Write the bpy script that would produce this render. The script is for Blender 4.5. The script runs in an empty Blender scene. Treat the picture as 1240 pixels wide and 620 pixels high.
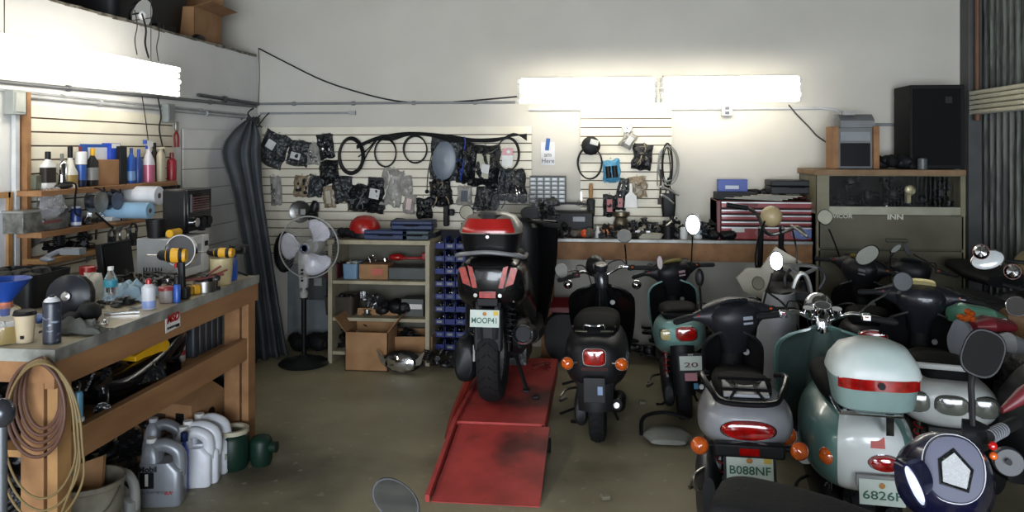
import bpy, math, random
from mathutils import Vector, Matrix, noise
V = Vector
random.seed(7)
PI = math.pi
COL = bpy.context.scene.collection
# ------------------------------------------------------------ camera calibration
F_PX = 960.0; CAM_H = 1.72; YAW = math.radians(6.3); HOR = 181.0
CY, SY = math.cos(YAW), math.sin(YAW)
def ray(u, v):
    a = (u-620)/F_PX; b = (HOR-v)/F_PX
    return V((-SY+CY*a, CY+SY*a, b))
def PX(u, v, X=None, Y=None, Z=None, t=None):
    d = ray(u, v)
    if X is not None: t = X/d.x
    elif Y is not None: t = Y/d.y
    elif Z is not None: t = (Z-CAM_H)/d.z
    return V((0, 0, CAM_H)) + d*t

# ------------------------------------------------------------ materials
MATS = {}
def mat(name, c, rough=.5, metal=0., c2=None, scale=8., bump=0., mixp=.5, spec=None, emit=None, estr=0., alpha=None, trans=0., coat=0., detail=4., sharp=.15, stretch=None):
    if name in MATS: return MATS[name]
    m = bpy.data.materials.new(name); m.use_nodes = True
    nt = m.node_tree; b = nt.nodes['Principled BSDF']
    b.inputs['Base Color'].default_value = (*c, 1)
    b.inputs['Roughness'].default_value = rough
    b.inputs['Metallic'].default_value = metal
    if coat: b.inputs['Coat Weight'].default_value = coat; b.inputs['Coat Roughness'].default_value = .08
    if spec is not None: b.inputs['Specular IOR Level'].default_value = spec
    if trans: b.inputs['Transmission Weight'].default_value = trans; b.inputs['IOR'].default_value = 1.3
    if alpha is not None: b.inputs['Alpha'].default_value = alpha
    if emit: b.inputs['Emission Color'].default_value = (*emit, 1); b.inputs['Emission Strength'].default_value = estr
    if c2 is None and not emit and not trans:
        c2 = tuple(x*.82 for x in c)
    if c2 is not None or bump:
        tc = nt.nodes.new('ShaderNodeTexCoord'); n = nt.nodes.new('ShaderNodeTexNoise')
        n.inputs['Scale'].default_value = scale; n.inputs['Detail'].default_value = detail
        if stretch:
            mp = nt.nodes.new('ShaderNodeMapping'); mp.inputs['Scale'].default_value = stretch
            nt.links.new(tc.outputs['Object'], mp.inputs[0]); nt.links.new(mp.outputs[0], n.inputs['Vector'])
        else: nt.links.new(tc.outputs['Object'], n.inputs['Vector'])
        if c2 is not None:
            r = nt.nodes.new('ShaderNodeValToRGB')
            r.color_ramp.elements[0].position = max(0, mixp-sharp); r.color_ramp.elements[1].position = min(1, mixp+sharp)
            r.color_ramp.elements[0].color = (*c, 1); r.color_ramp.elements[1].color = (*c2, 1)
            nt.links.new(n.outputs['Fac'], r.inputs[0]); nt.links.new(r.outputs[0], b.inputs['Base Color'])
        if bump:
            bp = nt.nodes.new('ShaderNodeBump'); bp.inputs['Strength'].default_value = bump; bp.inputs['Distance'].default_value = .02
            nt.links.new(n.outputs['Fac'], bp.inputs['Height']); nt.links.new(bp.outputs[0], b.inputs['Normal'])
    MATS[name] = m
    return m
def H(s):
    s = s.lstrip('#'); r = [int(s[i:i+2], 16)/255 for i in (0, 2, 4)]
    return tuple(x/12.92 if x <= .04045 else ((x+.055)/1.055)**2.4 for x in r)
def pm(hexc, rough=.5, metal=0., **k):
    if sum(H(hexc)) < .12 and 'spec' not in k: k['spec'] = .28
    key = 'paint_%s_%d_%d' % (hexc, int(rough*100), int(metal*10)) + ('c' if k.get('coat') else '')
    return mat(key, H(hexc), rough, metal, **k)

BLK = pm('101012', .5); BLKG = pm('0b0c0f', .22, coat=.35); RUB = pm('1c1c1d', .8, bump=.1, scale=60); GRY = pm('6d7072', .5)
CHR = mat('chrome', (.75, .76, .78), .08, 1., c2=(.7, .7, .72)); STL = mat('worn_steel', (.42, .42, .41), .35, 1., c2=(.25, .24, .22), scale=12)
ALU = mat('dull_alloy', (.45, .45, .43), .45, .9, c2=(.3, .3, .28), scale=20)
MIR = mat('mirror_glass', (.85, .87, .9), .03, 1., c2=(.83, .85, .88))
WHT = pm('dcdcd8', .45); RED = pm('9c1714', .35, coat=.3); BLU = pm('1c3f97', .4); YEL = pm('dba515', .45)
CARD = mat('corrugated_card', H('9a7450'), .85, c2=H('86623f'), scale=6); WOOD = mat('stained_wood', H('9c724a'), .7, c2=H('805a38'), scale=9, stretch=(1, .15, 1), bump=.05)
PLY = mat('pale_plywood', H('ab8150'), .7, c2=H('8a663e'), scale=7)
REDL = mat('red_lens', H('b00d0b'), .12, c2=H('7c0806'), scale=30, coat=1., spec=.8)
ORL = mat('amber_lens', H('d8641a'), .12, c2=H('b9480c'), scale=40, coat=1., spec=.8)
CLR = mat('clear_plastic', (.9, .93, .95), .08, trans=.92)
GLS = mat('clear_lens', (.95, .97, 1), .03, trans=.95)
BAG = mat('crinkled_dark_film', H('2a2d30'), .18, c2=H('6a6c6b'), scale=38, bump=.8, mixp=.6, sharp=.06, detail=6)
BAGK = mat('black_package_film', H('121316'), .2, c2=H('3a3c40'), scale=45, bump=.7, mixp=.62, sharp=.05, detail=6)
BAGC = mat('clear_bag_film', H('aeaba2'), .12, c2=H('86847d'), scale=16, bump=.9, mixp=.55, sharp=.15, detail=6, alpha=.72)
BAGT = mat('tan_bag_film', H('96876f'), .25, c2=H('6e604c'), scale=18, bump=.6, mixp=.55, sharp=.12, detail=6)
JUNK = mat('greasy_dark_parts', H('121314'), .4, c2=H('45474a'), scale=25, bump=.5, mixp=.62, sharp=.08)
SLVP = mat('silver_parts', (.4, .4, .4), .25, .9, c2=(.12, .12, .12), scale=30, bump=.4)

# ------------------------------------------------------------ mesh builder
def smooth_path(pts, k=5, closed=False):
    pts = [V(p) for p in pts]; n = len(pts); out = []
    if n < 3: return pts
    rng = range(n) if closed else range(n-1)
    for i in rng:
        p0 = pts[(i-1) % n] if (closed or i > 0) else pts[0]; p1 = pts[i]; p2 = pts[(i+1) % n]
        p3 = pts[(i+2) % n] if (closed or i+2 < n) else pts[n-1]
        for j in range(k):
            s = j/k
            out.append(.5*((2*p1)+(p2-p0)*s+(2*p0-5*p1+4*p2-p3)*s*s+(3*p1-p0-3*p2+p3)*s**3))
    if not closed: out.append(pts[-1])
    return out
class MB:
    def __init__(s, T=None):
        s.v = []; s.f = []; s.mi = []; s.ms = []; s.cur = 0; s.T = T or Matrix(); s.sm = []
    def m(s, material):
        if not s.ms and s.f: s.ms.append(None)
        if material not in s.ms: s.ms.append(material)
        s.cur = s.ms.index(material); return s
    def add(s, vs, fs, smooth=True):
        o = len(s.v); s.v += [s.T @ V(p) for p in vs]
        for f in fs: s.f.append([o+i for i in f]); s.mi.append(s.cur); s.sm.append(smooth)
        return s
    def box(s, c, d, R=None):
        c = V(c); x, y, z = d[0]/2, d[1]/2, d[2]/2
        vs = [V((a*x, b*y, e*z)) for a in (-1, 1) for b in (-1, 1) for e in (-1, 1)]
        if R is not None: vs = [R @ q for q in vs]
        return s.add([c+q for q in vs], [(0, 1, 3, 2), (4, 6, 7, 5), (0, 4, 5, 1), (2, 3, 7, 6), (0, 2, 6, 4), (1, 5, 7, 3)], False)
    def b2(s, x0, x1, y0, y1, z0, z1):
        return s.box(((x0+x1)/2, (y0+y1)/2, (z0+z1)/2), (x1-x0, y1-y0, z1-z0))
    def cyl(s, p0, p1, r0, r1=None, n=16, caps=True):
        p0, p1 = V(p0), V(p1); r1 = r0 if r1 is None else r1
        d = (p1-p0).normalized(); q = d.to_track_quat('Z', 'Y')
        vs = []
        for p, r in ((p0, r0), (p1, r1)):
            vs += [p + q @ V((r*math.cos(2*PI*i/n), r*math.sin(2*PI*i/n), 0)) for i in range(n)]
        fs = [(i, (i+1) % n, n+(i+1) % n, n+i) for i in range(n)]
        if caps: fs += [tuple(range(n-1, -1, -1)), tuple(range(n, 2*n))]
        return s.add(vs, fs)
    def tube(s, pts, r, n=6, closed=False, k=5):
        pts = smooth_path(pts, k, closed); N = len(pts); vs = []; fs = []
        prev = None
        for i, p in enumerate(pts):
            a = pts[(i-1) % N] if (closed or i > 0) else p; b = pts[(i+1) % N] if (closed or i < N-1) else p
            d = (b-a)
            d = d.normalized() if d.length > 1e-9 else V((0, 0, 1))
            if prev is None: u = d.orthogonal().normalized()
            else:
                u = prev - d*prev.dot(d); u = u.normalized() if u.length > 1e-6 else d.orthogonal().normalized()
            prev = u; w = d.cross(u)
            rr = r(i/(N-1)) if callable(r) else r
            vs += [p+(u*math.cos(2*PI*j/n)+w*math.sin(2*PI*j/n))*rr for j in range(n)]
        for i in range(N if closed else N-1):
            for j in range(n):
                fs.append((i*n+j, i*n+(j+1) % n, ((i+1) % N)*n+(j+1) % n, ((i+1) % N)*n+j))
        if not closed: fs += [tuple(range(n-1, -1, -1)), tuple(range((N-1)*n, N*n))]
        return s.add(vs, fs)
    def lathe(s, prof, c=(0, 0, 0), axis=(0, 0, 1), n=24, sc=(1, 1)):
        q = V(axis).to_track_quat('Z', 'Y'); c = V(c); vs = []; fs = []
        for r, z in prof: vs += [c+q @ V((r*sc[0]*math.cos(2*PI*i/n), r*sc[1]*math.sin(2*PI*i/n), z)) for i in range(n)]
        K = len(prof)
        for k in range(K-1):
            for i in range(n): fs.append((k*n+i, k*n+(i+1) % n, (k+1)*n+(i+1) % n, (k+1)*n+i))
        if tuple(prof[0]) == tuple(prof[-1]): return s.add(vs, fs)
        if prof[0][0] > 1e-5: fs.append(tuple(range(n-1, -1, -1)))
        if prof[-1][0] > 1e-5: fs.append(tuple(range((K-1)*n, K*n)))
        return s.add(vs, fs)
    def ball(s, c, r, n=14, axis=(0, 0, 1), rot=None):
        if not hasattr(r, '__len__'): r = (r, r, r)
        c = V(c); vs = []; fs = []; h = n//2
        for k in range(h+1):
            th = PI*k/h
            for i in range(n):
                p = V((r[0]*math.sin(th)*math.cos(2*PI*i/n), r[1]*math.sin(th)*math.sin(2*PI*i/n), -r[2]*math.cos(th)))
                if rot is not None: p = rot @ p
                vs.append(c+p)
        for k in range(h):
            for i in range(n): fs.append((k*n+i, k*n+(i+1) % n, (k+1)*n+(i+1) % n, (k+1)*n+i))
        return s.add(vs, fs)
    def loft(s, secs, n=20, caps=True):
        """secs: (centre, u half axis vector, v half axis vector, exponent)"""
        vs = []; fs = []
        for c, u, w, e in secs:
            c, u, w = V(c), V(u), V(w)
            for i in range(n):
                a = 2*PI*i/n; ca, sa = math.cos(a), math.sin(a)
                vs.append(c+u*(math.copysign(abs(ca)**(2/e), ca))+w*(math.copysign(abs(sa)**(2/e), sa)))
        K = len(secs)
        for k in range(K-1):
            for i in range(n): fs.append((k*n+i, k*n+(i+1) % n, (k+1)*n+(i+1) % n, (k+1)*n+i))
        if caps: fs += [tuple(range(n-1, -1, -1)), tuple(range((K-1)*n, K*n))]
        return s.add(vs, fs)
    def loftY(s, L, n=20, e=2.6):
        """L: (y, halfwidth, z0, z1[, exp][, xoff])"""
        L = [tuple(q[:4])+((q[4] if len(q) > 4 else e),) for q in L]
        if len(L) > 3:
            out = []; m_ = len(L)
            for i in range(m_-1):
                P = [L[max(i-1, 0)], L[i], L[i+1], L[min(i+2, m_-1)]]
                for j in range(4):
                    t = j/4; out.append(tuple(.5*(2*b+(c-a)*t+(2*a-5*b+4*c-d)*t*t+(3*b-a-3*c+d)*t**3) for a, b, c, d in zip(*P)))
            L = out+[L[-1]]
        return s.loft([((q[5] if len(q) > 5 else 0, q[0], (q[2]+q[3])/2), (q[1], 0, 0), (0, 0, (q[3]-q[2])/2), q[4] if len(q) > 4 else e) for q in L], n)
    def prism(s, poly, o, ux, uy, depth):
        """poly 2D points on plane o + ux*x + uy*y, extruded by vector depth"""
        o, ux, uy, dv = V(o), V(ux), V(uy), V(depth); n = len(poly)
        vs = [o+ux*a+uy*b for a, b in poly]; vs += [p+dv for p in vs]
        fs = [tuple(range(n-1, -1, -1)), tuple(range(n, 2*n))]+[(i, (i+1) % n, n+(i+1) % n, n+i) for i in range(n)]
        return s.add(vs, fs, False)
    def sheet(s, fn, nu, nv, th=.004):
        """fn(a,b) -> point, a,b in 0..1; gives both sides a thickness"""
        P = [[V(fn(i/nu, j/nv)) for j in range(nv+1)] for i in range(nu+1)]
        vs = []; W = nv+1
        N = [[None]*W for _ in range(nu+1)]
        for i in range(nu+1):
            for j in range(W):
                du = P[min(i+1, nu)][j]-P[max(i-1, 0)][j]; dv = P[i][min(j+1, nv)]-P[i][max(j-1, 0)]
                q = du.cross(dv); N[i][j] = q.normalized() if q.length > 1e-12 else V((0, 0, 1))
        for i in range(nu+1):
            for j in range(W): vs.append(P[i][j]+N[i][j]*th/2)
        for i in range(nu+1):
            for j in range(W): vs.append(P[i][j]-N[i][j]*th/2)
        O = (nu+1)*W; fs = []
        for i in range(nu):
            for j in range(nv):
                a, b, c, d = i*W+j, (i+1)*W+j, (i+1)*W+j+1, i*W+j+1
                fs += [(a, b, c, d), (O+d, O+c, O+b, O+a)]
        for i in range(nu):
            fs += [(i*W, O+i*W, O+(i+1)*W, (i+1)*W), (i*W+nv, (i+1)*W+nv, O+(i+1)*W+nv, O+i*W+nv)]
        for j in range(nv):
            fs += [(j, j+1, O+j+1, O+j), (nu*W+j, O+nu*W+j, O+nu*W+j+1, nu*W+j+1)]
        return s.add(vs, fs)
    def jit(s, amt, freq=8., seed=0.):
        s.v = [p+noise.noise_vector(p*freq+V((seed, seed*1.7, 3)))*amt for p in s.v]; return s
    def out(s, name, material=None, parent=None, loc=(0, 0, 0), rz=0., bev=0., sub=0, ang=40):
        me = bpy.data.meshes.new(name); me.from_pydata([tuple(p) for p in s.v], [], s.f)
        if not s.ms: s.ms = [material or GRY]
        s.ms = [material if q is None else q for q in s.ms]
        for q in s.ms: me.materials.append(q)
        me.polygons.foreach_set('material_index', s.mi); me.polygons.foreach_set('use_smooth', [True]*len(s.f))
        me.update(); me.set_sharp_from_angle(angle=math.radians(ang))
        o = bpy.data.objects.new(name, me); COL.objects.link(o)
        o.location = loc; o.rotation_euler = (0, 0, rz)
        if parent: o.parent = parent
        if bev:
            b = o.modifiers.new('bev', 'BEVEL'); b.width = bev; b.segments = 2; b.limit_method = 'ANGLE'; b.angle_limit = math.radians(50); b.harden_normals = False
        if sub:
            b = o.modifiers.new('sub', 'SUBSURF'); b.levels = sub; b.render_levels = sub
        return o
def tag(o, label=None, cat=None, group=None, kind=None):
    if label: o['label'] = label
    if cat: o['category'] = cat
    if group: o['group'] = group
    if kind: o['kind'] = kind
    return o
def thing(name, label, cat, loc=(0, 0, 0), rz=0., group=None, sc=1., rot=None):
    o = bpy.data.objects.new(name, None); COL.objects.link(o); o.empty_display_size = .05
    o.location = loc; o.rotation_euler = rot if rot else (0, 0, rz); o.scale = (sc, sc, sc)
    return tag(o, label, cat, group)
def struct(o): o['kind'] = 'structure'; return o
def text(s, size, name, material, parent, loc, rot=(PI/2, 0, 0), ext=.0008, bold=0., sx=1., shear=0., fit=None):
    cu = bpy.data.curves.new(name, 'FONT'); cu.body = s; cu.size = size; cu.extrude = ext; cu.align_x = 'CENTER'; cu.align_y = 'CENTER'; cu.offset = bold; cu.resolution_u = 3; cu.shear = shear
    t = bpy.data.objects.new('tmp', cu); COL.objects.link(t)
    dg = bpy.context.evaluated_depsgraph_get(); me = bpy.data.meshes.new_from_object(t.evaluated_get(dg))
    bpy.data.objects.remove(t); me.name = name
    if fit:
        xs = [q.co.x for q in me.vertices]; sx = fit/max(1e-4, max(xs)-min(xs))
    me.materials.clear(); me.materials.append(material)
    o = bpy.data.objects.new(name, me); COL.objects.link(o); o.location = loc; o.rotation_euler = rot; o.scale = (sx, 1, 1)
    if parent: o.parent = parent
    return o
# ============================================================ SETTING
XL, XR, YB, ZT, ZC = -3.08, 3.09, 6.90, 2.56, 5.2
floor_m = mat('oily_concrete', H('a39b7e'), .55, c2=H('857d66'), scale=1.6, bump=.12, sharp=.22, detail=9)
def add_layers(m, spots, sscale, col, pos, w):
    nt = m.node_tree; b = nt.nodes['Principled BSDF']; src = b.inputs['Base Color'].links[0].from_socket
    tc = nt.nodes.new('ShaderNodeTexCoord'); n = nt.nodes.new('ShaderNodeTexNoise'); n.inputs['Scale'].default_value = sscale; n.inputs['Detail'].default_value = 8
    r = nt.nodes.new('ShaderNodeValToRGB'); r.color_ramp.elements[0].position = pos; r.color_ramp.elements[1].position = pos+w
    r.color_ramp.elements[0].color = (0, 0, 0, 1); r.color_ramp.elements[1].color = (spots,)*3+(1,)
    mx = nt.nodes.new('ShaderNodeMix'); mx.data_type = 'RGBA'
    nt.links.new(tc.outputs['Object'], n.inputs['Vector']); nt.links.new(n.outputs['Fac'], r.inputs[0]); nt.links.new(r.outputs[0], mx.inputs['Factor'])
    nt.links.new(src, mx.inputs['A']); mx.inputs['B'].default_value = (*col, 1); nt.links.new(mx.outputs['Result'], b.inputs['Base Color'])
add_layers(floor_m, .8, .9, H('4a4538'), .52, .14)
add_layers(floor_m, .5, 14, H('b5ae92'), .64, .05)
wall_m = mat('white_painted_board', H('c6c2b8'), .75, c2=H('bdb9ae'), scale=1.3, bump=.04, detail=7)
lwall_m = mat('white_painted_partition', H('e0dfdc'), .7, c2=H('d6d5d2'), scale=2.2, bump=.06, detail=8)
add_layers(lwall_m, .35, 7, H('8d877c'), .66, .08)
metal_m = mat('streaked_wall_metal', H('63675f'), .55, c2=H('2a2c29'), scale=5, stretch=(6, 6, .7), mixp=.52, sharp=.1, detail=9, bump=.1)
ceil_m = mat('dim_ceiling', H('6a6862'), .9)
YF = -3.2
struct(MB().b2(-5.2, XR+.1, YF, YB+.1, -.1, 0).out('floor', floor_m))
struct(MB().b2(-5.2, XR+.1, YB, YB+.1, 0, ZC).out('wall_back', wall_m))
w = MB(); w.b2(XL-.12, XL, YF, YB, 0, ZT); struct(w.out('wall_left', lwall_m))
struct(MB().b2(-5.3, -5.2, YF, YB, 0, ZC).out('wall_outer_left', wall_m))
struct(MB().b2(-5.2, XL-.12, YF, YB, ZT-.12, ZT-.02).out('floor_loft', PLY))
struct(MB().b2(-5.3, XR+.2, YF, YB+.1, ZC, ZC+.1).out('ceiling', ceil_m))
# partition cap: ragged drywall edge
mb = MB()
for i in range(60):
    y = YF+1+(YB-YF-1.05)*i/60
    mb.box((XL-.06, y+.07, ZT+.004), (.135, .15, .012+random.random()*.012), Matrix.Rotation(random.uniform(-.04, .04), 3, 'X'))
struct(mb.out('trim_1', mat('torn_board_edge', H('8b8578'), .9, c2=H('4a443b'), scale=20)))
# right wall: ribbed metal
mb = MB(); y = YF
while y < YB-.001:
    y2 = min(y+.10, YB)
    mb.prism([(y, 0), (y+.02, -.03), (y+.05, -.03), (y+.07, 0), (y2, 0), (y2, .06), (y, .06)], (XR, 0, 0), (0, 1, 0), (1, 0, 0), (0, 0, ZC))
    y += .30 if False else .10
struct(mb.out('wall_right', metal_m))
mb = MB(); mb.b2(XR-.14, XR-.035, YB-.16, YB-.002, 0, ZC); struct(mb.out('trim_2', mat('grey_corner_post', H('4c4d4b'), .6), bev=.006))
mb = MB(); mb.cyl((XR-.10, YB-.22, 1.95), (XR-.10, YB-.22, ZC), .018); mb.cyl((XR-.10, YB-.22, 1.95), (XR-.10, YB-.22, 2.0), .026)
tag(mb.out('pipe', pm('6b4a35', .6)), 'thin rust brown vertical pipe in the right back corner', 'pipe')
mb = MB(); mb.cyl((XR-.05, 5.62, 1.46), (XR-.031, 5.62, 1.46), .045); tag(mb.out('wall_disc', BLK), 'round black cap on the ribbed metal right wall', 'disc')
for i in range(12):
    struct(MB().b2(-5.2, XR+.1, YF+.3+i*.8, YF+.42+i*.8, ZC-.18, ZC).out('trim_%d' % (10+i), ceil_m))
# front wall (behind the camera) with an open roll-up door
mb = MB(); mb.b2(-5.2, -2.3, YF-.1, YF, 0, ZC); mb.b2(2.7, XR+.1, YF-.1, YF, 0, ZC); mb.b2(-2.3, 2.7, YF-.1, YF, 3.4, ZC); struct(mb.out('wall_front', wall_m))
mb = MB()
for i in range(14): mb.b2(-2.28, 2.68, YF-.06, YF-.03+.02*(i % 2), 2.55+i*.075, 2.55+i*.075+.07)
struct(mb.out('door_1', pm('9a9c9c', .5, .2)))

# ============================================================ LIGHT FIXTURES
TUBE = mat('lit_fluorescent_tube', (1, 1, 1), .4, emit=(1, .95, .84), estr=8.5)
TUBEOFF = mat('unlit_fluorescent_tube', H('e6dfc6'), .35, c2=H('d8d0b4'))
HOUS = pm('d8d6cc', .4)
def fixture(label, p0, p1, out, on=True, n=5, seed=0, H0=.20, hang=.9, style='full', arm=0):
    """p0,p1 ends at the lower edge of the row of tubes; out = unit vector away from the wall; tubes stacked vertically"""
    p0, p1, out = V(p0), V(p1), V(out); d = (p1-p0).normalized(); L = (p1-p0).length
    r = thing('fluorescent_fixture', label, 'light fixture', p0, group=None)
    o = p0
    mb = MB()
    for k in range(n+1):      # pleated reflector
        z = H0*k/n
    poly = {'spine': [(-.005, H0*.38), (-.005, H0*.62), (-.045, H0*.60), (-.045, H0*.40)], 'hood': [(.065, H0+.006), (.065, H0+.012), (-.12, H0+.03), (-.12, H0+.012)]}.get(style)
    if not poly:
        poly = []
        for k in range(n): poly += [(.0, H0*k/n), (.025, H0*(k+.5)/n)]
        poly += [(.0, H0), (-.05, H0*.9), (-.05, H0*.1)]
    mb.prism(poly, d*.03, out, (0, 0, 1), d*(L-.06))
    mb.out('housing', HOUS, r)
    rnd = random.Random(seed)
    for k in range(n):
        z = H0*(k+.5)/n; a = .0+rnd.random()*.03; b = L-rnd.random()*.03
        q = out*.045+V((0, 0, z))
        t = MB(); t.cyl(d*(a+.015)+q, d*(b-.015)+q, .0165 if on else .0165, n=12)
        t.out('tube', TUBE if on else TUBEOFF, r)
    for s_ in (.12, .88):
        c = MB(); e = d*(L*s_)-out*.04; (c.box(e-out*(arm/2-.03)+V((0, 0, H0*.5)), (.03, arm+.05, .03)) if arm else c.tube([e+V((0, 0, H0*.6)), e+V((0, 0, H0+.05)), e+V((0, 0, H0+hang))], .0025, 5)); c.out('support_arm' if arm else 'hanging_wire', pm('c9c7bd', .5) if arm else pm('2b2b2b', .6), r)
    for s_ in (0, 1):
        c = MB()
        for k in range(n):
            z = H0*(k+.5)/n; q = out*.045+V((0, 0, z))
            e = d*(L*s_)+q; c.box(e+d*(.012 if s_ == 0 else -.012)-out*.02, (abs(d.x)*.02+abs(out.x)*.06+.001, abs(d.y)*.02+abs(out.y)*.06+.001, .03))
        c.out('socket_strip', HOUS, r)
    return r
yw = YB-.36
a = PX(627, 126, Y=yw); b = PX(797, 126, Y=yw); c = PX(970, 126, Y=yw)
fixture('lit white tube light on the back wall, left one of the joined pair', (a.x, yw, a.z), (b.x-.01, yw, a.z), (0, -1, 0), seed=1, H0=.203, style='hood', arm=.31)
fixture('lit white tube light on the back wall, right one of the joined pair', (b.x+.01, yw, a.z), (c.x, yw, a.z), (0, -1, 0), seed=2, H0=.203, style='hood', arm=.31)
xw = XL+.28
a = PX(217, 118, X=xw+.04); b = PX(0, 93, X=xw+.04)
fixture('large lit tube light along the white left wall above the shelves', (xw, a.y-1.22*1.35, a.z), (xw, a.y, a.z), (1, 0, 0), seed=3, H0=.20, style='spine', hang=.5)
fixture('lit tube light on the left wall cut off by the left edge of the photo', (xw, a.y-1.22*1.35*2-.02, a.z), (xw, a.y-1.22*1.35-.02, a.z), (1, 0, 0), seed=4, H0=.20, style='spine', hang=.5)
a = PX(1171, 139, X=XR-.16)
fixture('unlit cream tube light on the metal wall at the right edge', (XR-.09, a.y-1.9, a.z), (XR-.09, a.y, a.z), (-1, 0, 0), on=False, seed=5, H0=.19, hang=.3)

# ============================================================ CONDUITS, BOXES, WIRES
def pipe_on_left(u0, v0, u1, v1, r, label, X=XL+.015, col='a9abac'):
    p, q = PX(u0, v0, X=X), PX(u1, v1, X=X)
    q.y = min(q.y, YB-.02)
    mb = MB(); mb.cyl(p, q, r, n=10)
    for s_ in (.25, .75): c = p.lerp(q, s_); mb.cyl(c-V((0, .012, 0)), c+V((0, .012, 0)), r*1.6, n=8)
    tag(mb.out('conduit', pm(col, .5, .3)), label, 'conduit')
pipe_on_left(-60, 93, 310, 129, .012, 'upper thin grey conduit running below the tube light on the left wall', col='6f7173')
pipe_on_left(-60, 103, 298, 139, .008, 'middle thin conduit on the left wall under the tube light')
pipe_on_left(26, 116, 296, 142, .013, 'white conduit leaving the grey box above the slatted board', col='b9bbbc')
p, q = PX(240, 115, X=XL+.02), PX(313, 126, X=XL+.02); q.y = min(q.y, YB-.02)
mb = MB(); mb.cyl(p, q, .014, n=10); c = p.lerp(q, .4); mb.cyl(c-V((0, .02, 0)), c+V((0, .02, 0)), .025, n=8)
tag(mb.out('conduit', pm('55585a', .5, .4)), 'dark grey conduit ending at the corner of the left wall', 'conduit')
mb = MB(); z = PX(450, 125, Y=YB-.02).z; x0 = XL+.03; x1 = PX(624, 125, Y=YB-.02).x
mb.cyl((x0, YB-.02, z), (x1, YB-.02, z), .011, n=10)
for i in range(4): x = x0+.3+i*.55; mb.cyl((x, YB-.02, z), (x+.03, YB-.02, z), .019, n=8)
tag(mb.out('conduit', pm('8d8f90', .5, .3)), 'upper horizontal conduit on the back wall left of the tube lights', 'conduit')
mb = MB(); z = PX(400, 137, Y=YB-.02).z; x1 = PX(424, 137, Y=YB-.02).x
mb.cyl((x0, YB-.02, z), (x1, YB-.02, z), .009, n=10); mb.box((x1+.02, YB-.02, z), (.06, .03, .035))
tag(mb.out('conduit', pm('a3a5a6', .5, .3)), 'short lower conduit stub on the back wall near the corner', 'conduit')
p = PX(640, 133, Y=YB-.015); x1 = PX(1000, 131, Y=YB-.015).x
mb = MB(); mb.tube([(x, YB-.015, p.z) for x in (p.x, (p.x+x1)/2, x1-.15)]+[(x1-.03, YB-.015, p.z), (x1+.1, YB-.02, p.z-.03), (x1+.19, YB-.03, p.z-.12)], .011, 8)
tag(mb.out('conduit', pm('c2c3c4', .5)), 'painted conduit running under the back tube lights and bending down', 'conduit')
p = PX(1062, 151, Y=YB-.02); q = PX(1100, 151, Y=YB-.02)
mb = MB(); mb.cyl((p.x-.2, YB-.02, p.z), (q.x+.2, YB-.02, p.z), .012, n=10); tag(mb.out('conduit', pm('85878a', .5)), 'short grey conduit behind the tall black loudspeaker', 'conduit')
def ebox(name, label, p, d, col='8f938f', cat='electrical box', knock=True):
    r = thing(name, label, cat, p)
    MB().box((0, 0, 0), d).out('housing', pm(col, .5), r, bev=.004)
    return r
p = PX(18, 124, X=XL+.04); r = ebox('junction_box', 'square grey box above the slatted board at far left', p, (.06, .09, .13))
MB().box((.031, 0, 0), (.008, .07, .10)).out('cover', pm('a0a39c', .5), r)
MB().box((-.02, .03, -.5), (.025, .03, .88)).out('riser', pm('c6c8c9', .5), r)
p = PX(203, 137, X=XL+.04); r = ebox('junction_box', 'small grey box near the right end of the slatted board', p, (.06, .09, .13))
MB().box((.032, 0, 0), (.006, .07, .10)).out('cover', pm('777b7c', .5), r)
p = PX(880, 134, Y=YB-.03); r = ebox('outlet', 'white outlet box on the back wall under the right tube light', p, (.09, .05, .09), 'c8cacb', 'outlet')
for dz in (-.02, .02): MB().box((0, -.027, dz), (.035, .006, .025)).out('socket', pm('55585c', .5), r)
for (u0, v0, u1, v1, lab, rr) in ((163, 12, 166, 66, 'leftmost thin wire hanging down from the loft edge', .003), (172, 17, 180, 70, 'thickest black wire hanging down from the loft edge', .006), (190, 22, 192, 74, 'rightmost thin wire hanging down from the loft edge', .003)):
    p, q = PX(u0, v0, X=XL+.02), PX(u1, v1, X=XL+.32)
    mb = MB(); mb.tube([p, p.lerp(q, .35)+V((0, .02, 0)), p.lerp(q, .7)-V((0, .015, 0)), q], rr); tag(mb.out('wire', pm('2b2b2b', .6)), lab, 'wire')
mb = MB(); mb.tube([PX(172, 116, X=XL+.05), PX(177, 150, X=XL+.05), PX(180, 175, X=XL+.05)], .003); mb.tube([PX(191, 117, X=XL+.04), PX(195, 140, X=XL+.04), PX(193, 158, X=XL+.04), PX(200, 190, X=XL+.04)], .005)
tag(mb.out('wire', pm('2b2b2b', .6)), 'black cord dangling from under the left tube light over the slats', 'wire')
mb = MB(); mb.tube([PX(u, v, Y=YB-.02) for u, v in ((314, 59), (345, 75), (390, 97), (435, 112), (478, 122), (520, 125), (570, 122), (626, 117))], .007)
tag(mb.out('cable', pm('2c2c2e', .6)), 'long black cable sagging along the back wall toward the tube lights', 'cable')
mb = MB(); mb.tube([PX(u, v, Y=YB-.03) for u, v in ((955, 127), (966, 140), (980, 154), (990, 165), (1008, 177))], .006)
tag(mb.out('cable', pm('3c3a36', .6)), 'thin dark cable from the back tube light down to the heater', 'cable')
mb = MB(); mb.tube([PX(u, v, Y=YB-.015) for u, v in ((313, 58), (314, 90), (313, 124))], .004); tag(mb.out('wire', pm('55565a', .7)), 'wire running down the back corner of the room', 'wire')

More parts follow.
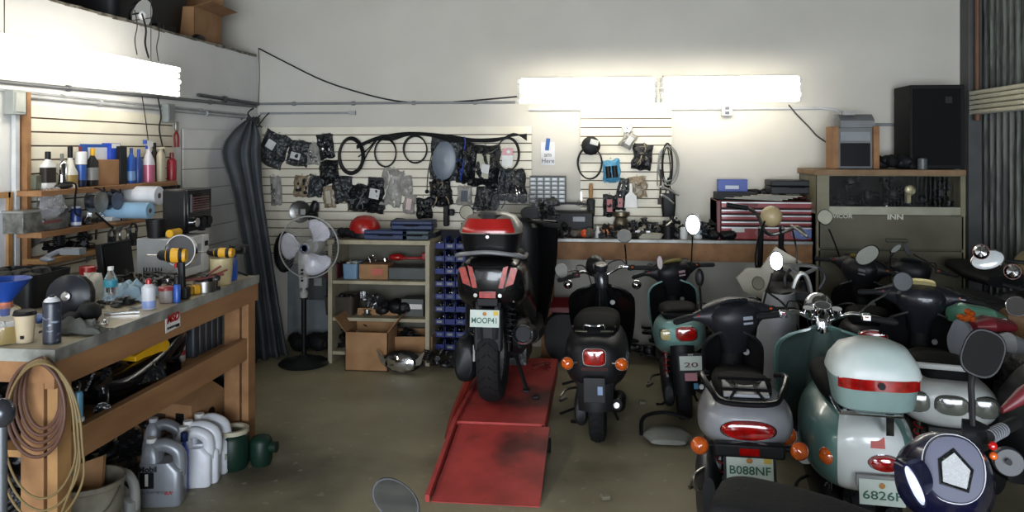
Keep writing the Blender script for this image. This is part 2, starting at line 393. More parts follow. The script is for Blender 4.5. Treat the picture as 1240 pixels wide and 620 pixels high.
# ============================================================ LOFT ITEMS
def open_carton(label, loc, dx, dy, h, rz=0., mt=CARD, flaps=True, fill=None, flap_ang=.5, name='cardboard_box', group=None):
    r = thing(name, label, 'box', loc, rz, group)
    mb = MB(); t = .006
    mb.b2(-dx/2, dx/2, -dy/2, dy/2, 0, t); mb.b2(-dx/2, -dx/2+t, -dy/2, dy/2, 0, h); mb.b2(dx/2-t, dx/2, -dy/2, dy/2, 0, h)
    mb.b2(-dx/2, dx/2, -dy/2, -dy/2+t, 0, h); mb.b2(-dx/2, dx/2, dy/2-t, dy/2, 0, h); mb.out('carton', mt, r)
    if flaps:
        for sx, sy in ((1, 0), (-1, 0), (0, 1)):
            L = dx*.42 if sx else dy*.42
            m = MB()
            if sx:
                c, s_ = math.cos(flap_ang)*L, math.sin(flap_ang)*L
                m.add([(sx*dx/2, -dy/2, h), (sx*dx/2, dy/2, h), (sx*(dx/2+c), dy/2, h+s_), (sx*(dx/2+c), -dy/2, h+s_), (sx*dx/2-sx*.005, -dy/2, h), (sx*dx/2-sx*.005, dy/2, h), (sx*(dx/2+c)-sx*.005, dy/2, h+s_+.004), (sx*(dx/2+c)-sx*.005, -dy/2, h+s_+.004)],
                      [(0, 1, 2, 3), (7, 6, 5, 4), (0, 3, 7, 4), (1, 5, 6, 2), (2, 6, 7, 3), (0, 4, 5, 1)], False)
            else:
                c, s_ = math.cos(1.3)*L, math.sin(1.3)*L
                m.add([(-dx/2, dy/2, h), (dx/2, dy/2, h), (dx/2, dy/2+c, h+s_), (-dx/2, dy/2+c, h+s_), (-dx/2, dy/2-.005, h), (dx/2, dy/2-.005, h), (dx/2, dy/2+c-.005, h+s_), (-dx/2, dy/2+c-.005, h+s_)],
                      [(0, 1, 2, 3), (7, 6, 5, 4), (0, 3, 7, 4), (1, 5, 6, 2), (2, 6, 7, 3), (0, 4, 5, 1)], False)
            m.out('flap', mt, r)
    return r
zl = ZT+.02
p = PX(228, 22, X=XL-.25); open_carton('open brown cardboard box up on the loft above the left wall', (p.x, p.y, ZT-.02), .34, .5, .30, rz=.05, flap_ang=.25)
r = thing('storage_bin', 'black plastic bin on the loft left of the open cardboard box', 'bin', (XL-.42, PX(150, 10, X=XL-.42).y, ZT-.02))
mb = MB(); mb.loft([((0, 0, 0), (.24, 0, 0), (0, .45, 0), 6), ((0, 0, .42), (.28, 0, 0), (0, .52, 0), 6)]); mb.out('tub', BLK, r)
mb = MB(); mb.loft([((0, 0, .42), (.30, 0, 0), (0, .54, 0), 6), ((0, 0, .45), (.30, 0, 0), (0, .54, 0), 6)]); mb.out('lid', pm('2a2b2c', .5), r)
p = PX(161, 4, X=XL-.06); r = thing('clamp_lamp', 'round wire rimmed lamp lying at the edge of the loft', 'lamp', (p.x, p.y, ZT+.015))
mb = MB(); mb.lathe([(.02, -.02), (.09, .03), (.11, .07)], (0, 0, .07), (.9, 0, -.25)); mb.out('reflector', CHR, r)
mb = MB(); mb.ball((.06, 0, .055), .035); mb.out('bulb', pm('e9e9e6', .3), r)
p = PX(200, 22, X=XL-.05)
mb = MB()
for i in range(5): mb.box((0, i*.05-.1, .03), (.05, .045, .03+.02*random.random()), Matrix.Rotation(random.uniform(-.5, .5), 3, 'Z'))
tag(mb.out('tool', BLK, loc=(XL-.06, p.y, ZT+.01), bev=.006), 'small black tool lying on the loft edge before the cardboard box', 'tool')
p = PX(240, 34, X=XL-.05)
mb = MB(); mb.loftY([(-.07, .02, 0, .03), (-.03, .03, 0, .05), (.05, .03, 0, .045), (.09, .01, 0, .02)]); tag(mb.out('bracket', BLK, loc=(XL-.05, p.y, ZT+.01)), 'black scrap at the loft edge right below the cardboard box', 'scrap')

# ============================================================ SLAT BOARDS
cream = mat('cream_slat_board', H('e2dcca'), .5, c2=H('d6cfba'), scale=3); groove = mat('brown_groove', H('5b4632'), .8)
whitesl = mat('white_slat_board', H('e4e3de'), .5, c2=H('dad8d2'), scale=3)
def slat_board(label, origin, ax, L, z0, z1, out, face=cream, pitch=.0762, gm=groove, gap=.009):
    """origin lower start on the wall face, ax = unit along, out = unit outward"""
    r = thing('slatwall_board', label, 'slat board', origin)
    ax, out = V(ax), V(out); mb = MB(); mb.prism([(0, 0), (L, 0), (L, z1-z0), (0, z1-z0)], (0, 0, 0), ax, (0, 0, 1), out*.010); mb.out('groove_backing', gm, r)
    z = z1-z0; mb = MB()
    while z > .01:
        a = max(0, z-pitch+gap)
        mb.prism([(0, a), (L, a), (L, z), (0, z)], out*.009, ax, (0, 0, 1), out*.012); z -= pitch
    mb.out('slats', face, r); return r
Yw = YB-.001
a = PX(27, 130, X=XL); b = PX(207, 148, X=XL)
slat_board('slatted cream board on the left wall carrying the bottle shelves', (XL, a.y, 1.0), (0, 1, 0), b.y-a.y, 1.0, PX(28, 126, X=XL).z, (1, 0, 0))
MB().box((XL+.03, a.y-.02, 1.5), (.05, .03, 1.05)).out('x', WOOD); o = bpy.data.objects['x']; o.name = 'edge_strip'; tag(o, 'brown wooden strip up the left edge of the slatted board', 'wood strip')
c = PX(219, 156, X=XL); d2 = PX(285, 156, X=XL)
slat_board('white slatted board on the left wall between shelves and curtain', (XL, c.y, .9), (0, 1, 0), min(d2.y, YB-.05)-c.y, .9, c.z, (1, 0, 0), whitesl, .152, mat('grey_groove', H('8a8984'), .8), .006)
a = PX(318, 154, Y=YB); b = PX(644, 154, Y=YB)
slat_board('wide cream slatted board on the back wall full of hanging packages', (a.x, Yw, .72), (1, 0, 0), b.x-a.x, .72, a.z, (0, -1, 0))
a = PX(703, 134, Y=YB); b = PX(813, 134, Y=YB)
slat_board('narrow cream slatted board under the left end of the tube lights', (a.x, Yw, 1.0), (1, 0, 0), b.x-a.x, 1.0, a.z, (0, -1, 0))

# ============================================================ CURTAIN
cur_m = mat('grey_curtain_cloth', H('5d6166'), .9, c2=H('4e5257'), scale=5, bump=.1)
_LE = [(306, 437, 6.12), (302, 370, 6.12), (291, 290, 6.08), (279, 225, 6.04), (268, 184, 6.0), (281, 160, 6.2), (297, 146, 6.5)]
_RE = [(349, 436, 6.35), (338, 370, 6.42), (326, 290, 6.5), (318, 230, 6.56), (316, 190, 6.6), (315, 165, 6.62), (309, 146, 6.62)]
_LE = smooth_path([PX(u, v, Y=y) for u, v, y in _LE], 6); _RE = smooth_path([PX(u, v, Y=y) for u, v, y in _RE], 6)
def curtain(a, b):
    k = b*(len(_LE)-1); i = min(int(k), len(_LE)-2); t = k-i
    p = _LE[i].lerp(_LE[i+1], t).lerp(_RE[i].lerp(_RE[i+1], t), a)
    fold = (.05*math.sin(a*2*PI*3.3+b*1.6+.6)+.018*math.sin(a*29+b*4))*(1-.3*b)
    p += V((.5, -.85, 0))*fold; p.z = max(p.z, .012); return p
mb = MB(); mb.sheet(curtain, 70, 24, .006)
tag(mb.out('curtain', cur_m, ang=180), 'floor length dark grey curtain gathered in the back left corner', 'curtain')
mb = MB(); p = PX(301, 150, Y=6.58)
for i in range(7):
    q = p+V((random.uniform(-.08, .16), random.uniform(-.03, .03), random.uniform(.0, .10)))
    mb.tube([p+V((i*.02, 0, -.03)), q, q+V((.05, 0, .05))], .006)
mb.box((p.x+.04, p.y, p.z+.03), (.10, .05, .05)); tag(mb.out('bungee_hook', pm('2a2b2b', .5)), 'tangle of dark hooks and cord holding the top of the curtain', 'hook')
# dark things hung on the left wall beside the small junction box
p = PX(213, 158, X=XL+.05); r = thing('hanging_pliers', 'red and chrome pliers hanging beside the small grey box', 'pliers', p)
mb = MB(); mb.tube([(0, .0, 0), (.0, .03, -.04), (.0, .03, -.12)], .008); mb.tube([(0, .02, 0), (.0, -.02, -.04), (.0, -.01, -.12)], .008); mb.out('grips', pm('8a1f1c', .5), r)
mb = MB(); mb.box((0, .01, .03), (.015, .04, .07)); mb.out('jaws', STL, r, bev=.004)
# wooden framed board at the left edge
p = PX(0, 285, X=XL+.02); r = thing('framed_board', 'white board in a wooden frame cut by the left photo edge', 'board', (XL+.01, p.y, p.z))
MB().box((0, 0, 0), (.012, .40, .4)).out('panel', pm('cfd3da', .4), r)
mb = MB(); e = PX(12, 285, X=XL+.02).y-p.y
mb.box((.01, e-.01, 0), (.025, .03, .44)); mb.box((.01, e-.22, .205), (.025, .42, .03)); mb.box((.01, e-.22, -.205), (.025, .42, .03)); mb.out('frame', PLY, r)
# ============================================================ BACK WALL: HANGING THINGS
YW = YB-.02
G_BAG = 'parts packages hung on the wide slatted board'
def rect(u0, v0, u1, v1, Y):
    a = PX(u0, v0, Y=Y); b = PX(u1, v1, Y=Y)
    return (a.x+b.x)/2, (a.z+b.z)/2, abs(b.x-a.x), abs(a.z-b.z)
def pillow(mb, w, h, d, seed, rough=.12, n=10, taper=.0):
    def fn(a, b):
        x = (a-.5)*w; z = (b-.5)*h
        k = (1-(abs(2*a-1))**3)*(1-(abs(2*b-1))**3)
        nz = noise.noise(V((a*3+seed, b*3, seed)))
        e = noise.noise(V((a*3+seed*3, b*3, 7)))*.12; e2 = noise.noise(V((a*3, b*3+seed*5, 2)))*.12
        return (x*(1-taper*b)+e*w, -d*k*(1+.6*nz)-d*.5*noise.noise(V((a*7+seed, b*7, 1))), z+e2*h*.8)
    # closed pillow: front sheet plus flat back
    vs = []; fs = []; W = n+1
    for i in range(W):
        for j in range(W): vs.append(fn(i/n, j/n))
    for i in range(W):
        for j in range(W):
            q = fn(i/n, j/n); vs.append((q[0], .004, q[2]))
    O = W*W
    for i in range(n):
        for j in range(n):
            a, b, c, d_ = i*W+j, (i+1)*W+j, (i+1)*W+j+1, i*W+j+1
            fs += [(a, b, c, d_), (O+d_, O+c, O+b, O+a)]
    for i in range(n): fs += [(i*W, O+i*W, O+(i+1)*W, (i+1)*W), (i*W+n, (i+1)*W+n, O+(i+1)*W+n, O+i*W+n), (i, i+1, O+i+1, O+i), (n*W+i, O+n*W+i, O+n*W+i+1, n*W+i+1)]
    mb.add(vs, fs)
def bag(label, r4, material, name='parts_bag', cat='bag', rot=0., lab=None, d=.05, header=None, group=G_BAG, inner=None, Y=YW, hook=True):
    x, z, w, h = rect(*r4, Y)
    if rot: w, h = w*.8, h*.85
    else: rot = .16*math.sin(x*37)
    w *= 1.12; h *= 1.1
    r = thing(name, label, cat, (x, Y-.02, z), group=group, rot=(0, rot, 0))
    mb = MB(); pillow(mb, w, h*.96, d, x*7.3+z*3, n=16); mb.out('bag', material, r, ang=60)
    if header: MB().box((0, -.012, h*.44), (w*.9, .006, h*.16)).out('header_card', header, r)
    if hook: mb = MB(); mb.tube([(0, .018, h*.47+.012), (0, -.03, h*.47+.01), (0, -.035, h*.47+.02)], .003); mb.out('peg_hook', CHR, r)
    if lab:
        lx, lz, lw, lh = lab; MB().box((lx*w, -d-.006-.012, lz*h), (lw*w, .003, lh*h), Matrix.Rotation(.1, 3, 'Y')).out('label_sticker', pm('cfcfcd', .6), r)
    if inner:
        kind, m2 = inner
        mb = MB()
        if kind == 'oval': mb.lathe([(0, .012), (.5, .008), (.92, .004), (1, 0)], (0, -d*1.25, -.01), (0, -1, 0), sc=(w*.40, h*.42)); mb.v = [V(q) for q in mb.v]
        elif kind == 'pair':
            for sx in (-1, 1): mb.cyl((sx*w*.18, -d, -h*.28), (sx*w*.18, -d, h*.22), w*.16)
        elif kind == 'card': mb.box((0, -d-.004, 0), (w*.42, .012, h*.55))
        elif kind == 'bits':
            rnd = random.Random(int(x*1000))
            for _ in range(7): mb.ball((rnd.uniform(-.3, .3)*w, -d-.005, rnd.uniform(-.35, .3)*h), (rnd.uniform(.05, .13)*w, .012, rnd.uniform(.04, .1)*h), n=8)
        elif kind == 'streak':
            rnd = random.Random(int(x*999))
            for _ in range(6):
                a = V((rnd.uniform(-.3, .3)*w, -d-.006, rnd.uniform(-.4, .4)*h)); b = a+V((rnd.uniform(-.2, .2)*w, 0, rnd.uniform(-.35, .35)*h)); mb.tube([a, (a+b)/2+V((.01, -.01, 0)), b], .005)
        io = mb.out({'oval': 'mirror_shell', 'pair': 'grip_pair', 'card': 'inner_card', 'bits': 'small_parts', 'streak': 'folded_strips'}[kind], m2, r)
        if kind in ('bits', 'streak'): io['kind'] = 'stuff'
    return r
DG = pm('25282b', .4); BG = pm('3c4651', .35); WL = pm('c9c8c2', .5)
bag('dark bag hanging askew at the far left beside the curtain top', (313, 158, 351, 203), BAG, rot=.45, lab=(-.05, .12, .3, .25))
bag('squarish grey package with a white label, second from the left in the top row', (351, 171, 374, 200), BAG, lab=(.0, -.1, .45, .25))
bag('clear bag of small silver parts just left of the uppermost black pack', (374, 174, 388, 199), BAGC, inner=('bits', SLVP), d=.03)
bag('small black pack left of the thick oval cable coil', (387, 164, 404, 191), BAGK, header=BLK, inner=('bits', SLVP), d=.04)
bag('black pack hanging directly below the small black pack by the oval coil', (389, 195, 410, 223), BAGK, d=.06)
bag('narrow clear bag hanging near the curtain above the chrome wheel cover', (329, 214, 341, 248), BAGC, d=.02, inner=('bits', SLVP))
bag('tan card package with a small black ring at its top corner', (358, 213, 376, 238), BAGT, d=.02, inner=('bits', BLK))
bag('blue grey bag right beside the tan card package', (375, 213, 391, 238), BAG, d=.03, inner=('streak', BG))
bag('little brown card with a pale window above the standing fan', (393, 226, 406, 251), BAGT, d=.015, inner=('card', pm('b9b39f', .5)))
bag('grey streaked bag below and left of the oval coil', (406, 215, 427, 244), BAG, d=.05, inner=('streak', GRY))
bag('lumpy black bag hanging under the oval cable coil', (423, 224, 449, 255), BAGK, d=.06, inner=('streak', GRY))
bag('black pouch with a bold white label in the second row', (446, 217, 467, 248), BAGK, d=.04, lab=(0, -.05, .5, .35), header=BLK)
bag('big clear bag right of the black pouch with the white label', (464, 205, 486, 249), BAGC, d=.04, inner=('streak', pm('d5d3cd', .3)))
bag('small clear bag hanging below the right thin cable loop', (485, 213, 499, 237), BAGC, d=.02)
bag('small bag with a pink white insert below the thin cable loops', (490, 236, 503, 258), BAGC, d=.02, inner=('card', pm('d2b8b0', .5)))
bag('cluster of small black brackets hanging left of the black lever', (506, 240, 523, 264), BAGK, d=.04, inner=('bits', STL))
bag('large dark package showing an oval blue grey mirror shell', (524, 168, 556, 218), BAG, d=.05, inner=('oval', pm('5a6570', .35)), header=BLK)
bag('narrow dark bag with a blue streak right of the oval mirror package', (555, 172, 571, 220), BAGK, d=.05, inner=('streak', BLU))
bag('large crinkled black bag with pale papers inside', (570, 177, 603, 225), BAGK, d=.08, inner=('card', pm('a6a48f', .5)), lab=(.1, -.05, .25, .2))
bag('dark grey pack below the round cable loop with the red tag', (604, 206, 622, 242), BAG, d=.05, inner=('streak', BG))
bag('dark pack with shiny strips at the right end of the wide board', (619, 207, 637, 244), BAG, d=.05, inner=('streak', CHR))
bag('glossy black bag with a tan corner under the oval mirror package', (523, 217, 546, 249), BAGK, d=.06, inner=('streak', BAGT))
bag('blister card with a blue black screen above the top box', (555, 226, 571, 248), BAGC, d=.015, inner=('card', pm('26303f', .3)))
bag('grey see-through bag of wedge shape above the top box', (574, 225, 606, 259), BAG, d=.05, rot=.2, inner=('streak', GRY))
bag('small brown bag under the big clear bag', (448, 247, 465, 258), BAGK, d=.03)
# shapes without bag
def coil(label, r4, loops, r, seed, material=BLK, name='cable_coil', Y=YW, depth=.03, spread=.07, group=None, tails=()):
    x, z, w, h = rect(*r4, Y); rnd = random.Random(seed)
    mb = MB()
    for k in range(loops):
        f = 1-spread*rnd.random(); ox, oz = rnd.uniform(-.03, .03)*w, rnd.uniform(-.02, .04)*h
        ph = rnd.random()*PI; d0 = rnd.uniform(.0, depth)
        mb.tube([(ox+w/2*f*math.cos(a), -.02-d0-.01*math.sin(a+ph), oz+h/2*f*math.sin(a)) for a in [2*PI*i/14 for i in range(14)]], r, 6, closed=True, k=3)
    for t in tails: mb.tube([PX(u, v, Y=Y-.03)-V((x, Y-.01, z)) for u, v in t], r)
    o = mb.out(name, material, loc=(x, Y-.01, z)); tag(o, label, 'cable', group); return o
coil('thick oval coil of black cable on the wide slatted board', (412, 168, 442, 211), 8, .009, 1)
coil('thin double loop of black cable right of the thick oval coil', (453, 165, 483, 204), 2, .006, 2, spread=.16, tails=[[(455, 168), (448, 178), (434, 190)], [(456, 170), (446, 184), (440, 196)]])
coil('smaller thin loop of black cable left of the oval mirror package', (490, 165, 519, 198), 2, .006, 3, spread=.12)
mb = MB()
for k in range(5):
    mb.tube([PX(u, v+k*.8-1.5, Y=YW-.04-.01*(k % 3)) for u, v in ((432, 178), (455, 168), (475, 164+k), (495, 162), (520, 163), (548, 166+k), (575, 170), (602, 169), (622, 166-k*1.5), (638, 164+k))], .006)
tag(mb.out('cable_bundle', BLK), 'long bundle of black cables running along the top of the wide board', 'cable')
mb = MB(); mb.tube([PX(u, v, Y=YW-.04) for u, v in ((526, 172), (521, 195), (518, 212), (517, 230))], .004); mb.ball(PX(517, 232, Y=YW-.04), .018)
tag(mb.out('hanging_cable', BLK), 'thin black cable with a ball end hanging left of the mirror package', 'cable')
coil('round cable loop carrying the red and white tag', (602, 167, 630, 208), 2, .006, 5, spread=.06)
x, z, w, h = rect(608, 179, 621, 203, YW-.08)
r = thing('price_tag', 'red and white tag hanging inside the round cable loop', 'tag', (x, YW-.08, z))
MB().box((0, 0, -.02), (w, .004, h*.62)).out('card', WHT, r); MB().box((0, -.001, h*.3), (w, .005, h*.36)).out('red_header', RED, r)
mb = MB(); mb.ball((w*.1, -.004, h*.3), (w*.18, .003, w*.2)); mb.out('emblem', WHT, r)
x, z, w, h = rect(534, 248, 550, 274, YW-.05); mb = MB(); mb.b2(-w*.3, w*.1, -.05, .02, -h/2, h/2); mb.b2(w*.1, w/2, -.04, 0, 0, h*.3)
tag(mb.out('black_lever', BLK, loc=(x, YW-.022, z), bev=.01), 'black upright lever block just left of the scooter mirror', 'lever')
coil('small round black ring hanging at the lower right of the wide board', (624, 205, 637, 222), 3, .005, 9)
# camouflage-like wrapped bundle
x, z, w, h = rect(601, 240, 637, 278, YW-.3)
# --- narrow board
x, z, w, h = rect(704, 164, 727, 189, YW-.05); r = thing('round_lid', 'black disc with a white sticker on the narrow slatted board', 'disc', (x, YW-.03, z))
mb = MB(); mb.lathe([(0, .03), (w*.4, .028), (w*.5, .015), (w*.5, 0), (0, 0)], (0, 0, 0), (0, -1, 0), 28); mb.out('disc', BLK, r)
MB().box((.03, -.032, .03), (.07, .003, .045), Matrix.Rotation(.25, 3, 'Y')).out('label_sticker', WL, r)
coil('cable loop hanging below the black disc on the narrow board', (699, 178, 729, 218), 2, .006, 6, spread=.05)
G2 = 'packages on the narrow slatted board'
bag('turquoise pack holding two black grips on the narrow board', (731, 194, 750, 220), pm('4f93b5', .3), name='grip_package', cat='package', d=.03, inner=('pair', BLK), group=G2)
x, z, w, h = rect(753, 148, 766, 163, YW-.04); r = thing('star_knob', 'silver star shaped knob at the top of the narrow board', 'knob', (x, YW-.03, z), group=None)
mb = MB()
for i in range(6): mb.ball((w*.36*math.cos(i*PI/3), -.01, w*.36*math.sin(i*PI/3)), (w*.16, .012, w*.16), n=8)
mb.cyl((0, 0, 0), (0, -.02, 0), w*.3); mb.out('knob', CHR, r); mb = MB(); mb.cyl((0, -.02, 0), (0, -.03, 0), w*.14); mb.out('hub', RED, r)
bag('clear bag with a white tag under the silver star knob', (751, 158, 770, 181), BAGC, d=.03, rot=.5, lab=(.1, .0, .4, .5), group=G2)
bag('square dark bag of parts right of the white tagged bag', (767, 175, 788, 205), BAGK, d=.04, inner=('streak', BAGT), group=G2)
bag('tan bag of small parts above the white scraper', (762, 214, 782, 239), BAGT, d=.02, inner=('bits', BAGT), group=G2)
bag('small grey black blister pack left of the white scraper', (748, 217, 760, 245), BAG, d=.03, inner=('bits', CHR), group=G2)
bag('red white pack low on the narrow board, left one', (731, 236, 745, 261), BAGK, d=.03, inner=('card', pm('a85a58', .5)), group=G2)
bag('red white pack low on the narrow board, right one', (745, 236, 757, 254), BAG, d=.03, inner=('card', pm('b06a66', .5)), group=G2)
x, z, w, h = rect(756, 222, 772, 252, YW-.05); mb = MB(); mb.prism([(-.5, -.5), (.5, -.5), (.42, 0), (.12, .15), (.1, .5), (-.1, .5), (-.12, .15), (-.42, 0)], (0, 0, 0), (w, 0, 0), (0, 0, h), (0, -.012, 0))
tag(mb.out('plastic_scraper', pm('deded8', .4), loc=(x, YW-.05, z), bev=.004), 'white plastic scraper hanging low on the narrow board', 'scraper')
x, z, w, h = rect(709, 222, 722, 262, YW-.05); r = thing('long_tool', 'long black tool with a tan handle at the board’s left edge'.replace('’', ''), 'tool', (x, YW-.05, z))
mb = MB(); mb.loft([((0, 0, -.5*h), (w*.35, 0, 0), (0, .02, 0), 4), ((0, 0, 0), (w*.4, 0, 0), (0, .02, 0), 4), ((0, 0, .05*h), (w*.2, 0, 0), (0, .015, 0), 3)]); mb.out('body', BLK, r)
mb = MB(); mb.loft([((0, 0, .05*h), (w*.16, 0, 0), (0, .014, 0), 2), ((0, 0, .3*h), (w*.22, 0, 0), (0, .016, 0), 2), ((0, 0, .5*h), (w*.14, 0, 0), (0, .014, 0), 2)]); mb.out('handle', PLY, r)
x, z, w, h = rect(699, 232, 709, 250, YW-.04); r = thing('scissors', 'small scissors hanging left of the long black tool', 'scissors', (x, YW-.04, z))
mb = MB()
for s_ in (-1, 1): mb.tube([(s_*w*.3+w*.25*math.cos(i*PI/4), 0, -h*.3+w*.3*math.sin(i*PI/4)) for i in range(8)], .004, closed=True)
mb.out('finger_loops', pm('8a8273', .5), r)
mb = MB(); mb.box((0, 0, h*.2), (w*.25, .006, h*.6)); mb.out('blades', STL, r)
for k, (r4, lab, m_) in enumerate((((794, 174, 822, 226), 'pale grey cable loops at the right edge of the narrow board', pm('8b8b84', .4)), ((801, 174, 814, 228), 'black cable loops above the black pouch', BLK))):
    coil(lab, r4, 3, .0045, 20+k, m_, spread=.25, tails=[[(808, 176), (812, 205), (809, 226), (815, 240)]] if k else [[(806, 178), (797, 200), (796, 225)]])
x, z, w, h = rect(801, 229, 819, 263, YW-.08); r = thing('tool_pouch', 'black pouch hanging below the cable loops', 'pouch', (x, YW-.042, z))
mb = MB(); mb.loft([((0, 0, -.5*h), (w*.42, 0, 0), (0, .03, 0), 5), ((0, 0, -.1*h), (w*.48, 0, 0), (0, .045, 0), 5), ((0, 0, .34*h), (w*.46, 0, 0), (0, .04, 0), 5)]); mb.out('pouch', BLK, r, bev=.004)
mb = MB(); mb.tube([(-w*.2, 0, .34*h), (-w*.1, 0, .6*h), (0, .03, .9*h), (w*.1, 0, .6*h), (w*.2, 0, .34*h)], .005); mb.out('strap', BLK, r)
for k, (a, b, lab) in enumerate((((800, 226), (821, 236), 'upper silver brake lever hung before the black pouch'), ((801, 236), (815, 246), 'lower silver brake lever hung before the black pouch'))):
    p, q = PX(*a, Y=YW-.14), PX(*b, Y=YW-.15); mb = MB(); mb.tube([p, p.lerp(q, .5)+V((0, 0, .008)), q], lambda t: .012-.005*t, 8); mb.ball(q, .011, n=8); mb.cyl(p-V((0, .012, 0)), p+V((0, .1, 0)), .006)
    tag(mb.out('brake_lever', ALU), lab, 'lever', 'levers before the pouch')
x, z, w, h = rect(797, 205, 803, 246, YW-.05); mb = MB(); mb.tube([(0, 0, h/2), (0, 0, 0), (-.01, 0, -h/2)], .008); mb.box((-.01, 0, -h*.45), (.03, .02, .05))
tag(mb.out('connector_lead', pm('3a2a26', .5), loc=(x, YW-.06, z)), 'dark reddish lead with a plug left of the black pouch', 'cable')
# --- note
x, z, w, h = rect(655, 172, 672, 200, YB-.004); r = thing('paper_note', 'handwritten white note fixed with blue tape between the boards', 'note', (x, YB-.004, z))
MB().box((0, 0, 0), (w, .002, h)).out('paper', pm('e0e0e2', .8), r)
ink = pm('4a4a55', .8)
for i, (s_, dz) in enumerate((('I', .22), ('am', -.05), ('Here', -.32))): text(s_, .055, 'handwriting', ink, r, (0, -.003, dz*h))
mb = MB(); mb.box((-w*.02, -.003, h*.40), (.035, .002, .105), Matrix.Rotation(.12, 3, 'Y')); mb.out('blue_tape', pm('2c5fa5', .6), r)

# ============================================================ STANDING FAN + THINGS BY THE CURTAIN
base = PX(368, 441, Z=0); fx, fy = base.x, base.y
r = thing('pedestal_fan', 'white pedestal fan with three blades and a round black base', 'fan', (fx, fy, 0))
hub = PX(374, 299, Y=fy-.12)-V((fx, fy, 0)); grey = pm('b4b4b0', .4)
mb = MB(); mb.lathe([(0, .0), (.19, 0), (.20, .012), (.18, .03), (.06, .05), (.03, .08)], n=32); mb.out('base', pm('202122', .4), r)
mb = MB(); mb.cyl((0, 0, .05), (0, 0, hub.z-.42), .020); mb.cyl((0, 0, hub.z-.43), (0, 0, hub.z-.40), .03); mb.out('pole', BLK, r)
mb = MB(); mb.cyl((0, 0, hub.z-.5), (0, 0, hub.z-.32), .016); mb.lathe([(.03, -.42), (.034, -.38), (.02, -.36)], (0, 0, hub.z)); mb.out('upper_pole', grey, r)
mb = MB(); mb.loft([((0, .0, hub.z-.34), (.035, 0, 0), (0, .03, 0), 3), ((0, 0, hub.z-.1), (.052, 0, 0), (0, .035, 0), 3), ((0, .0, hub.z-.0), (.05, 0, 0), (0, .05, 0), 3)])
cb = mb.out('control_column', grey, r)
mb = MB()
for i in range(4): mb.cyl((0, -.03, hub.z-.28+i*.028), (0, -.045, hub.z-.28+i*.028), .009, n=10)
mb.out('button', BLK, cb)
mb = MB(); mb.loft([((hub.x, -.06, hub.z), (.055, 0, 0), (0, 0, .055), 2), ((hub.x, .04, hub.z), (.075, 0, 0), (0, 0, .075), 2), ((hub.x, .14, hub.z), (.05, 0, 0), (0, 0, .05), 2)]); mb.out('motor', grey, r)
bladem = mat('milky_blade', H('c9c9d2'), .25, c2=H('b9b9c2'))
for k in range(3):
    a0 = math.radians(52+k*120)
    def bl(a, b):
        rr = .05+.175*b; wid = (.25+.85*math.sin(min(1, b*1.15)*PI*.62))*.62
        th = a0+(a-.5)*wid*1.9+.12*b; rr2 = rr*(1-.14*(2*a-1)**4) if b > .6 else rr
        return (hub.x+rr2*math.cos(th), hub.y-.01+.05*(a-.5), hub.z+rr2*math.sin(th))
    mb = MB(); mb.sheet(bl, 10, 8, .004); mb.out('blade', bladem, r, ang=180)
mb = MB(); mb.lathe([(0, .035), (.03, .03), (.045, .01), (.045, 0)], (hub.x, hub.y-.02, hub.z), (0, -1, 0)); mb.out('blade_hub', grey, r)
mb = MB()
R = .24
for i in range(60):
    a = 2*PI*i/60; c, s_ = math.cos(a), math.sin(a)
    for yy in (-.085, .075): mb.tube([(hub.x+.05*c, hub.y+yy, hub.z+.05*s_), (hub.x+.17*c, hub.y+yy*.95, hub.z+.17*s_), (hub.x+R*c, hub.y, hub.z+R*s_)], .0009, 3, k=3)
cage = pm('b9b9b6', .3, .4)
mb.out('grille', cage, r)
mb = MB(); mb.lathe([(R-.004, -.006), (R+.005, -.006), (R+.005, .006), (R-.004, .006), (R-.004, -.006)], (hub.x, hub.y, hub.z), (0, -1, 0), 48); mb.out('rim', cage, r)
mb = MB(); mb.lathe([(0, .012), (.035, .01), (.042, 0), (.042, -.004)], (hub.x, hub.y-.088, hub.z), (0, -1, 0)); bd = mb.out('badge', grey, r)
mb = MB(); mb.lathe([(.022, .0), (.028, .003), (.034, 0)], (hub.x, hub.y-.1, hub.z), (0, -1, 0)); mb.out('badge_ring', pm('4b5675', .3), bd)
# chrome wheel cover on the wall
x, z, w, h = rect(350, 241, 376, 272, YW-.04); r = thing('wheel_cover', 'round chrome mesh cover hung on the slats behind the fan', 'cover', (x, YW-.003, z))
mb = MB(); mb.lathe([(w*.42, 0), (w*.5, .02), (w*.5, .04), (w*.42, .03)], (0, 0, 0), (0, -1, 0), 28); mb.out('rim', STL, r)
mb = MB(); mb.lathe([(0, .03), (w*.2, .025), (w*.42, .01)], (0, 0, 0), (0, -1, 0), 28); mb.out('dish', JUNK, r)
mb = MB(); mb.box((-w*.15, -.04, -.0), (.03, .004, .05)); mb.box((w*.16, -.04, 0), (.045, .004, .05)); mb.out('label_sticker', WL, r)
x, z, w, h = rect(376, 241, 387, 262, YW-.04); mb = MB(); mb.ball((0, 0, 0), (w*.5, .04, h*.45)); mb.ball((-w*.2, -.02, -h*.4), (w*.7, .04, h*.3)); mb.jit(.012, 25); tag(mb.out('dark_pad', JUNK, loc=(x, YW-.05, z)), 'dark lump hanging just right of the chrome mesh cover', 'part')
x, z, w, h = rect(323, 283, 347, 345, 6.55)
r = thing('hanging_helmet', 'black round helmet hanging beside the curtain behind the fan', 'helmet', (x, 6.72, z))
mb = MB(); mb.ball((0, 0, .04), (w*.5, .12, h*.42)); mb.out('shell', BLK, r); mb = MB(); mb.ball((.02, -.07, .0), (w*.3, .07, h*.26)); mb.out('lining', pm('2b2c2e', .9), r)
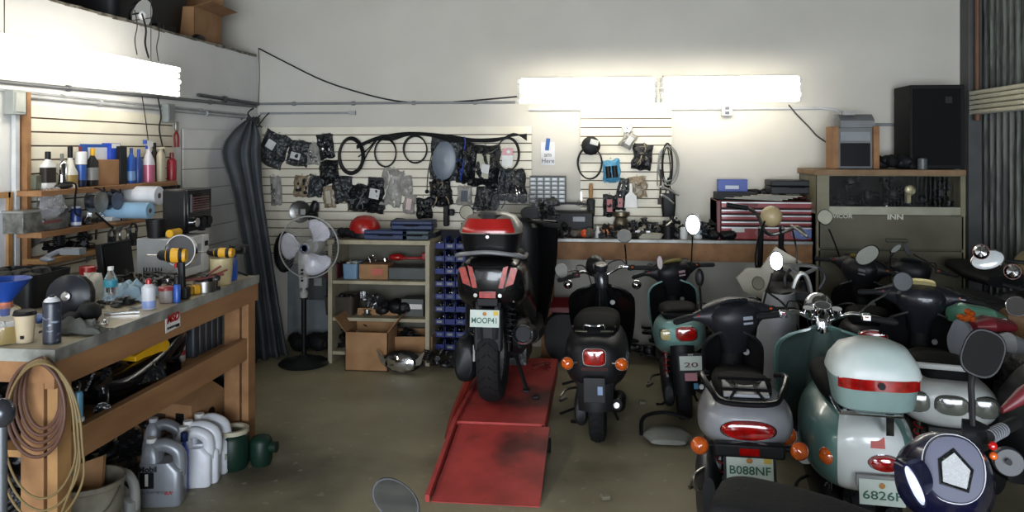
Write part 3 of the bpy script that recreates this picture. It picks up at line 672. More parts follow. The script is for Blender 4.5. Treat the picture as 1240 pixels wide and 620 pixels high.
# dark electrical cabinet / panel behind fan
x, z, w, h = rect(370, 304, 398, 362, 6.8)
r = thing('wall_panel', 'dark grey steel panel on the wall behind the fan pole', 'panel', (x, 6.80, z))
MB().box((0, 0, 0), (w, .12, h)).out('housing', pm('45494a', .5), r, bev=.005); MB().box((.03, -.063, -.05), (.07, .004, .07)).out('label_sticker', pm('8f928f', .6), r)
MB().box((0, 0, 0), (.62, .03, .62)).out('plate', pm('7e8689', .6), None, loc=(fx-.12, 6.87, .38)); o = bpy.data.objects['plate']; o.name = 'lower_wall_sheet'; tag(o, 'pale grey sheet leaning on the back wall behind the fan base', 'sheet')
# floor junk behind fan
SOFT = {'black_heap', 'black_gloves', 'pale_rag', 'black_covers', 'work_glove', 'blue_tube', 'green_cable_box', 'black_wedge', 'rusty_part', 'brown_part', 'small_tools', 'chest_clutter', 'black_gear', 'dark_boxes'}
def part_shape(m, rnd, s, R, c):
    """one believable loose part of half size s"""
    T0 = m.T; m.T = T0 @ Matrix.Translation(c) @ R.to_4x4(); k = rnd.randrange(8)
    if k == 0:      # housing with bosses
        m.box((0, 0, 0), (s*1.7, s*1.1, s*.8)); m.cyl((-s*.5, 0, 0), (-s*.5, 0, s*.75), s*.32, n=12); m.cyl((s*.45, 0, 0), (s*.45, -s*.8, 0), s*.26, n=12)
        for a, b in ((-.8, -.5), (.8, -.5), (-.8, .5), (.8, .5)): m.cyl((a*s, b*s, -s*.4), (a*s, b*s, s*.48), s*.12, n=6)
    elif k == 1:    # flanged drum
        m.lathe([(s*.25, -s*.5), (s*.9, -s*.5), (s*.95, -s*.3), (s*.6, -s*.2), (s*.6, s*.3), (s*.85, s*.36), (s*.85, s*.5), (s*.25, s*.5), (s*.25, -s*.5)], n=18)
    elif k == 2:    # lever
        m.tube([(-s*1.3, 0, 0), (-s*.4, s*.2, s*.1), (s*.5, 0, s*.15), (s*1.3, -s*.35, 0)], lambda t: s*(.16+.12*abs(t-.5)), 8); m.cyl((-s*1.3, 0, -s*.2), (-s*1.3, 0, s*.25), s*.3, n=10)
    elif k == 3:    # elbow pipe
        m.tube([(-s, 0, -s*.4), (-s*.4, 0, -s*.35), (s*.2, 0, 0), (s*.35, 0, s*.8)], s*.28, 10); m.cyl((s*.35, 0, s*.7), (s*.37, 0, s*.85), s*.42, n=12); m.cyl((-s*1.05, 0, -s*.4), (-s*.9, 0, -s*.4), s*.42, n=12)
    elif k == 4:    # ribbed block
        for i in range(5): m.box((0, 0, (i-2)*s*.3), (s*1.5, s*1.2, s*.14))
        m.cyl((0, 0, -s*.7), (0, 0, s*.85), s*.42, n=12)
    elif k == 5:    # domed cover
        m.lathe([(0, s*.5), (s*.5, s*.42), (s*.9, s*.1), (s, -s*.15), (s*.95, -s*.3), (0, -s*.3)], n=18, sc=(1, .75)); m.cyl((s*.2, 0, s*.3), (s*.2, 0, s*.65), s*.18, n=10)
    elif k == 6:    # coil spring / hose loop
        m.tube([(s*.8*math.cos(i*PI/5), s*.6*math.sin(i*PI/5), s*.05*i-s*.3) for i in range(16)], s*.12, 6, k=2)
    else:           # bracket
        m.prism([(-1, -.4), (1, -.4), (1, 0), (.2, .1), (0, .9), (-.5, .9), (-.6, .1), (-1, 0)], (0, -s*.2, 0), (s, 0, 0), (0, 0, s), (0, s*.4, 0)); m.cyl((-s*.25, -s*.35, s*.5), (-s*.25, s*.35, s*.5), s*.22, n=10)
    m.T = T0
SING = {'chrome_trim': 'chrome_trim', 'engine_part': 'engine_part', 'stored_parts': 'stored_part', 'machine_parts': 'machine_part', 'silver_bits': 'silver_bit', 'oily_parts': 'oily_part', 'box_contents': 'loose_part', 'parts_heap': 'loose_part', 'crumpled_bags': 'crumpled_bag', 'tool_pile': 'hand_tool', 'black_part': 'black_part', 'dark_part': 'dark_part', 'silver_sockets': 'socket', 'black_tools': 'hand_tool', 'pipe_fitting': 'fitting', 'black_wrenches': 'wrench', 'mixed_tools': 'hand_tool', 'shiny_tools': 'socket', 'chrome_fittings': 'fitting', 'motor_covers': 'motor_cover', 'floor_clutter': 'loose_part', 'corner_machinery': 'machine_part'}
def blobs(label, cat, name, loc, ext, n, seed, material=JUNK, sz=(.03, .08), flat=1., group=None, jit=.02, one=None):
    rnd = random.Random(seed); soft = name in SOFT
    placed = []; mb = MB(); grp = group or cat+', '+' '.join(label.split()[-5:])
    for _ in range(n):
        c = V((rnd.uniform(-1, 1)*ext[0], rnd.uniform(-1, 1)*ext[1], 0)); s_ = rnd.uniform(*sz)
        R = Matrix.Rotation(rnd.uniform(0, 2*PI), 3, 'Z') @ Matrix.Rotation(rnd.uniform(-.7, .7), 3, 'X')
        if soft:
            c.z = s_*flat*.8+rnd.random()*max(0, ext[2]-s_*2)
            mb.ball(c, (s_*1.15, s_*.8, s_*flat*.8), n=12, rot=R)
        else:
            m = MB(); k = rnd.randrange(8) ; part_shape(m, rnd, s_, R, V((0, 0, 0)))
            lo = min(p.z for p in m.v); m.v = [p-V((0, 0, lo)) for p in m.v]
            if flat < 1: m.v = [V((p.x, p.y, p.z*flat)) for p in m.v]
            hi = max(p.z for p in m.v); hz_ = 0.
            for (qx, qy, qr, qt) in placed:
                if (c.x-qx)**2+(c.y-qy)**2 < (.62*(qr+s_))**2: hz_ = max(hz_, qt*.88)
            if hz_+hi > ext[2]*1.25+.03: continue
            placed.append((c.x, c.y, s_, hz_+hi))
            o = m.out(SING[name], material, loc=V(loc)+V((c.x, c.y, hz_+.001)), bev=0); tag(o, one or LAB1.get(label, label), LAB2.get(name, 'part'), grp)
    if soft:
        mb.jit(.012, 18); mb.v = [V((p.x, p.y, max(p.z, 0.001))) for p in mb.v]
        o = mb.out(name, material, loc=loc); tag(o, label, cat, group); return o
LAB2 = {'chrome_trim': 'trim', 'crumpled_bags': 'bag', 'tool_pile': 'tool', 'silver_sockets': 'socket', 'black_tools': 'tool', 'pipe_fitting': 'fitting', 'black_wrenches': 'wrench', 'mixed_tools': 'tool', 'shiny_tools': 'socket', 'chrome_fittings': 'fitting', 'motor_covers': 'cover'}
LAB1 = {
 'chrome trim pieces heaped on the little cardboard box': 'chrome trim piece heaped on the little cardboard box',
 'carburettor and chrome engine bits on the middle shelf': 'chrome engine part piled on the middle shelf of the beige unit',
 'oily parts on the lowest shelf behind the cardboard boxes': 'oily dark part on the lowest shelf behind the cardboard boxes',
 'dark oily parts filling the lower cardboard box': 'dark oily part inside the lower cardboard box',
 'black parts heaped at the foot of the blue bin rack': 'black part heaped at the foot of the blue bin rack',
 'pile of dark crumpled bags behind the scooter at the left end of the counter': 'dark crumpled bag of parts at the left end of the counter',
 'mixed dark tools in front of the black stereo on the counter': 'small dark tool in front of the black stereo on the counter',
 'black knobs on the counter in the middle of the clutter': 'small black part beside the orange part on the counter',
 'dark round parts behind the silver bowl on the counter': 'dark greasy part behind the silver bowl on the counter',
 'black tools at the counter between bowl and white lamp bottle': 'small black part behind the black mug on the counter',
 'dark motor parts stored under the counter behind the round scooter': 'dark motor part stored under the counter behind the round black scooter',
 'dark parts stored under the counter behind the teal scooter': 'dark part stored under the counter behind the turquoise scooter',
 'dark machine parts behind the cabinet glass at its left': 'dark machine part behind the left half of the cabinet glass',
 'dark machine parts behind the cabinet glass at its right': 'dark machine part behind the right half of the cabinet glass',
 'silver bits at the middle behind the cabinet glass': 'little silver part in the middle behind the cabinet glass',
 'dark machinery standing in the right corner behind the parked scooters': 'dark machine part stacked along the metal right wall',
 'silver sockets and clips scattered on the middle shelf': 'silver socket or clip scattered on the middle wall shelf',
 'black tools and drill bits on the lowest shelf': 'small black tool on the lowest light wooden wall shelf',
 'dark pipe fitting behind the steel tin on the bench': 'dark pipe fitting behind the steel tin on the bench',
 'black wrenches and levers in the middle of the bench': 'black wrench or lever lying in the middle of the bench',
 'mixed sockets and pliers at the back of the bench before the black panel': 'greasy hand tool at the back of the bench before the black board',
 'shiny screwdrivers and sockets left of the upright drill': 'shiny socket lying left of the upright drill',
 'small chrome fittings at the bench front edge near the spray can': 'tiny chrome fitting at the bench front edge near the spray can',
 'black motor covers and film along the near half of the lower shelf': 'shiny black motor cover on the near half of the lower bench shelf',
 'black clutter on the floor under the near half of the workbench': 'black part on the floor under the near half of the workbench',
 'dark clutter on the floor under the far half of the workbench': 'dark part on the floor under the far half of the workbench'}
p = PX(372, 432, Z=0); blobs('heap of black cloth and straps behind the fan base', 'heap', 'black_heap', (p.x-.05, 6.62, 0), (.2, .1, .16), 12, 3, pm('17181a', .7), (.05, .09))

# ============================================================ SHELF UNIT
sh_m = mat('worn_beige_shelf', H('a39a80'), .6, c2=H('8c836b'), scale=6)
a = PX(397, 440, Z=0); yf = a.y; b = PX(520, 440, Y=yf); sx0, sx1 = a.x, b.x; W = sx1-sx0
ztop = PX(450, 291, Y=yf).z; D = YB-.04-yf
D = min(D, .45)
r = thing('shelf_unit', 'low beige open shelf unit standing against the back wall', 'shelf', ((sx0+sx1)/2, yf+D/2, 0))
t = .035
for s_ in (-1, 1): MB().box((s_*(W/2-t/2), 0, ztop/2-t/2), (t, D, ztop-t)).out('side_panel', sh_m, r, bev=.003)
sz = [PX(450, 347, Y=yf).z, PX(450, 386, Y=yf).z]
SC = (sx0+sx1)/2
for zz in (ztop, ):
    MB().box((0, 0, zz-t/2), (W+.01, D, t)).out('top_panel', sh_m, r, bev=.003)
for zz in [PX(450, 340, Y=yf).z, PX(450, 385, Y=yf).z, .10]: MB().box((0, 0, zz-t/2), (W-2*t, D-.02, t*.8)).out('shelf_board', sh_m, r, bev=.003)
z1, z2 = PX(450, 340, Y=yf).z-.003, PX(450, 385, Y=yf).z-.003
MB().box((0, D/2-.006, ztop/2), (W-2*t, .01, ztop-.1)).out('back_panel', pm('5c584c', .7), r)
def sp(u, z): q = PX(u, 300, Y=yf+.18); return (q.x, yf+.18, z)
def binn(name, label, loc, w, d, h, material, cat='bin', group=None, content=None, t=.008, flare=1.08):
    r = thing(name, label, cat, loc, group=group); mb = MB()
    prof = []
    for (z, k) in ((0, 1), (h, flare)):
        prof.append(((0, 0, z), (w/2*k/flare, 0, 0), (0, d/2*k/flare, 0), 8))
    for (z, k) in ((h, flare), (.008, 1)):
        prof.append(((0, 0, z), (w/2*k/flare-t, 0, 0), (0, d/2*k/flare-t, 0), 8))
    mb.loft(prof, 32); mb.out('tub', material, r)
    if content:
        q = MB(); rnd = random.Random(int(w*1e4)+len(label))
        for _ in range(9): q.ball((rnd.uniform(-.35, .35)*w, rnd.uniform(-.3, .3)*d, h*.85), (rnd.uniform(.08, .2)*w, rnd.uniform(.1, .2)*d, rnd.uniform(.1, .3)*h), n=8)
        q.out('contents', content, r)
    return r
binn('parts_bin', 'dark red bin on the upper shelf at its left end', sp(405, z1), .13, .2, .12, pm('4a2426', .5), content=JUNK)
binn('parts_bin', 'pale blue white bin beside the dark red bin on the upper shelf', sp(428, z1), .13, .2, .12, pm('6d8ca6', .5), content=pm('cfcfcc', .5))
r = thing('small_carton', 'little cardboard box with a red label on the upper shelf', 'box', sp(456, z1)); MB().b2(-.12, .12, -.09, .09, 0, .12).out('carton', CARD, r, bev=.003); MB().box((.03, -.091, .06), (.09, .003, .05)).out('label_sticker', pm('b5574a', .5), r)
o = blobs('chrome trim pieces heaped on the little cardboard box', 'part', 'chrome_trim', sp(457, z1+.121), (.1, .05, .05), 8, 4, CHR, (.02, .045)); 
mb = MB(); mb.ball((0, 0, .03), (.07, .05, .03)); mb.box((.12, 0, .025), (.2, .06, .02), Matrix.Rotation(.2, 3, 'Z')); mb.box((.26, 0, .04), (.1, .05, .06)); tag(mb.out('red_fairing', RED, loc=(sp(485, 0)[0]-.05, yf+.26, z1+.13), bev=.01), 'red fairing scrap on the upper shelf at right', 'fairing')
mb = MB(); mb.b2(-.16, .16, -.1, .1, 0, .10); tag(mb.out('storage_case', pm('3d4240', .5), loc=sp(497, z1), bev=.008), 'grey case under the red fairing scrap on the upper shelf', 'case')
r = binn('parts_bin', 'brown dark bin on the middle shelf at left', sp(415, z2), .25, .22, .15, pm('3c352b', .6), content=JUNK)
o = blobs('carburettor and chrome engine bits on the middle shelf', 'engine part', 'engine_part', sp(450, z2), (.09, .07, .14), 14, 8, SLVP, (.03, .05))
o = blobs('black covers piled on the middle shelf beside the engine bits', 'pile', 'black_covers', sp(478, z2), (.13, .07, .15), 12, 9, BLK, (.04, .07))
mb = MB(); mb.b2(-.09, .09, -.08, .08, 0, .14); mb.m(WL); mb.b2(-.08, .08, -.082, -.078, .06, .10); tag(mb.out('carton', pm('4c4d4a', .6), loc=sp(502, z2), bev=.004), 'grey box with a pale label at the right of the middle shelf', 'box')
o = blobs('oily parts on the lowest shelf behind the cardboard boxes', 'pile', 'oily_parts', sp(455, .087), (.4, .1, .28), 26, 10, JUNK, (.04, .09))
r = thing('oil_carton', 'tipped white and red carton at the foot of the shelf unit', 'box', (sx0+.13, yf+.12, .09), rot=(0, .5, .2)); MB().box((0, 0, .09), (.06, .12, .17)).out('carton', WL, r); MB().box((0, -.061, .09), (.05, .003, .09)).out('red_panel', RED, r)
# on top of the unit
r = thing('helmet', 'red and black open helmet on top of the shelf unit', 'helmet', (sp(441, 0)[0], yf+.2, ztop))
mb = MB(); mb.lathe([(.125, .04), (.13, .08), (.11, .14), (.06, .175), (0, .185)], n=24); mb.out('shell', RED, r)
mb = MB(); mb.lathe([(.09, .0), (.128, .01), (.13, .045), (.1, .045)], n=24); mb.out('trim', BLK, r)
mb = MB(); mb.tube([(-.1, -.06, .03), (-.13, -.1, .02), (-.16, -.22, .03), (-.17, -.26, -.05), (-.18, -.26, -.12)], .008); mb.out('strap', BLK, r)
o = blobs('black gloves and straps left of the red helmet', 'gloves', 'black_gloves', (sp(425, 0)[0], yf+.15, ztop), (.09, .06, .10), 9, 12, pm('1b1b1d', .8), (.03, .06))
o = blobs('pale rag at the left end of the shelf unit top', 'rag', 'pale_rag', (sp(406, 0)[0], yf+.15, ztop), (.05, .04, .04), 5, 13, pm('8c9096', .8), (.03, .05))
mb = MB(); mb.ball((0, 0, .05), (.09, .07, .055)); mb.jit(.01, 20); tag(mb.out('hat', pm('3b2c26', .8), loc=(sp(481, 0)[0], yf+.3, ztop+.05)), 'brown cap behind the navy cases on the shelf unit', 'cap')
def hardcase(label, loc, w, d, h, col, name='tool_case'):
    r = thing(name, label, 'case', loc); MB().b2(-w/2, w/2, -d/2, d/2, 0, h*.55).out('lower_shell', col, r, bev=.008); MB().b2(-w/2, w/2, -d/2, d/2, h*.57, h).out('lid', col, r, bev=.008)
    mb = MB(); mb.tube([(-.05, -d/2, h*.5), (-.05, -d/2-.02, h*.5), (.05, -d/2-.02, h*.5), (.05, -d/2, h*.5)], .006); mb.out('handle', BLK, r); return r
NAVY = pm('1f2e52', .5)
hardcase('long navy case lying on the shelf unit left of the second case', (sp(472, 0)[0], yf+.15, ztop), .36, .2, .075, NAVY)
hardcase('teal grey case lying on the right end of the shelf unit', (sp(507, 0)[0], yf+.15, ztop), .22, .2, .075, pm('33424c', .5))
hardcase('upper navy case stacked on the two lower cases', (sp(505, 0)[0]-.02, yf+.17, ztop+.08), .34, .2, .07, NAVY)
# floor boxes
p = PX(443, 450, Z=0); open_carton('tall open cardboard box on the floor before the shelf unit', (p.x, p.y+.16, 0), .34, .3, .30, flap_ang=.9)
p = PX(495, 443, Z=0); open_carton('lower cardboard box with dark contents right of the tall one', (p.x, p.y+.2, 0), .33, .3, .22, flaps=False, rz=.1)
blobs('dark oily parts filling the lower cardboard box', 'pile', 'box_contents', (p.x, p.y+.2, .03), (.11, .09, .26), 16, 21, JUNK, (.03, .06))
p = PX(487, 452, Z=0); r = thing('headlight_unit', 'chrome headlight unit lying on the floor before the lower cardboard box', 'headlight', (p.x, p.y, 0))
mb = MB(); mb.loft([((0, -.05, .09), (.12, 0, 0), (0, 0, .07), 2.2), ((0, 0, .09), (.15, 0, 0), (0, 0, .085), 2.2), ((0, .07, .09), (.06, 0, 0), (0, 0, .05), 2)]); mb.out('bucket', BLK, r)
mb = MB(); mb.loft([((0, -.07, .09), (.05, 0, 0), (0, 0, .03), 2), ((0, -.06, .09), (.10, 0, 0), (0, 0, .06), 2.2), ((0, -.045, .09), (.122, 0, 0), (0, 0, .072), 2.2)]); mb.jit(.012, 30); mb.out('reflector', CHR, r, ang=20)
for s_ in (-1, 1):
    mb = MB(); mb.prism([(s_*.06, .06), (s_*.19, .19), (s_*.15, .08)], (0, -.05, 0), (1, 0, 0), (0, 0, 1), (0, .03, 0)); mb.out('side_wing', CHR, r)
# ============================================================ BLUE BIN RACK
a = PX(521, 437, Z=0); yb = a.y+.05; b = PX(561, 300, Y=yb); zt = PX(540, 283, Y=yb).z; W = b.x-a.x; x0 = a.x+.02
r = thing('bin_rack', 'tall rack of small blue parts bins beside the shelf unit', 'rack', (x0+W/2, yb+.14, 0))
frame = pm('0e1120', .6); BINB = pm('16297a', .5)
mb = MB()
for s_ in (-1, 1): mb.box((s_*W/2, 0, zt/2), (.015, .24, zt))
mb.box((0, .12, zt/2), (W, .01, zt)); mb.out('frame', frame, r)
rows = 9; rh = (zt-.1)/rows
for i in range(rows):
    for j in range(3 if i > 0 else 3):
        w = W/3; cx = -W/2+w*(j+.5); z = .08+i*rh
        m = MB(); m.b2(cx-w*.45, cx+w*.45, -.13, .1, z, z+.008); m.b2(cx-w*.45, cx+w*.45, -.135, -.125, z, z+rh*.42)
        m.b2(cx-w*.46, cx-w*.42, -.13, .1, z, z+rh*.8); m.b2(cx+w*.42, cx+w*.46, -.13, .1, z, z+rh*.8)
        q = m.out('bin', BINB, r)
        rnd = random.Random(i*7+j)
        if rnd.random() < .6:
            k = MB(); k.box((cx, -.137, z+rh*.22), (w*.5, .003, rh*.2)); k.out('label_slot', pm('6a7288', .6) if rnd.random() < .5 else pm('9a9a96', .6), q)
        k = MB()
        for _ in range(4): k.ball((cx+rnd.uniform(-.3, .3)*w, rnd.uniform(-.08, .05), z+rh*.35), (w*.15, .03, rh*.15), n=6)
        k.out('small_parts', SLVP if rnd.random() < .4 else JUNK, q)
blobs('black parts heaped at the foot of the blue bin rack', 'heap', 'parts_heap', (x0+W/2, yb-.18, 0), (.20, .06, .12), 14, 31, JUNK, (.03, .06))

# ============================================================ BACK COUNTER
steel_top = mat('scuffed_metal_top', H('8a8b88'), .38, .6, c2=H('6a6963'), scale=5)
top_z = .998; yF = PX(700, 289, Z=top_z).y; xL = PX(652, 289, Z=top_z).x; xRr = PX(1003, 293, Z=top_z).x
r = thing('back_counter', 'long brown workbench with a grey top along the back wall', 'workbench', ((xL+xRr)/2, (yF+YB)/2, 0))
cx, cyy = (xL+xRr)/2, (yF+YB)/2; L = xRr-xL; DD = YB-.03-yF
MB().box((0, -.005, top_z-.015), (L, DD, .03)).out('top', steel_top, r, bev=.004)
zb = PX(700, 315, Y=yF).z
MB().box((0, -DD/2+.03, (top_z-.03+zb)/2), (L-.02, .035, top_z-.03-zb)).out('apron', WOOD, r)
for s_ in (-.5, -.02, .5):
    x = s_*(L-.12)
    for yy in (-DD/2+.09, DD/2-.09): MB().box((x, yy, zb/2+.04), (.09, .09, zb+.08)).out('leg', WOOD, r)
def ct(u, v=None, dy=.12, z=top_z):  # point on the counter
    return (PX(u, 285, Y=yF+dy).x, yF+dy, z)
# board panel right of the lift scooter (brown cabinet side)
p = PX(643, 380, Y=6.3); q = PX(656, 380, Y=6.3)
# parts drawer cabinet
x, z, w, h = rect(642, 213, 685, 246, YB-.12); r = thing('drawer_organizer', 'grey organizer with rows of small clear drawers left of the narrow board', 'organizer', (x, YB-.10, z))
MB().box((0, .0, 0), (w, .15, h)).out('cabinet', pm('3a3d3f', .5), r)
for i in range(5):
    for j in range(6):
        ww, hh = w/5, h/6.4
        q = MB(); q.box((-w/2+ww*(i+.5), -.078, -h/2+hh*(j+.65)), (ww*.82, .012, hh*.74)); dr = q.out('drawer', pm('8f928f', .3), r)
        q = MB(); q.box((-w/2+ww*(i+.5), -.087, -h/2+hh*(j+.75)), (ww*.5, .01, hh*.3)); q.out('drawer_pull', pm('c9ccc9', .3), dr)
# clutter on the counter
r = thing('stereo', 'black boxy stereo at the left end of the counter below the drawers', 'stereo', ct(690, dy=.3))
MB().b2(-.2, .2, -.1, .1, 0, .2).out('body', BLK, r, bev=.012); mb = MB(); mb.tube([(-.15, -.02, .2), (-.13, -.02, .26), (.13, -.02, .26), (.15, -.02, .2)], .01); mb.out('handle', BLK, r)
MB().box((.08, -.101, .14), (.1, .004, .04)).out('display', pm('3d4244', .3), r); mb = MB(); mb.cyl((-.11, -.1, .09), (-.11, -.115, .09), .055); mb.out('speaker_grille', pm('26282a', .6), r)
items = [
 ('crumpled_bags', 'pile of dark crumpled bags behind the scooter at the left end of the counter', 'pile', 662, .30, (.15, .12, .26), 18, BAG, (.05, .09)),
 ('tool_pile', 'mixed dark tools in front of the black stereo on the counter', 'pile', 668, .1, (.14, .05, .08), 12, JUNK, (.02, .05)),
 ('green_cable_box', 'small green and black gadget left on the counter by the stereo', 'gadget', 650, .22, (.06, .04, .14), 6, pm('2c5a4c', .4), (.02, .05)),
 ('rusty_part', 'dull brown flat part on the counter before the narrow board', 'part', 701, .12, (.12, .05, .06), 9, pm('5a5246', .6), (.03, .05)),
 ('black_part', 'black knobs on the counter in the middle of the clutter', 'part', 735, .18, (.06, .04, .06), 7, BLK, (.02, .04)),
 ('dark_part', 'dark round parts behind the silver bowl on the counter', 'part', 775, .28, (.08, .05, .12), 9, JUNK, (.03, .06)),
 ('black_part', 'black tools at the counter between bowl and white lamp bottle', 'tools', 815, .2, (.08, .06, .12), 9, BLK, (.03, .05)),
 ('black_wedge', 'black seat shaped piece on the counter before the red chest', 'part', 882, .06, (.12, .03, .05), 6, BLK, (.04, .05)),
 ('brown_part', 'brown copper part right of the white bottle on the counter', 'part', 852, .25, (.04, .04, .12), 6, pm('5c4030', .5), (.03, .05))]
items += [('tool_pile', 'greasy part in the clutter below the narrow board', 'part', 742, .16, (.20, .10, .10), 16, JUNK, (.025, .05)), ('tool_pile', 'greasy part in the clutter left of the black mug', 'part', 795, .24, (.16, .08, .12), 14, JUNK, (.03, .055)), ('tool_pile', 'silver or grey part lying in the clutter on the counter', 'part', 765, .12, (.35, .08, .05), 12, SLVP, (.02, .035)), ('tool_pile', 'dark part lying on the counter left of the red tool chest', 'part', 858, .16, (.06, .08, .12), 7, JUNK, (.03, .05))]
for i, (n_, l_, c_, u, dy, e, k, m_, s_) in enumerate(items): blobs(l_, c_, n_, ct(u, dy=dy), e, k, 40+i, m_, s_)
def can(name, label, cat, loc, r_, h, body, band=None, cap=None, capr=None, caph=None, group=None, shoulder=.12, bandm=None, parts=True, sc=(1, 1)):
    r = thing(name, label, cat, loc, group=group); mb = MB()
    mb.lathe([(0, 0), (r_*.95, 0), (r_, .01), (r_, h*(1-shoulder)), (r_*.5, h), (0, h)], n=20, sc=sc); mb.out('body', body, r)
    if band: mb = MB(); mb.lathe([(r_*1.01, h*band[0]), (r_*1.015, h*band[0]+.001), (r_*1.015, h*band[1]), (r_*1.01, h*band[1])], n=20, sc=sc); mb.out('label_band', bandm or WL, r)
    if cap: mb = MB(); cr = capr or r_*.5; ch = caph or .03; mb.lathe([(cr, h-.005), (cr, h+ch), (cr*.85, h+ch+.004), (0, h+ch+.004)], n=16); mb.out('cap', cap, r)
    return r
can('jar', 'small white jar on the counter near its front edge', 'jar', ct(828, dy=.08), .03, .07, WHT, cap=WHT, capr=.028, caph=.02)
can('spray_bottle', 'white bottle standing on the counter left of the red tool chest', 'bottle', ct(845, dy=.14), .035, .16, WHT, cap=WHT, capr=.018, band=(.2, .6), bandm=pm('9fb4c0', .4))
can('small_bottle', 'small white capped bottle among the dark clutter at mid counter', 'bottle', ct(724, dy=.1), .022, .06, WHT, cap=WHT, capr=.014)
mb = MB(); mb.ball((0, 0, .035), (.038, .035, .034)); tag(mb.out('orange_ball', pm('d8512a', .4), loc=ct(708, dy=.08)), 'orange ball shaped lens on the counter', 'lens')
mb = MB(); mb.box((0, 0, .035), (.10, .06, .06)); mb.ball((.03, 0, .07), (.04, .03, .02)); tag(mb.out('orange_part', pm('c8702c', .5), loc=ct(731, dy=.22), bev=.01), 'orange box shaped part on the counter below the narrow board', 'part')
mb = MB(); mb.lathe([(0, .0), (.09, .0), (.13, .03), (.14, .05), (.12, .05), (.08, .015), (0, .01)], n=28); tag(mb.out('metal_bowl', STL, loc=ct(762, dy=.13)), 'shallow silver bowl on the counter below the narrow board', 'bowl')
mb = MB(); mb.lathe([(0, .0), (.06, .0), (.065, .10), (.05, .14), (.075, .16), (.075, .19), (0, .19)], n=20); tag(mb.out('metal_pot', mat('brass_pot', H('6c6250'), .35, .7), loc=ct(752, dy=.38)), 'tarnished metal pot at the back of the counter', 'pot')
mb = MB(); mb.tube([(-.14, 0, .04), (-.05, 0, .05), (.1, 0, .08), (.2, .05, .16)], .015); mb.box((-.08, 0, .03), (.12, .05, .04)); tag(mb.out('metal_lever', STL, loc=ct(790, dy=.2)), 'long silver lever lying across the counter clutter', 'lever')
r = thing('plastic_tray', 'shallow cream plastic tray on the counter front', 'tray', ct(787, dy=.09)); mb = MB(); mb.loft([((0, 0, 0), (.09, 0, 0), (0, .04, 0), 5), ((0, 0, .04), (.11, 0, 0), (0, .05, 0), 5), ((0, 0, .04), (.10, 0, 0), (0, .043, 0), 5), ((0, 0, .01), (.085, 0, 0), (0, .035, 0), 5)]); mb.out('tray', pm('b5b09c', .5), r)
mb = MB(); mb.loft([((0, 0, 0), (.05, 0, 0), (0, .05, 0), 2), ((0, 0, .10), (.055, 0, 0), (0, .055, 0), 2), ((0, 0, .10), (.045, 0, 0), (0, .045, 0), 2), ((0, 0, .02), (.04, 0, 0), (0, .04, 0), 2)]); mb.tube([(.05, 0, .08), (.085, 0, .07), (.085, 0, .03), (.05, 0, .02)], .008)
tag(mb.out('black_mug', BLK, loc=ct(809, dy=.1)), 'black mug on the counter beside the cream tray', 'mug')
# under the counter: storage things on the floor
blobs('dark motor parts stored under the counter behind the round scooter', 'pile', 'stored_parts', (.55, yF+.26, 0), (.5, .10, .25), 18, 61, JUNK, (.06, .12))
blobs('dark parts stored under the counter behind the teal scooter', 'pile', 'stored_parts', (1.5, yF+.26, 0), (.3, .10, .3), 14, 62, JUNK, (.06, .12))
p = PX(675, 380, Y=6.35)
r = thing('red_tank', 'dull red plastic part stored under the counter beside the lift', 'tank', (p.x+.05, 6.55, 0))
mb = MB(); mb.loftY([(-.1, .16, .0, .38), (.0, .18, 0, .42), (.15, .16, 0, .36)]); mb.out('body', pm('2b2a2c', .5), r)
mb = MB(); mb.loftY([(-.13, .16, .40, .44), (0, .20, .39, .50), (.15, .17, .37, .43)]); mb.out('red_cover', pm('7c2226', .4), r)
# ============================================================ RED TOOL CHEST
p0 = PX(868, 289, Y=yF+.06); p1 = PX(1001, 289, Y=yF+.06); W = p1.x-p0.x; Hh = PX(900, 243, Y=yF+.06).z-top_z
cxx = (p0.x+p1.x)/2; dd = .38
r = thing('tool_chest', 'wide red metal tool chest with drawers on the counter', 'tool chest', (cxx, yF+.06+dd/2, top_z))
chest = pm('8f1416', .35, coat=.3)
MB().b2(-W/2, W/2, -dd/2+.012, dd/2, 0, Hh).out('body', pm('3a0d0e', .5), r, bev=.006)
for s_ in (-1, 1): MB().b2(s_*(W/2)-.03*(s_ > 0), s_*(W/2)+.03*(s_ < 0), -dd/2, dd/2, 0, Hh).out('side_post', pm('641012', .4), r, bev=.004)
hs = [.30, .15, .15, .15, .20]; hs = [.36, .14, .16, .14, .20]; z = 0
for k, hf in enumerate(hs):
    h = hf*Hh; xs = [(-W/2+.035, W/2-.035)]
    for a, b in xs:
        m = MB(); m.b2(a, b, -dd/2-.006, -dd/2+.01, z+.006, z+h-.014); dr = m.out('drawer', chest, r, bev=.003)
        m = MB(); m.b2(a, b, -dd/2-.014, -dd/2-.006, z+h-.020, z+h-.010); m.out('drawer_trim', pm('b9b9b9', .3, .5), dr)
        if k == 0:
            m = MB(); m.box((-.26, -dd/2-.008, z+h*.7), (.1, .003, .035)); m.out('label_sticker', WL, dr)
            for (sx, c1) in ((-.04, '8d4b4a'), (.24, '5d6fa0')):
                m = MB(); m.ball((sx, -dd/2-.008, z+h*.48), (.09, .003, .045)); m.out('oval_sticker', pm(c1, .5), dr)
                text('TOOLS' if False else 'S', .05, 'sticker_letter', WL, dr, (sx, -dd/2-.0125, z+h*.48), sx=1.8)
    z += h
zc = top_z+Hh+.001
text('VCTORY' if False else 'VICTOR', .03, 'brand_lettering', pm('2b2b2b', .5), r, (-.16, -dd/2-.008, Hh*.885), bold=.0005)
def on(u, dy=.0): return (PX(u, 243, Y=yF+.06+dd/2+dy).x, yF+.06+dd/2+dy, zc)
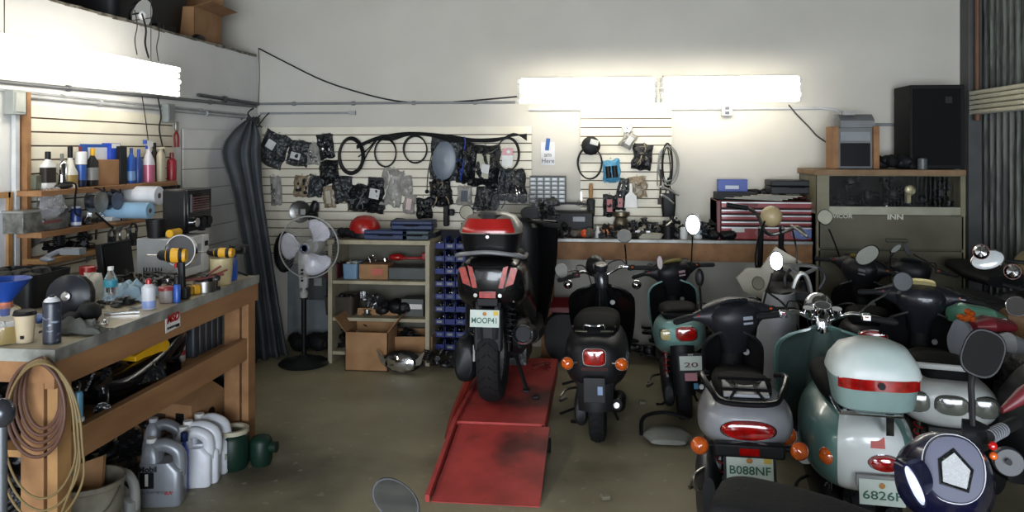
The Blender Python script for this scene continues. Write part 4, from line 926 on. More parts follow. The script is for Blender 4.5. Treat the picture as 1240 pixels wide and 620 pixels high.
hardcase('black briefcase on the right end of the red tool chest', (on(960)[0], on(960)[1], zc+.05), .40, .26, .11, pm('1d1f21', .45), name='black_case')
blobs('red brown clutter under the black briefcase on the tool chest', 'clutter', 'chest_clutter', on(955), (.15, .1, .05), 10, 71, pm('4a2520', .6), (.03, .045), flat=.6)
mb = MB(); mb.b2(-.12, .12, -.03, .03, 0, .1); mb.m(pm('c8d0dc', .5)); mb.b2(-.06, .05, -.033, -.029, .02, .05); tag(mb.out('blue_carton', BLU, loc=(on(888)[0], on(888, .06)[1], zc+.06), bev=.003), 'bright blue carton at the left end of the tool chest', 'box')
mb = MB(); mb.b2(-.16, .16, -.1, .12, 0, .058); tag(mb.out('dark_tray', pm('26282a', .6), loc=on(890), bev=.006), 'dark tray under the blue carton on the tool chest', 'tray')
mb = MB()
for i in range(5): mb.box((i*.05-.1, -.0, .01+i*.007), (.44-.03*i, .16, .006), Matrix.Rotation(.12*i-.2, 3, 'Z') @ Matrix.Rotation(.03, 3, 'Y'))
tag(mb.out('papers', pm('bdb9ab', .7), loc=(on(925)[0], on(925, -.09)[1], zc)), 'loose yellowed papers along the front of the tool chest', 'papers', kind=None)
blobs('black gloves between blue carton and briefcase on the tool chest', 'gloves', 'black_gloves', (on(919, .08)[0], on(919, .08)[1], zc), (.05, .05, .1), 6, 74, BLK, (.03, .05))
mb = MB(); mb.b2(-.05, .05, -.06, .06, 0, .08); mb.cyl((0, -.06, .05), (0, -.09, .05), .03); tag(mb.out('black_fixture', BLK, loc=(on(996)[0]-.02, on(996)[1]-.1, zc), bev=.01), 'small black block at the right end of the tool chest', 'part')

# ============================================================ TALL CABINET WITH HEATER, SPEAKER
yc = 6.34; a = PX(989, 205, Y=yc); b = PX(1169, 205, Y=yc); W = b.x-a.x; zt = PX(1080, 207, Y=yc).z; cx = (a.x+b.x)/2; dd = YB-.03-yc
cab = mat('dirty_beige_panel', H('5f5a47'), .6, c2=H('4e4a3a'), scale=3, detail=7); cabf = mat('cream_cabinet_frame', H('79745b'), .55, c2=H('66614b'), scale=5)
r = thing('display_cabinet', 'tall beige cabinet with a glass front and grimy door in the right corner', 'cabinet', (cx, yc+dd/2, 0))
def loc(u, v): q = PX(u, v, Y=yc); return q.x-cx, q.z
gx0, gz1 = loc(1004, 213); gx1, gz0 = loc(1163, 256)
MB().b2(-W/2, W/2, -dd/2+.03, dd/2, 0, gz0-.03).out('lower_body', cab, r)
MB().b2(-W/2, W/2, dd/2-.02, dd/2, gz0-.03, zt-.03).out('back_panel', pm('2a2a28', .7), r)
for s_ in (-1, 1): MB().b2(*(sorted((s_*W/2, s_*(W/2-.025)))), -dd/2, dd/2, 0, zt-.03).out('side_panel', cabf, r)
MB().b2(-W/2+.02, W/2-.02, -dd/2+.01, dd/2-.02, gz0-.05, gz0-.03).out('inner_shelf', cab, r)
tp = MB(); tp.b2(-W/2-.02, W/2+.0, -dd/2-.02, dd/2, zt-.035, zt+.01); tp.out('top_board', mat('worn_top_board', H('8a6f50'), .7, c2=H('6f5538'), scale=6), r, bev=.005)
fr = MB(); fr.b2(-W/2, gx0, -dd/2-.005, -dd/2+.02, gz0-.03, zt-.035); fr.b2(gx1, W/2, -dd/2-.005, -dd/2+.02, gz0-.03, zt-.035); fr.b2(gx0, gx1, -dd/2-.005, -dd/2+.02, gz1, zt-.035); fr.out('front_frame', cabf, r)
MB().b2(gx0, gx1, -dd/2, -dd/2+.015, gz0-.03, gz0+.03).out('sliding_track', pm('9b9986', .4, .3), r)
g = MB(); g.b2(gx0, gx1, -dd/2+.004, -dd/2+.007, gz0+.03, gz1); g.out('glass_pane', mat('thin_pane', (.98, .98, .98), .02, trans=1., spec=.1), r)
MB().b2(-W/2+.01, W/2-.01, -dd/2, -dd/2+.03, loc(1080, 302)[1], gz0-.035).out('upper_door', cab, r, bev=.004)
MB().b2(-W/2+.01, -.0, -dd/2, -dd/2+.03, .05, loc(1080, 303)[1]-.005).out('lower_door', cab, r, bev=.004)
MB().b2(.005, W/2-.01, -dd/2, -dd/2+.03, .05, loc(1080, 303)[1]-.005).out('lower_door', cab, r, bev=.004)
hx, hz = loc(1085, 291); m = MB(); m.box((hx, -dd/2-.01, hz), (.155, .025, .028)); m.out('pull_handle', pm('4b493d', .5), r, bev=.006)
lx, lz = loc(1020, 262); text('VICOR', .045, 'brand_lettering', pm('b7b5a5', .5), r, (lx, -dd/2-.003, lz), bold=.001, sx=1.1)
lx, lz = loc(1084, 263); text('INN', .055, 'brand_lettering', pm('bdbbab', .5), r, (lx, -dd/2-.003, lz), bold=.002, sx=1.2)
lx, lz = loc(1158, 262); text('SSCE', .03, 'faded_lettering', pm('4d5340', .6), r, (lx, -dd/2-.003, lz), sx=1.3)
blobs('dark machine parts behind the cabinet glass at its left', 'parts', 'machine_parts', (cx-.28, yc+.22, gz0-.03), (.22, .1, .24), 26, 81, JUNK, (.03, .07))
blobs('dark machine parts behind the cabinet glass at its right', 'parts', 'machine_parts', (cx+.25, yc+.22, gz0-.03), (.25, .1, .24), 26, 82, JUNK, (.03, .07))
blobs('silver bits at the middle behind the cabinet glass', 'parts', 'silver_bits', (cx+.0, yc+.07, gz0-.03), (.12, .03, .08), 8, 83, SLVP, (.02, .035))
q = PX(1101, 231, Y=yc+.08); mb = MB(); mb.cyl((0, 0, 0), (0, -.02, .01), .04); mb.ball((0, -.02, .01), (.035, .012, .035)); mb.box((0, .03, -.05), (.03, .05, .09)); tag(mb.out('small_lamp', mat('pale_gold', H('c6bd97'), .3, .3), loc=q), 'round pale disc glinting behind the cabinet glass', 'disc')
zt2 = zt+.012
# heater between wooden boards
p = PX(1034, 205, Y=yc+.15); x, z, w, h = rect(1008, 137, 1061, 205, yc+.15)
r = thing('radio_heater', 'grey box with a dark screen between two upright wooden boards', 'heater', (x, yc+.2, zt2)); h = z+h/2-zt2
for s_ in (-1, 1): MB().box((s_*w*.46, 0, h*.38), (.045, .2, h*.76)).out('wooden_board', WOOD, r, bev=.003)
MB().b2(-w*.40, w*.40, -.07, .11, 0, h*.74).out('case', pm('6b6e6e', .5), r, bev=.005); mb = MB(); mb.prism([(-.07, h*.74), (.11, h*.74), (.11, h*.98), (.0, h*.98), (-.07, h*.86)], (-w*.33, 0, 0), (0, 1, 0), (0, 0, 1), (w*.78, 0, 0)); mb.out('hood', pm('77797a', .5), r)
MB().b2(-w*.34, w*.34, -.078, -.068, .02, h*.46).out('dark_screen', BLKG, r); MB().b2(-w*.34, w*.34, -.078, -.068, h*.5, h*.66).out('vent_panel', pm('8a8e90', .4), r)
mb = MB(); mb.tube([(-w*.4, -.02, h*.95), (-w*.52, -.03, h*.85), (-w*.5, -.05, h*.78)], .006); mb.box((-w*.1, -.02, h*1.0), (.09, .04, .03)); mb.out('plug_and_cord', pm('a9aaa6', .5), r)
x, z, w, h = rect(1102, 103, 1168, 206, yc+.12); h = z+h/2-zt2
r = thing('loudspeaker', 'tall black loudspeaker standing on the cabinet', 'speaker', (x, yc+.29, zt2))
MB().b2(-w/2, w/2, -.17, .17, 0, h).out('cabinet', pm('141516', .7), r, bev=.006); MB().b2(-w/2+.02, w/2-.03, -.178, -.168, .03, h-.03).out('grille_cloth', pm('0f1011', .95), r)
MB().box((w*.2, -.181, h*.82), (.05, .004, .05)).out('badge', pm('232425', .5), r)
blobs('black coiled gear on the cabinet between heater and loudspeaker', 'gear', 'black_gear', (PX(1082, 200, Y=yc+.2).x, yc+.2, zt2), (.13, .08, .14), 14, 85, pm('18181a', .6), (.03, .07))
can('small_can', 'small grey can before the foot of the tall loudspeaker', 'can', (PX(1117, 200, Y=yc+.03).x, yc+.03, zt2), .035, .09, pm('55585a', .4))
blobs('dark machinery standing in the right corner behind the parked scooters', 'machinery', 'corner_machinery', (2.88, 4.4, 0), (.06, .5, .9), 26, 86, JUNK, (.05, .09))
# ============================================================ LEFT WALL SHELVES
XS = -2.92; XM = -2.99
def shelf(label, y0, y1, z, m_, depth=.15, th=.03):
    r = thing('wall_shelf', label, 'shelf', (XL+.022, (y0+y1)/2, z)); L = y1-y0
    MB().b2(0, depth, -L/2, L/2, -th, 0).out('board', m_, r, bev=.003)
    for s_ in (-.38, .38): MB().prism([(0, 0), (.11, 0), (0, -.07)], (0, s_*L, -th), (1, 0, 0), (0, 0, 1), (0, .004, 0)).out('bracket', STL, r)
ya, yb_ = 3.86, PX(213, 221, X=XS).y; ZS1 = PX(120, 226, X=XS).z
shelf('top brown wooden shelf full of bottles on the left wall', ya, yb_, ZS1, WOOD)
ya2, yb2 = 3.86, PX(178, 265, X=XS).y; ZS2 = PX(100, 274, X=XS).z
shelf('middle brown wooden shelf with the paper towels above its right end', ya2, yb2, ZS2, WOOD)
ya3, yb3 = PX(55, 312, X=XS).y, PX(139, 299, X=XS).y; ZS3 = PX(100, 305, X=XS).z
shelf('lowest and shortest light wooden shelf on the left wall', ya3, yb3, ZS3, PLY)
def ls(u, X=XM, z=None): return (X, PX(u, 200, X=X).y, ZS1 if z is None else z)
def hpx(u, d, X=XM): return d*(X/ray(u, 200).x)/F_PX
def bottle(label, u, wpx, hp, body, cap, X=XM, z=None, style='flat', band=None, caph=.04, capr=None, name='bottle', cat='bottle', group=None, p=None):
    w = hpx(u, wpx, X)/2; h = hpx(u, hp, X); loc = p or ls(u, X, z)
    r = thing(name, label, cat, loc, group=group); mb = MB(); hb = h-caph
    if style == 'flat': mb.loft([((0, 0, 0), (w*.55, 0, 0), (0, w*.95, 0), 4), ((0, 0, .01), (w*.6, 0, 0), (0, w, 0), 4), ((0, 0, hb*.78), (w*.6, 0, 0), (0, w, 0), 4), ((0, 0, hb*.93), (w*.35, 0, 0), (0, w*.5, 0), 2.5), ((0, 0, hb), (w*.3, 0, 0), (0, w*.32, 0), 2)])
    elif style == 'round': mb.lathe([(0, 0), (w*.95, 0), (w, .008), (w, hb*.86), (w*.8, hb*.94), (w*.4, hb), (0, hb)], n=20)
    elif style == 'neck': mb.loft([((0, 0, 0), (w*.8, 0, 0), (0, w, 0), 3), ((0, 0, hb*.5), (w*.8, 0, 0), (0, w, 0), 3), ((0, 0, hb*.75), (w*.45, 0, 0), (0, w*.5, 0), 2.2), ((0, 0, hb), (w*.28, 0, 0), (0, w*.3, 0), 2)])
    mb.out('body', body, r)
    cr = capr or w*.35
    mb = MB(); mb.lathe([(cr, hb-.004), (cr, h-.003), (cr*.8, h), (0, h)], n=14); mb.out('cap', cap, r)
    if band:
        m2, b0, b1 = band; k = .6 if style == 'flat' else (.8 if style == 'neck' else 1.)
        mb = MB(); e = 4 if style == 'flat' else (3 if style == 'neck' else 2)
        mb.loft([((0, 0, hb*b0), (w*k*1.02, 0, 0), (0, w*1.015, 0), e), ((0, 0, hb*b1), (w*k*1.02, 0, 0), (0, w*1.015, 0), e)]); mb.out('label_band', m2, r)
    return r
BLB = pm('1b4f9e', .35); DKB = pm('16203c', .4)
b = bottle('white oil bottle with a round black label at the left end of the top shelf', 58, 19, 46, pm('dfdfdb', .35), BLK, band=(pm('2b2522', .5), .22, .72))
bottle('shiny silver can half hidden behind the two white bottles', 75, 12, 42, CHR, pm('6b6b66', .5), X=-3.0, style='round')
bottle('white bottle with a yellowish label and tall black neck', 85, 17, 50, pm('ddd9cc', .35), BLK, style='neck', band=(pm('9c8046', .5), .12, .42), caph=.06)
bottle('blue spray can with a white top on the top shelf', 98, 12, 43, DKB, WHT, style='round', caph=.07, capr=.032, band=(pm('29529e', .4), .3, .95))
bottle('black bottle with a yellow cap on the top shelf', 112, 15, 46, pm('222021', .4), YEL, band=(pm('8e8e8a', .5), .2, .6))
bottle('dark maroon capped bottle behind the blue spray can', 97, 10, 49, pm('2c1b1c', .5), pm('722028', .5), X=-3.01, style='round')
def lbox(label, u0, u1, hp, col, X=-2.9, z=None, depth=.08, name='carton', panel=None, cat='box', frontx=True):
    a, b = ls(u0, X, z), ls(u1, X, z); L = b[1]-a[1]; h = hpx((u0+u1)/2, hp, X)
    r = thing(name, label, cat, (X-depth/2, (a[1]+b[1])/2, a[2]))
    MB().b2(-depth/2, depth/2, -L/2, L/2, 0, h).out('body', col, r, bev=.003)
    if panel:
        m2, s0, s1, t0, t1 = panel; MB().b2(depth/2-.001, depth/2+.002, -L/2+L*s0, -L/2+L*s1, h*t0, h*t1).out('label_panel', m2, r)
    return r
lbox('small brown cardboard box between black bottle and blue jugs', 119, 146, 31, CARD, X=-2.98)
lbox('wide blue box with a white panel at the back of the top shelf', 103, 134, 50, BLB, X=-3.025, depth=.04, panel=(pm('c8cdd6', .5), .1, .9, .35, .92))
lbox('bright blue upright box with a white top edge at the back', 134, 146, 50, pm('1f45b3', .4), X=-3.0, depth=.06, panel=(pm('d9d9d9', .5), .1, .9, .88, .99))
lbox('black upright box standing next to the bright blue one', 146, 154, 46, pm('15171c', .4), X=-2.97)
bottle('blue jug with a pale label near the black upright box', 159, 11, 43, pm('1c52a8', .35), pm('1a3d80', .4), band=(pm('7fa3cf', .5), .1, .4), caph=.03)
bottle('darker blue bottle standing left of the spray bottle', 168, 11, 41, pm('203f7d', .35), BLU, X=-2.98)
bottle('beige bag of powder behind the pink spray bottle', 195, 12, 42, pm('b9ae95', .7), pm('b9ae95', .7), caph=.01, capr=.03, name='powder_bag', cat='bag', style='flat', X=-2.97)
bottle('dark box shaped bottle behind the spray bottle', 187, 12, 47, pm('2c2a2a', .4), BLK, X=-3.01)
bottle('red bottle at the right end of the top shelf', 208, 11, 34, pm('8e1f27', .4), pm('6d2026', .4), style='round', capr=.014, X=-2.98)
# trigger spray bottle
w = hpx(180, 15)/2; p = ls(180, -2.98); hh = hpx(180, 50)
r = thing('spray_bottle', 'trigger spray bottle half full of pink liquid on the top shelf', 'bottle', p)
pink = mat('pink_liquid', H('b06078'), .2, c2=H('a85870')); milky = mat('milky_plastic', H('c9c4c8'), .25, c2=H('bdb8bc'))
mb = MB(); mb.loft([((0, 0, 0), (w*.8, 0, 0), (0, w, 0), 3), ((0, 0, hh*.42), (w*.8, 0, 0), (0, w, 0), 3)]); mb.out('pink_liquid', pink, r)
mb = MB(); mb.loft([((0, 0, hh*.42), (w*.8, 0, 0), (0, w, 0), 3), ((0, 0, hh*.55), (w*.7, 0, 0), (0, w*.85, 0), 3), ((0, 0, hh*.72), (w*.35, 0, 0), (0, w*.4, 0), 2), ((0, 0, hh*.8), (w*.3, 0, 0), (0, w*.33, 0), 2)]); mb.out('bottle_body', milky, r)
mb = MB(); mb.prism([(-1.1, .92), (-.95, 1.02), (.9, 1.0), (1.0, .86), (.2, .84), (.2, .78), (-.3, .78), (-.35, .86)], (-w*.25, 0, 0), (0, w, 0), (0, 0, hh), (w*.5, 0, 0)); hd = mb.out('trigger_head', WHT, r, bev=.003)
mb = MB(); mb.box((0, -w*1.05, hh*.97), (w*.55, w*.3, hh*.1)); mb.box((0, -w*.6, hh*.86), (w*.3, w*.2, hh*.12)); mb.out('nozzle', pm('2b4ea8', .4), hd)
# dark things at back of top shelf
mb = MB(); mb.b2(-.025, .025, -.05, .05, 0, .08); tag(mb.out('dark_tin', pm('5f6250', .5), loc=ls(46, -3.02), bev=.006), 'low grey green tin behind the first white bottle', 'tin')
mb = MB(); mb.ball((0, 0, .015), (.03, .07, .015)); tag(mb.out('dark_cloth', pm('2a2928', .8), loc=ls(77, -2.96)), 'dark rag lying between the first two white bottles', 'rag')
blobs('pliers and small dark tools at the right tip of the top shelf', 'tools', 'small_tools', ls(207, -2.99, ZS1-.07), (.02, .1, .06), 7, 91, JUNK, (.015, .035))
# middle shelf
r = lbox('clear plastic box with greasy contents at the left of the middle shelf', 28, 83, 24, mat('smoky_clear_plastic', H('77756d'), .2, c2=H('4e4d48'), scale=22, bump=.4), X=-2.95, z=ZS2, depth=.12, name='plastic_box')
L = ls(83, -2.95)[1]-ls(28, -2.95)[1]; h = hpx(55, 24, -2.95)
MB().b2(-.065, .066, -L/2-.01, L/2+.01, h, h+.012).out('lid', pm('8f8e88', .3), r, bev=.003)
MB().b2(.061, .063, -.03, .12, h*.35, h*.5).out('lettering_strip', pm('7a4a46', .5), r)
bottle('small blue and white can on the middle shelf', 92, 12, 25, pm('2b3f7c', .35), pm('c9ced6', .4), z=ZS2, X=-2.97, style='round', caph=.012, capr=.03, band=(pm('c3c7cf', .4), .05, .22))
blobs('silver sockets and clips scattered on the middle shelf', 'sockets', 'silver_sockets', (XM, ls(120)[1], ZS2), (.04, .22, .05), 26, 92, SLVP, (.012, .03))
mb = MB(); mb.b2(-.03, .03, -.05, .05, 0, .03); tag(mb.out('white_eraser', WHT, loc=(-2.96, ls(136, -2.96)[1], ZS2), bev=.004), 'little white block on the front of the middle shelf', 'block')
p = PX(62, 247, X=-2.95); mb = MB(); pillow(mb, .16, .17, .05, 5.5); mb.v = [V((-q.y, q.x, q.z)) for q in mb.v]; tag(mb.out('clear_bag', mat('thin_clear_film', (.85, .87, .9), .1, trans=.85, bump=.6, scale=30, c2=(.8, .8, .82)), loc=p), 'thin clear plastic bag hanging over the plastic box', 'bag')
# hooks with discs, tape rolls
for (u, v, w, hh, lab, m2) in ((116, 244, 16, 27, 'round steel spool hanging left of the paper towels', STL), (136, 243, 16, 22, 'second metal spool, blue grey, hanging beside the white roll', pm('4b5468', .4, .3))):
    p = PX(u, v, X=-2.9); s_ = hpx(u, hh/2, -2.9); r = thing('wire_spool', lab, 'spool', p)
    for dx in (-.03, .03): mb = MB(); mb.lathe([(s_*.3, 0), (s_, 0), (s_, .006), (s_*.3, .006)], (dx, 0, 0), (1, 0, 0), 24); mb.out('flange', m2, r)
    mb = MB(); mb.cyl((-.03, 0, 0), (.03, 0, 0), s_*.6); mb.out('winding', pm('3a3d44', .4, .4), r)
    mb = MB(); mb.tube([(-.12, 0, s_*1.2), (0, 0, s_*1.2), (.05, 0, s_*.9), (.05, 0, s_*1.3)], .005); mb.out('peg_hook', BLK, r)
for u, v, lab in ((91, 240, 'black hook hanging under the top shelf above the small can'), (147, 250, 'black rod hook hanging between spool and paper towels')):
    p = PX(u, v, X=-2.9); mb = MB(); mb.tube([p+V((-.1, 0, .08)), p+V((0, 0, .08)), p, p+V((0, 0, -.08)), p+V((.02, .02, -.1))], .006); tag(mb.out('peg_hook', BLK), lab, 'hook')
mb = MB(); mb.tube([PX(u, v, X=-2.84) for u, v in ((116, 258), (124, 265), (132, 272), (137, 276))], .006); tag(mb.out('wire', BLK), 'short black cord drooping over the middle shelf edge', 'cord')
# paper towels (axis along the wall normal->toward viewer side: lies along Y)
def roll(lab, u0, v0, u1, v1, rad_px, colr, Xr):
    a = PX(u0, v0, X=Xr); b = PX(u1, v1, X=Xr); rad = hpx(u1, rad_px, Xr); a.z = b.z = (a.z+b.z)/2
    r = thing('paper_towel_roll', lab, 'paper towel', (a+b)/2); d = (b-a)/2
    mb = MB(); mb.cyl(-d, d, rad, n=32); mb.lathe([(rad*.3, 0), (rad, 0)], d, d); mb.out('paper', colr, r)
    mb = MB(); mb.lathe([(rad*.16, .002), (rad*.3, .002), (rad*.3, -.004), (rad*.16, -.004)], d+d.normalized()*.001, d); mb.out('core', pm('a08a6c', .8), r)
    return r
def roll2(lab, u, v, rad_px, length, colr, Xf, dirv):
    c = PX(u, v, X=Xf); rad = hpx(u, rad_px, Xf); d = V(dirv).normalized(); r = thing('paper_towel_roll', lab, 'paper towel', c)
    mb = MB(); mb.lathe([(rad*.3, 0), (rad*.97, 0), (rad, -.006), (rad, -length+.006), (rad*.97, -length), (rad*.3, -length), (rad*.3, 0)], (0, 0, 0), d, 32); mb.out('paper', colr, r)
    mb = MB(); mb.lathe([(rad*.2, .001), (rad*.3, .001), (rad*.3, -length), (rad*.2, -length), (rad*.2, .001)], (0, 0, 0), d, 20); mb.out('core', pm('5c5348', .8), r); return r
# their open ends face toward the camera's right: axis pointing out from the wall and slightly back
roll2('white paper towel roll on the holder under the top shelf', 193, 237, 11.5, .28, pm('dcdcdf', .9), -2.76, (1, .0, 0)).name = 'paper_towel_roll'
roll2('pale blue shop towel roll below the white roll', 182, 255, 10, .31, pm('8fb3cc', .9), -2.72, (1, .0, 0))
mb = MB(); p = PX(170, 262, X=-2.9); mb.box((0, 0, 0), (.2, .3, .012)); tag(mb.out('towel_ledge', WOOD, loc=(-2.95, PX(172, 264, X=-2.85).y-.12, PX(172, 264, X=-2.85).z-.01)), 'small wooden ledge under the blue shop towel roll', 'ledge')
# lower shelf contents + around
blobs('black tools and drill bits on the lowest shelf', 'tools', 'black_tools', (XM, ls(90, XM)[1], ZS3), (.05, .17, .07), 20, 93, BLK, (.02, .045))
p = PX(116, 290, X=-2.97); mb = MB(); mb.tube([p, p+V((.0, .01, .08)), p+V((0, .02, .13))], .006); tag(mb.out('allen_key', BLK), 'black rod standing up from the lowest shelf', 'rod')
p = PX(150, 284, X=-2.9); r = thing('hanging_brackets', 'grey black clamps hanging right of the lowest shelf', 'clamps', p)
for k, (dy, dz, s_) in enumerate(((-.12, .01, .05), (0, 0, .07), (.1, .02, .06))):
    mb = MB(); mb.tube([(0, dy+s_*.6*math.cos(i*PI/4), dz+s_*.6*math.sin(i*PI/4)) for i in range(8)], .008, closed=True); mb.box((0, dy, dz-s_), (.03, .04, .08)); mb.out('clamp', JUNK if k != 1 else STL, r)
# ============================================================ LEFT WORKBENCH
BT = .998; BX = -1.945; BY0 = 2.65; BY1 = 4.36
benchtop = mat('stained_bench_top', H('b3a88f'), .4, 0., c2=H('8d8269'), scale=5, detail=8)
edge = mat('metal_edging', H('a3a49d'), .4, .3, c2=H('74746e'), scale=10)
cy0, cw, cl = (BY0+BY1)/2, BX-XL-.02, BY1-BY0
r = thing('workbench', 'brown timber workbench with metal edged top along the left wall', 'workbench', (BX-cw/2, cy0, 0))
hx = cw/2; hy = cl/2
MB().b2(-hx, hx, -hy, hy, BT-.03, BT).out('top', benchtop, r, bev=.003)
e = MB(); e.b2(hx-.004, hx+.004, -hy-.004, hy+.004, BT-.042, BT+.003); e.b2(-hx, hx, -hy-.005, -hy+.003, BT-.042, BT+.003); e.out('metal_edge', edge, r)
ap = MB(); ap.b2(hx-.04, hx-.002, -hy, hy, BT-.14, BT-.042); ap.out('front_apron', WOOD, r)
ap = MB(); ap.b2(-hx, hx-.04, -hy+.002, -hy+.04, BT-.12, BT-.042); ap.out('end_apron', WOOD, r)
for (x, y) in ((hx-.10, -hy+.06), (hx-.10, hy-.08), (-hx+.08, -hy+.06), (-hx+.08, hy-.08)):
    m = MB(); m.b2(x-.045, x+.045, y-.045, y+.045, 0, BT-.03); m.out('leg', WOOD, r, bev=.003)
m = MB(); m.b2(hx-.045, hx-.005, -hy+.02, -hy+.10, 0, BT-.14); m.out('leg_facing', PLY, r, bev=.003)
m = MB(); m.b2(hx-.045, hx-.005, hy-.12, hy-.03, 0, BT-.14); m.out('leg_facing', WOOD, r, bev=.003)
m = MB(); m.b2(hx-.055, hx-.012, -hy+.10, hy-.12, .545, .665); m.out('shelf_rail', WOOD, r, bev=.003)
m = MB(); m.b2(-hx, hx-.055, -hy+.02, hy-.02, .60, .625); m.out('lower_shelf', PLY, r)
SZ = .626
# MSD sticker
p = PX(209, 388, X=BX); r2 = thing('sticker', 'red and white sticker on the front apron of the workbench', 'sticker', (BX+.001, p.y, p.z-.0), rot=(0, 0, PI/2))
MB().box((0, 0, 0), (.125, .002, .085), Matrix.Rotation(-.06, 3, 'Y')).out('sheet', pm('dfdcd8', .5), r2)
text('MSD', .052, 'lettering', RED, r2, (-.002, -.0025, .012), bold=.002, fit=.108, shear=.2); text('IGNITION', .016, 'small_lettering', BLK, r2, (-.015, -.0025, -.028)); MB().box((.04, -.0015, -.03), (.03, .002, .014)).out('checker_mark', BLK, r2)
def bt(u, v): return PX(u, v, Z=BT+.002)
def hb(u, v, d): return d*((BT-CAM_H)/ray(u, v).z)/F_PX
# microwave: side toward the camera, door toward +X
p = PX(216, 352, Z=BT+.002); t_ = 1; mwx = -2.28; q = PX(216, 340, X=mwx); z1 = PX(216, 290, X=mwx).z
y0 = q.y; h = z1-BT; q2 = PX(261, 300, X=mwx); dl = min(q2.y, 4.42)-y0
sx = mwx-PX(165, 300, Y=y0).x
r = thing('microwave', 'white microwave with a grey vented side on the workbench', 'microwave', (mwx-sx/2, y0+dl/2, BT+.002))
MB().b2(-sx/2, sx/2-.012, -dl/2, dl/2, .01, h).out('case', pm('8c8e8e', .4, .2), r, bev=.006)
MB().b2(sx/2-.012, sx/2+.006, -dl/2, dl/2*.55, .015, h-.004).out('door', pm('eeeeec', .35), r, bev=.004)
MB().b2(sx/2-.012, sx/2+.006, dl/2*.57, dl/2, .015, h-.004).out('control_panel', pm('e9e9e6', .35), r, bev=.004)
MB().b2(sx/2+.005, sx/2+.008, -dl/2*.8, dl/2*.4, .06, h-.05).out('door_window', pm('b5b9bb', .25), r)
MB().b2(sx/2+.005, sx/2+.01, dl/2*.7, dl/2*.9, h*.7, h*.82).out('display', BLK, r)
m = MB()
for i in range(7): m.b2(-sx*.33+i*sx*.07, -sx*.33+i*sx*.07+.006, -dl/2-.002, -dl/2+.001, h*.08, h*.32)
m.out('vent_slots', BLK, r)
for a, b in ((-1, -1), (1, -1), (-1, 1), (1, 1)): MB().box((a*(sx/2-.04), b*(dl/2-.04), .006), (.03, .03, .012)).out('foot', BLK, r)
MT = BT+.002+h
# toaster oven on top
tx = mwx-.06; z2 = PX(232, 229, X=tx).z; yy0 = PX(228, 260, X=tx).y; yy1 = min(PX(256, 250, X=tx).y, yy0+.45); hh = z2-MT-.002; ww = tx-PX(196, 260, Y=yy0).x
r = thing('toaster_oven', 'black toaster oven with a reddish reflection painted into its window on top of the microwave', 'oven', (tx-ww/2, (yy0+yy1)/2, MT+.001))
dl2 = yy1-yy0
MB().b2(-ww/2, ww/2-.015, -dl2/2, dl2/2, .012, hh).out('case', pm('171718', .35), r, bev=.012)
MB().b2(ww/2-.02, ww/2, -dl2/2, dl2/2, .015, hh-.004).out('front_panel', BLKG, r, bev=.004)
m = MB(); m.b2(ww/2, ww/2+.006, -dl2*.38, dl2*.36, hh*.48, hh*.88); wd = m.out('window', pm('1c0e0f', .1, coat=.8), r)  # window and its rack coloured reddish to imitate a reflection
m = MB()
for i in range(6): m.cyl((ww/2+.003+.004, -dl2*.34, hh*(.53+.055*i)), (ww/2+.007, dl2*.33, hh*(.53+.055*i)), .003, n=6)
m.out('wire_rack', pm('7a4a46', .3, .6), wd)
for k, yk in enumerate((-.28, 0, .28)): m = MB(); m.cyl((ww/2, dl2*yk, hh*.25), (ww/2+.025, dl2*yk, hh*.25), .028); m.out('knob', CHR if k < 1 else BLK, r)
for a, b in ((-1, -1), (1, -1), (-1, 1), (1, 1)): MB().box((a*(ww/2-.04), b*(dl2/2-.04), .006), (.03, .03, .012)).out('foot', BLK, r)
p = PX(198, 289, Z=MT+.002); 
if p.y < y0+.05: p.y = y0+.07
px_ = mwx-sx+.075
r = thing('black_cup', 'black cup on the left corner of the microwave top', 'cup', (px_, p.y, MT+.001)); m = MB(); m.lathe([(0, 0), (.045, 0), (.055, .10), (.05, .10), (.042, .008), (0, .008)]); m.out('cup', BLK, r)
q = PX(222, 285, Z=MT+.002); r = thing('yellow_tool', 'yellow plug shaped tool handle on the microwave top', 'tool', (mwx-.08, y0+.10, MT+.001)); m = MB(); m.cyl((0, -.05, .022), (0, .05, .022), .022); m.out('barrel', YEL, r); m = MB(); m.cyl((0, .05, .022), (0, .07, .022), .014); m.out('tip', BLK, r)
# black flat panel leaning on the slats
p = PX(142, 328, X=-2.72); r = thing('backing_board', 'black flat board leaning against the slats left of the microwave', 'panel', (-2.72, p.y, BT+.002), rot=(0, -.12, 0)); h = hpx(142, 42, -2.72)
MB().b2(-.02, .02, -.14, .14, 0, h).out('panel', pm('17181a', .4), r, bev=.006); MB().b2(.019, .024, -.12, .12, .02, h-.02).out('face', pm('1f2022', .3), r)
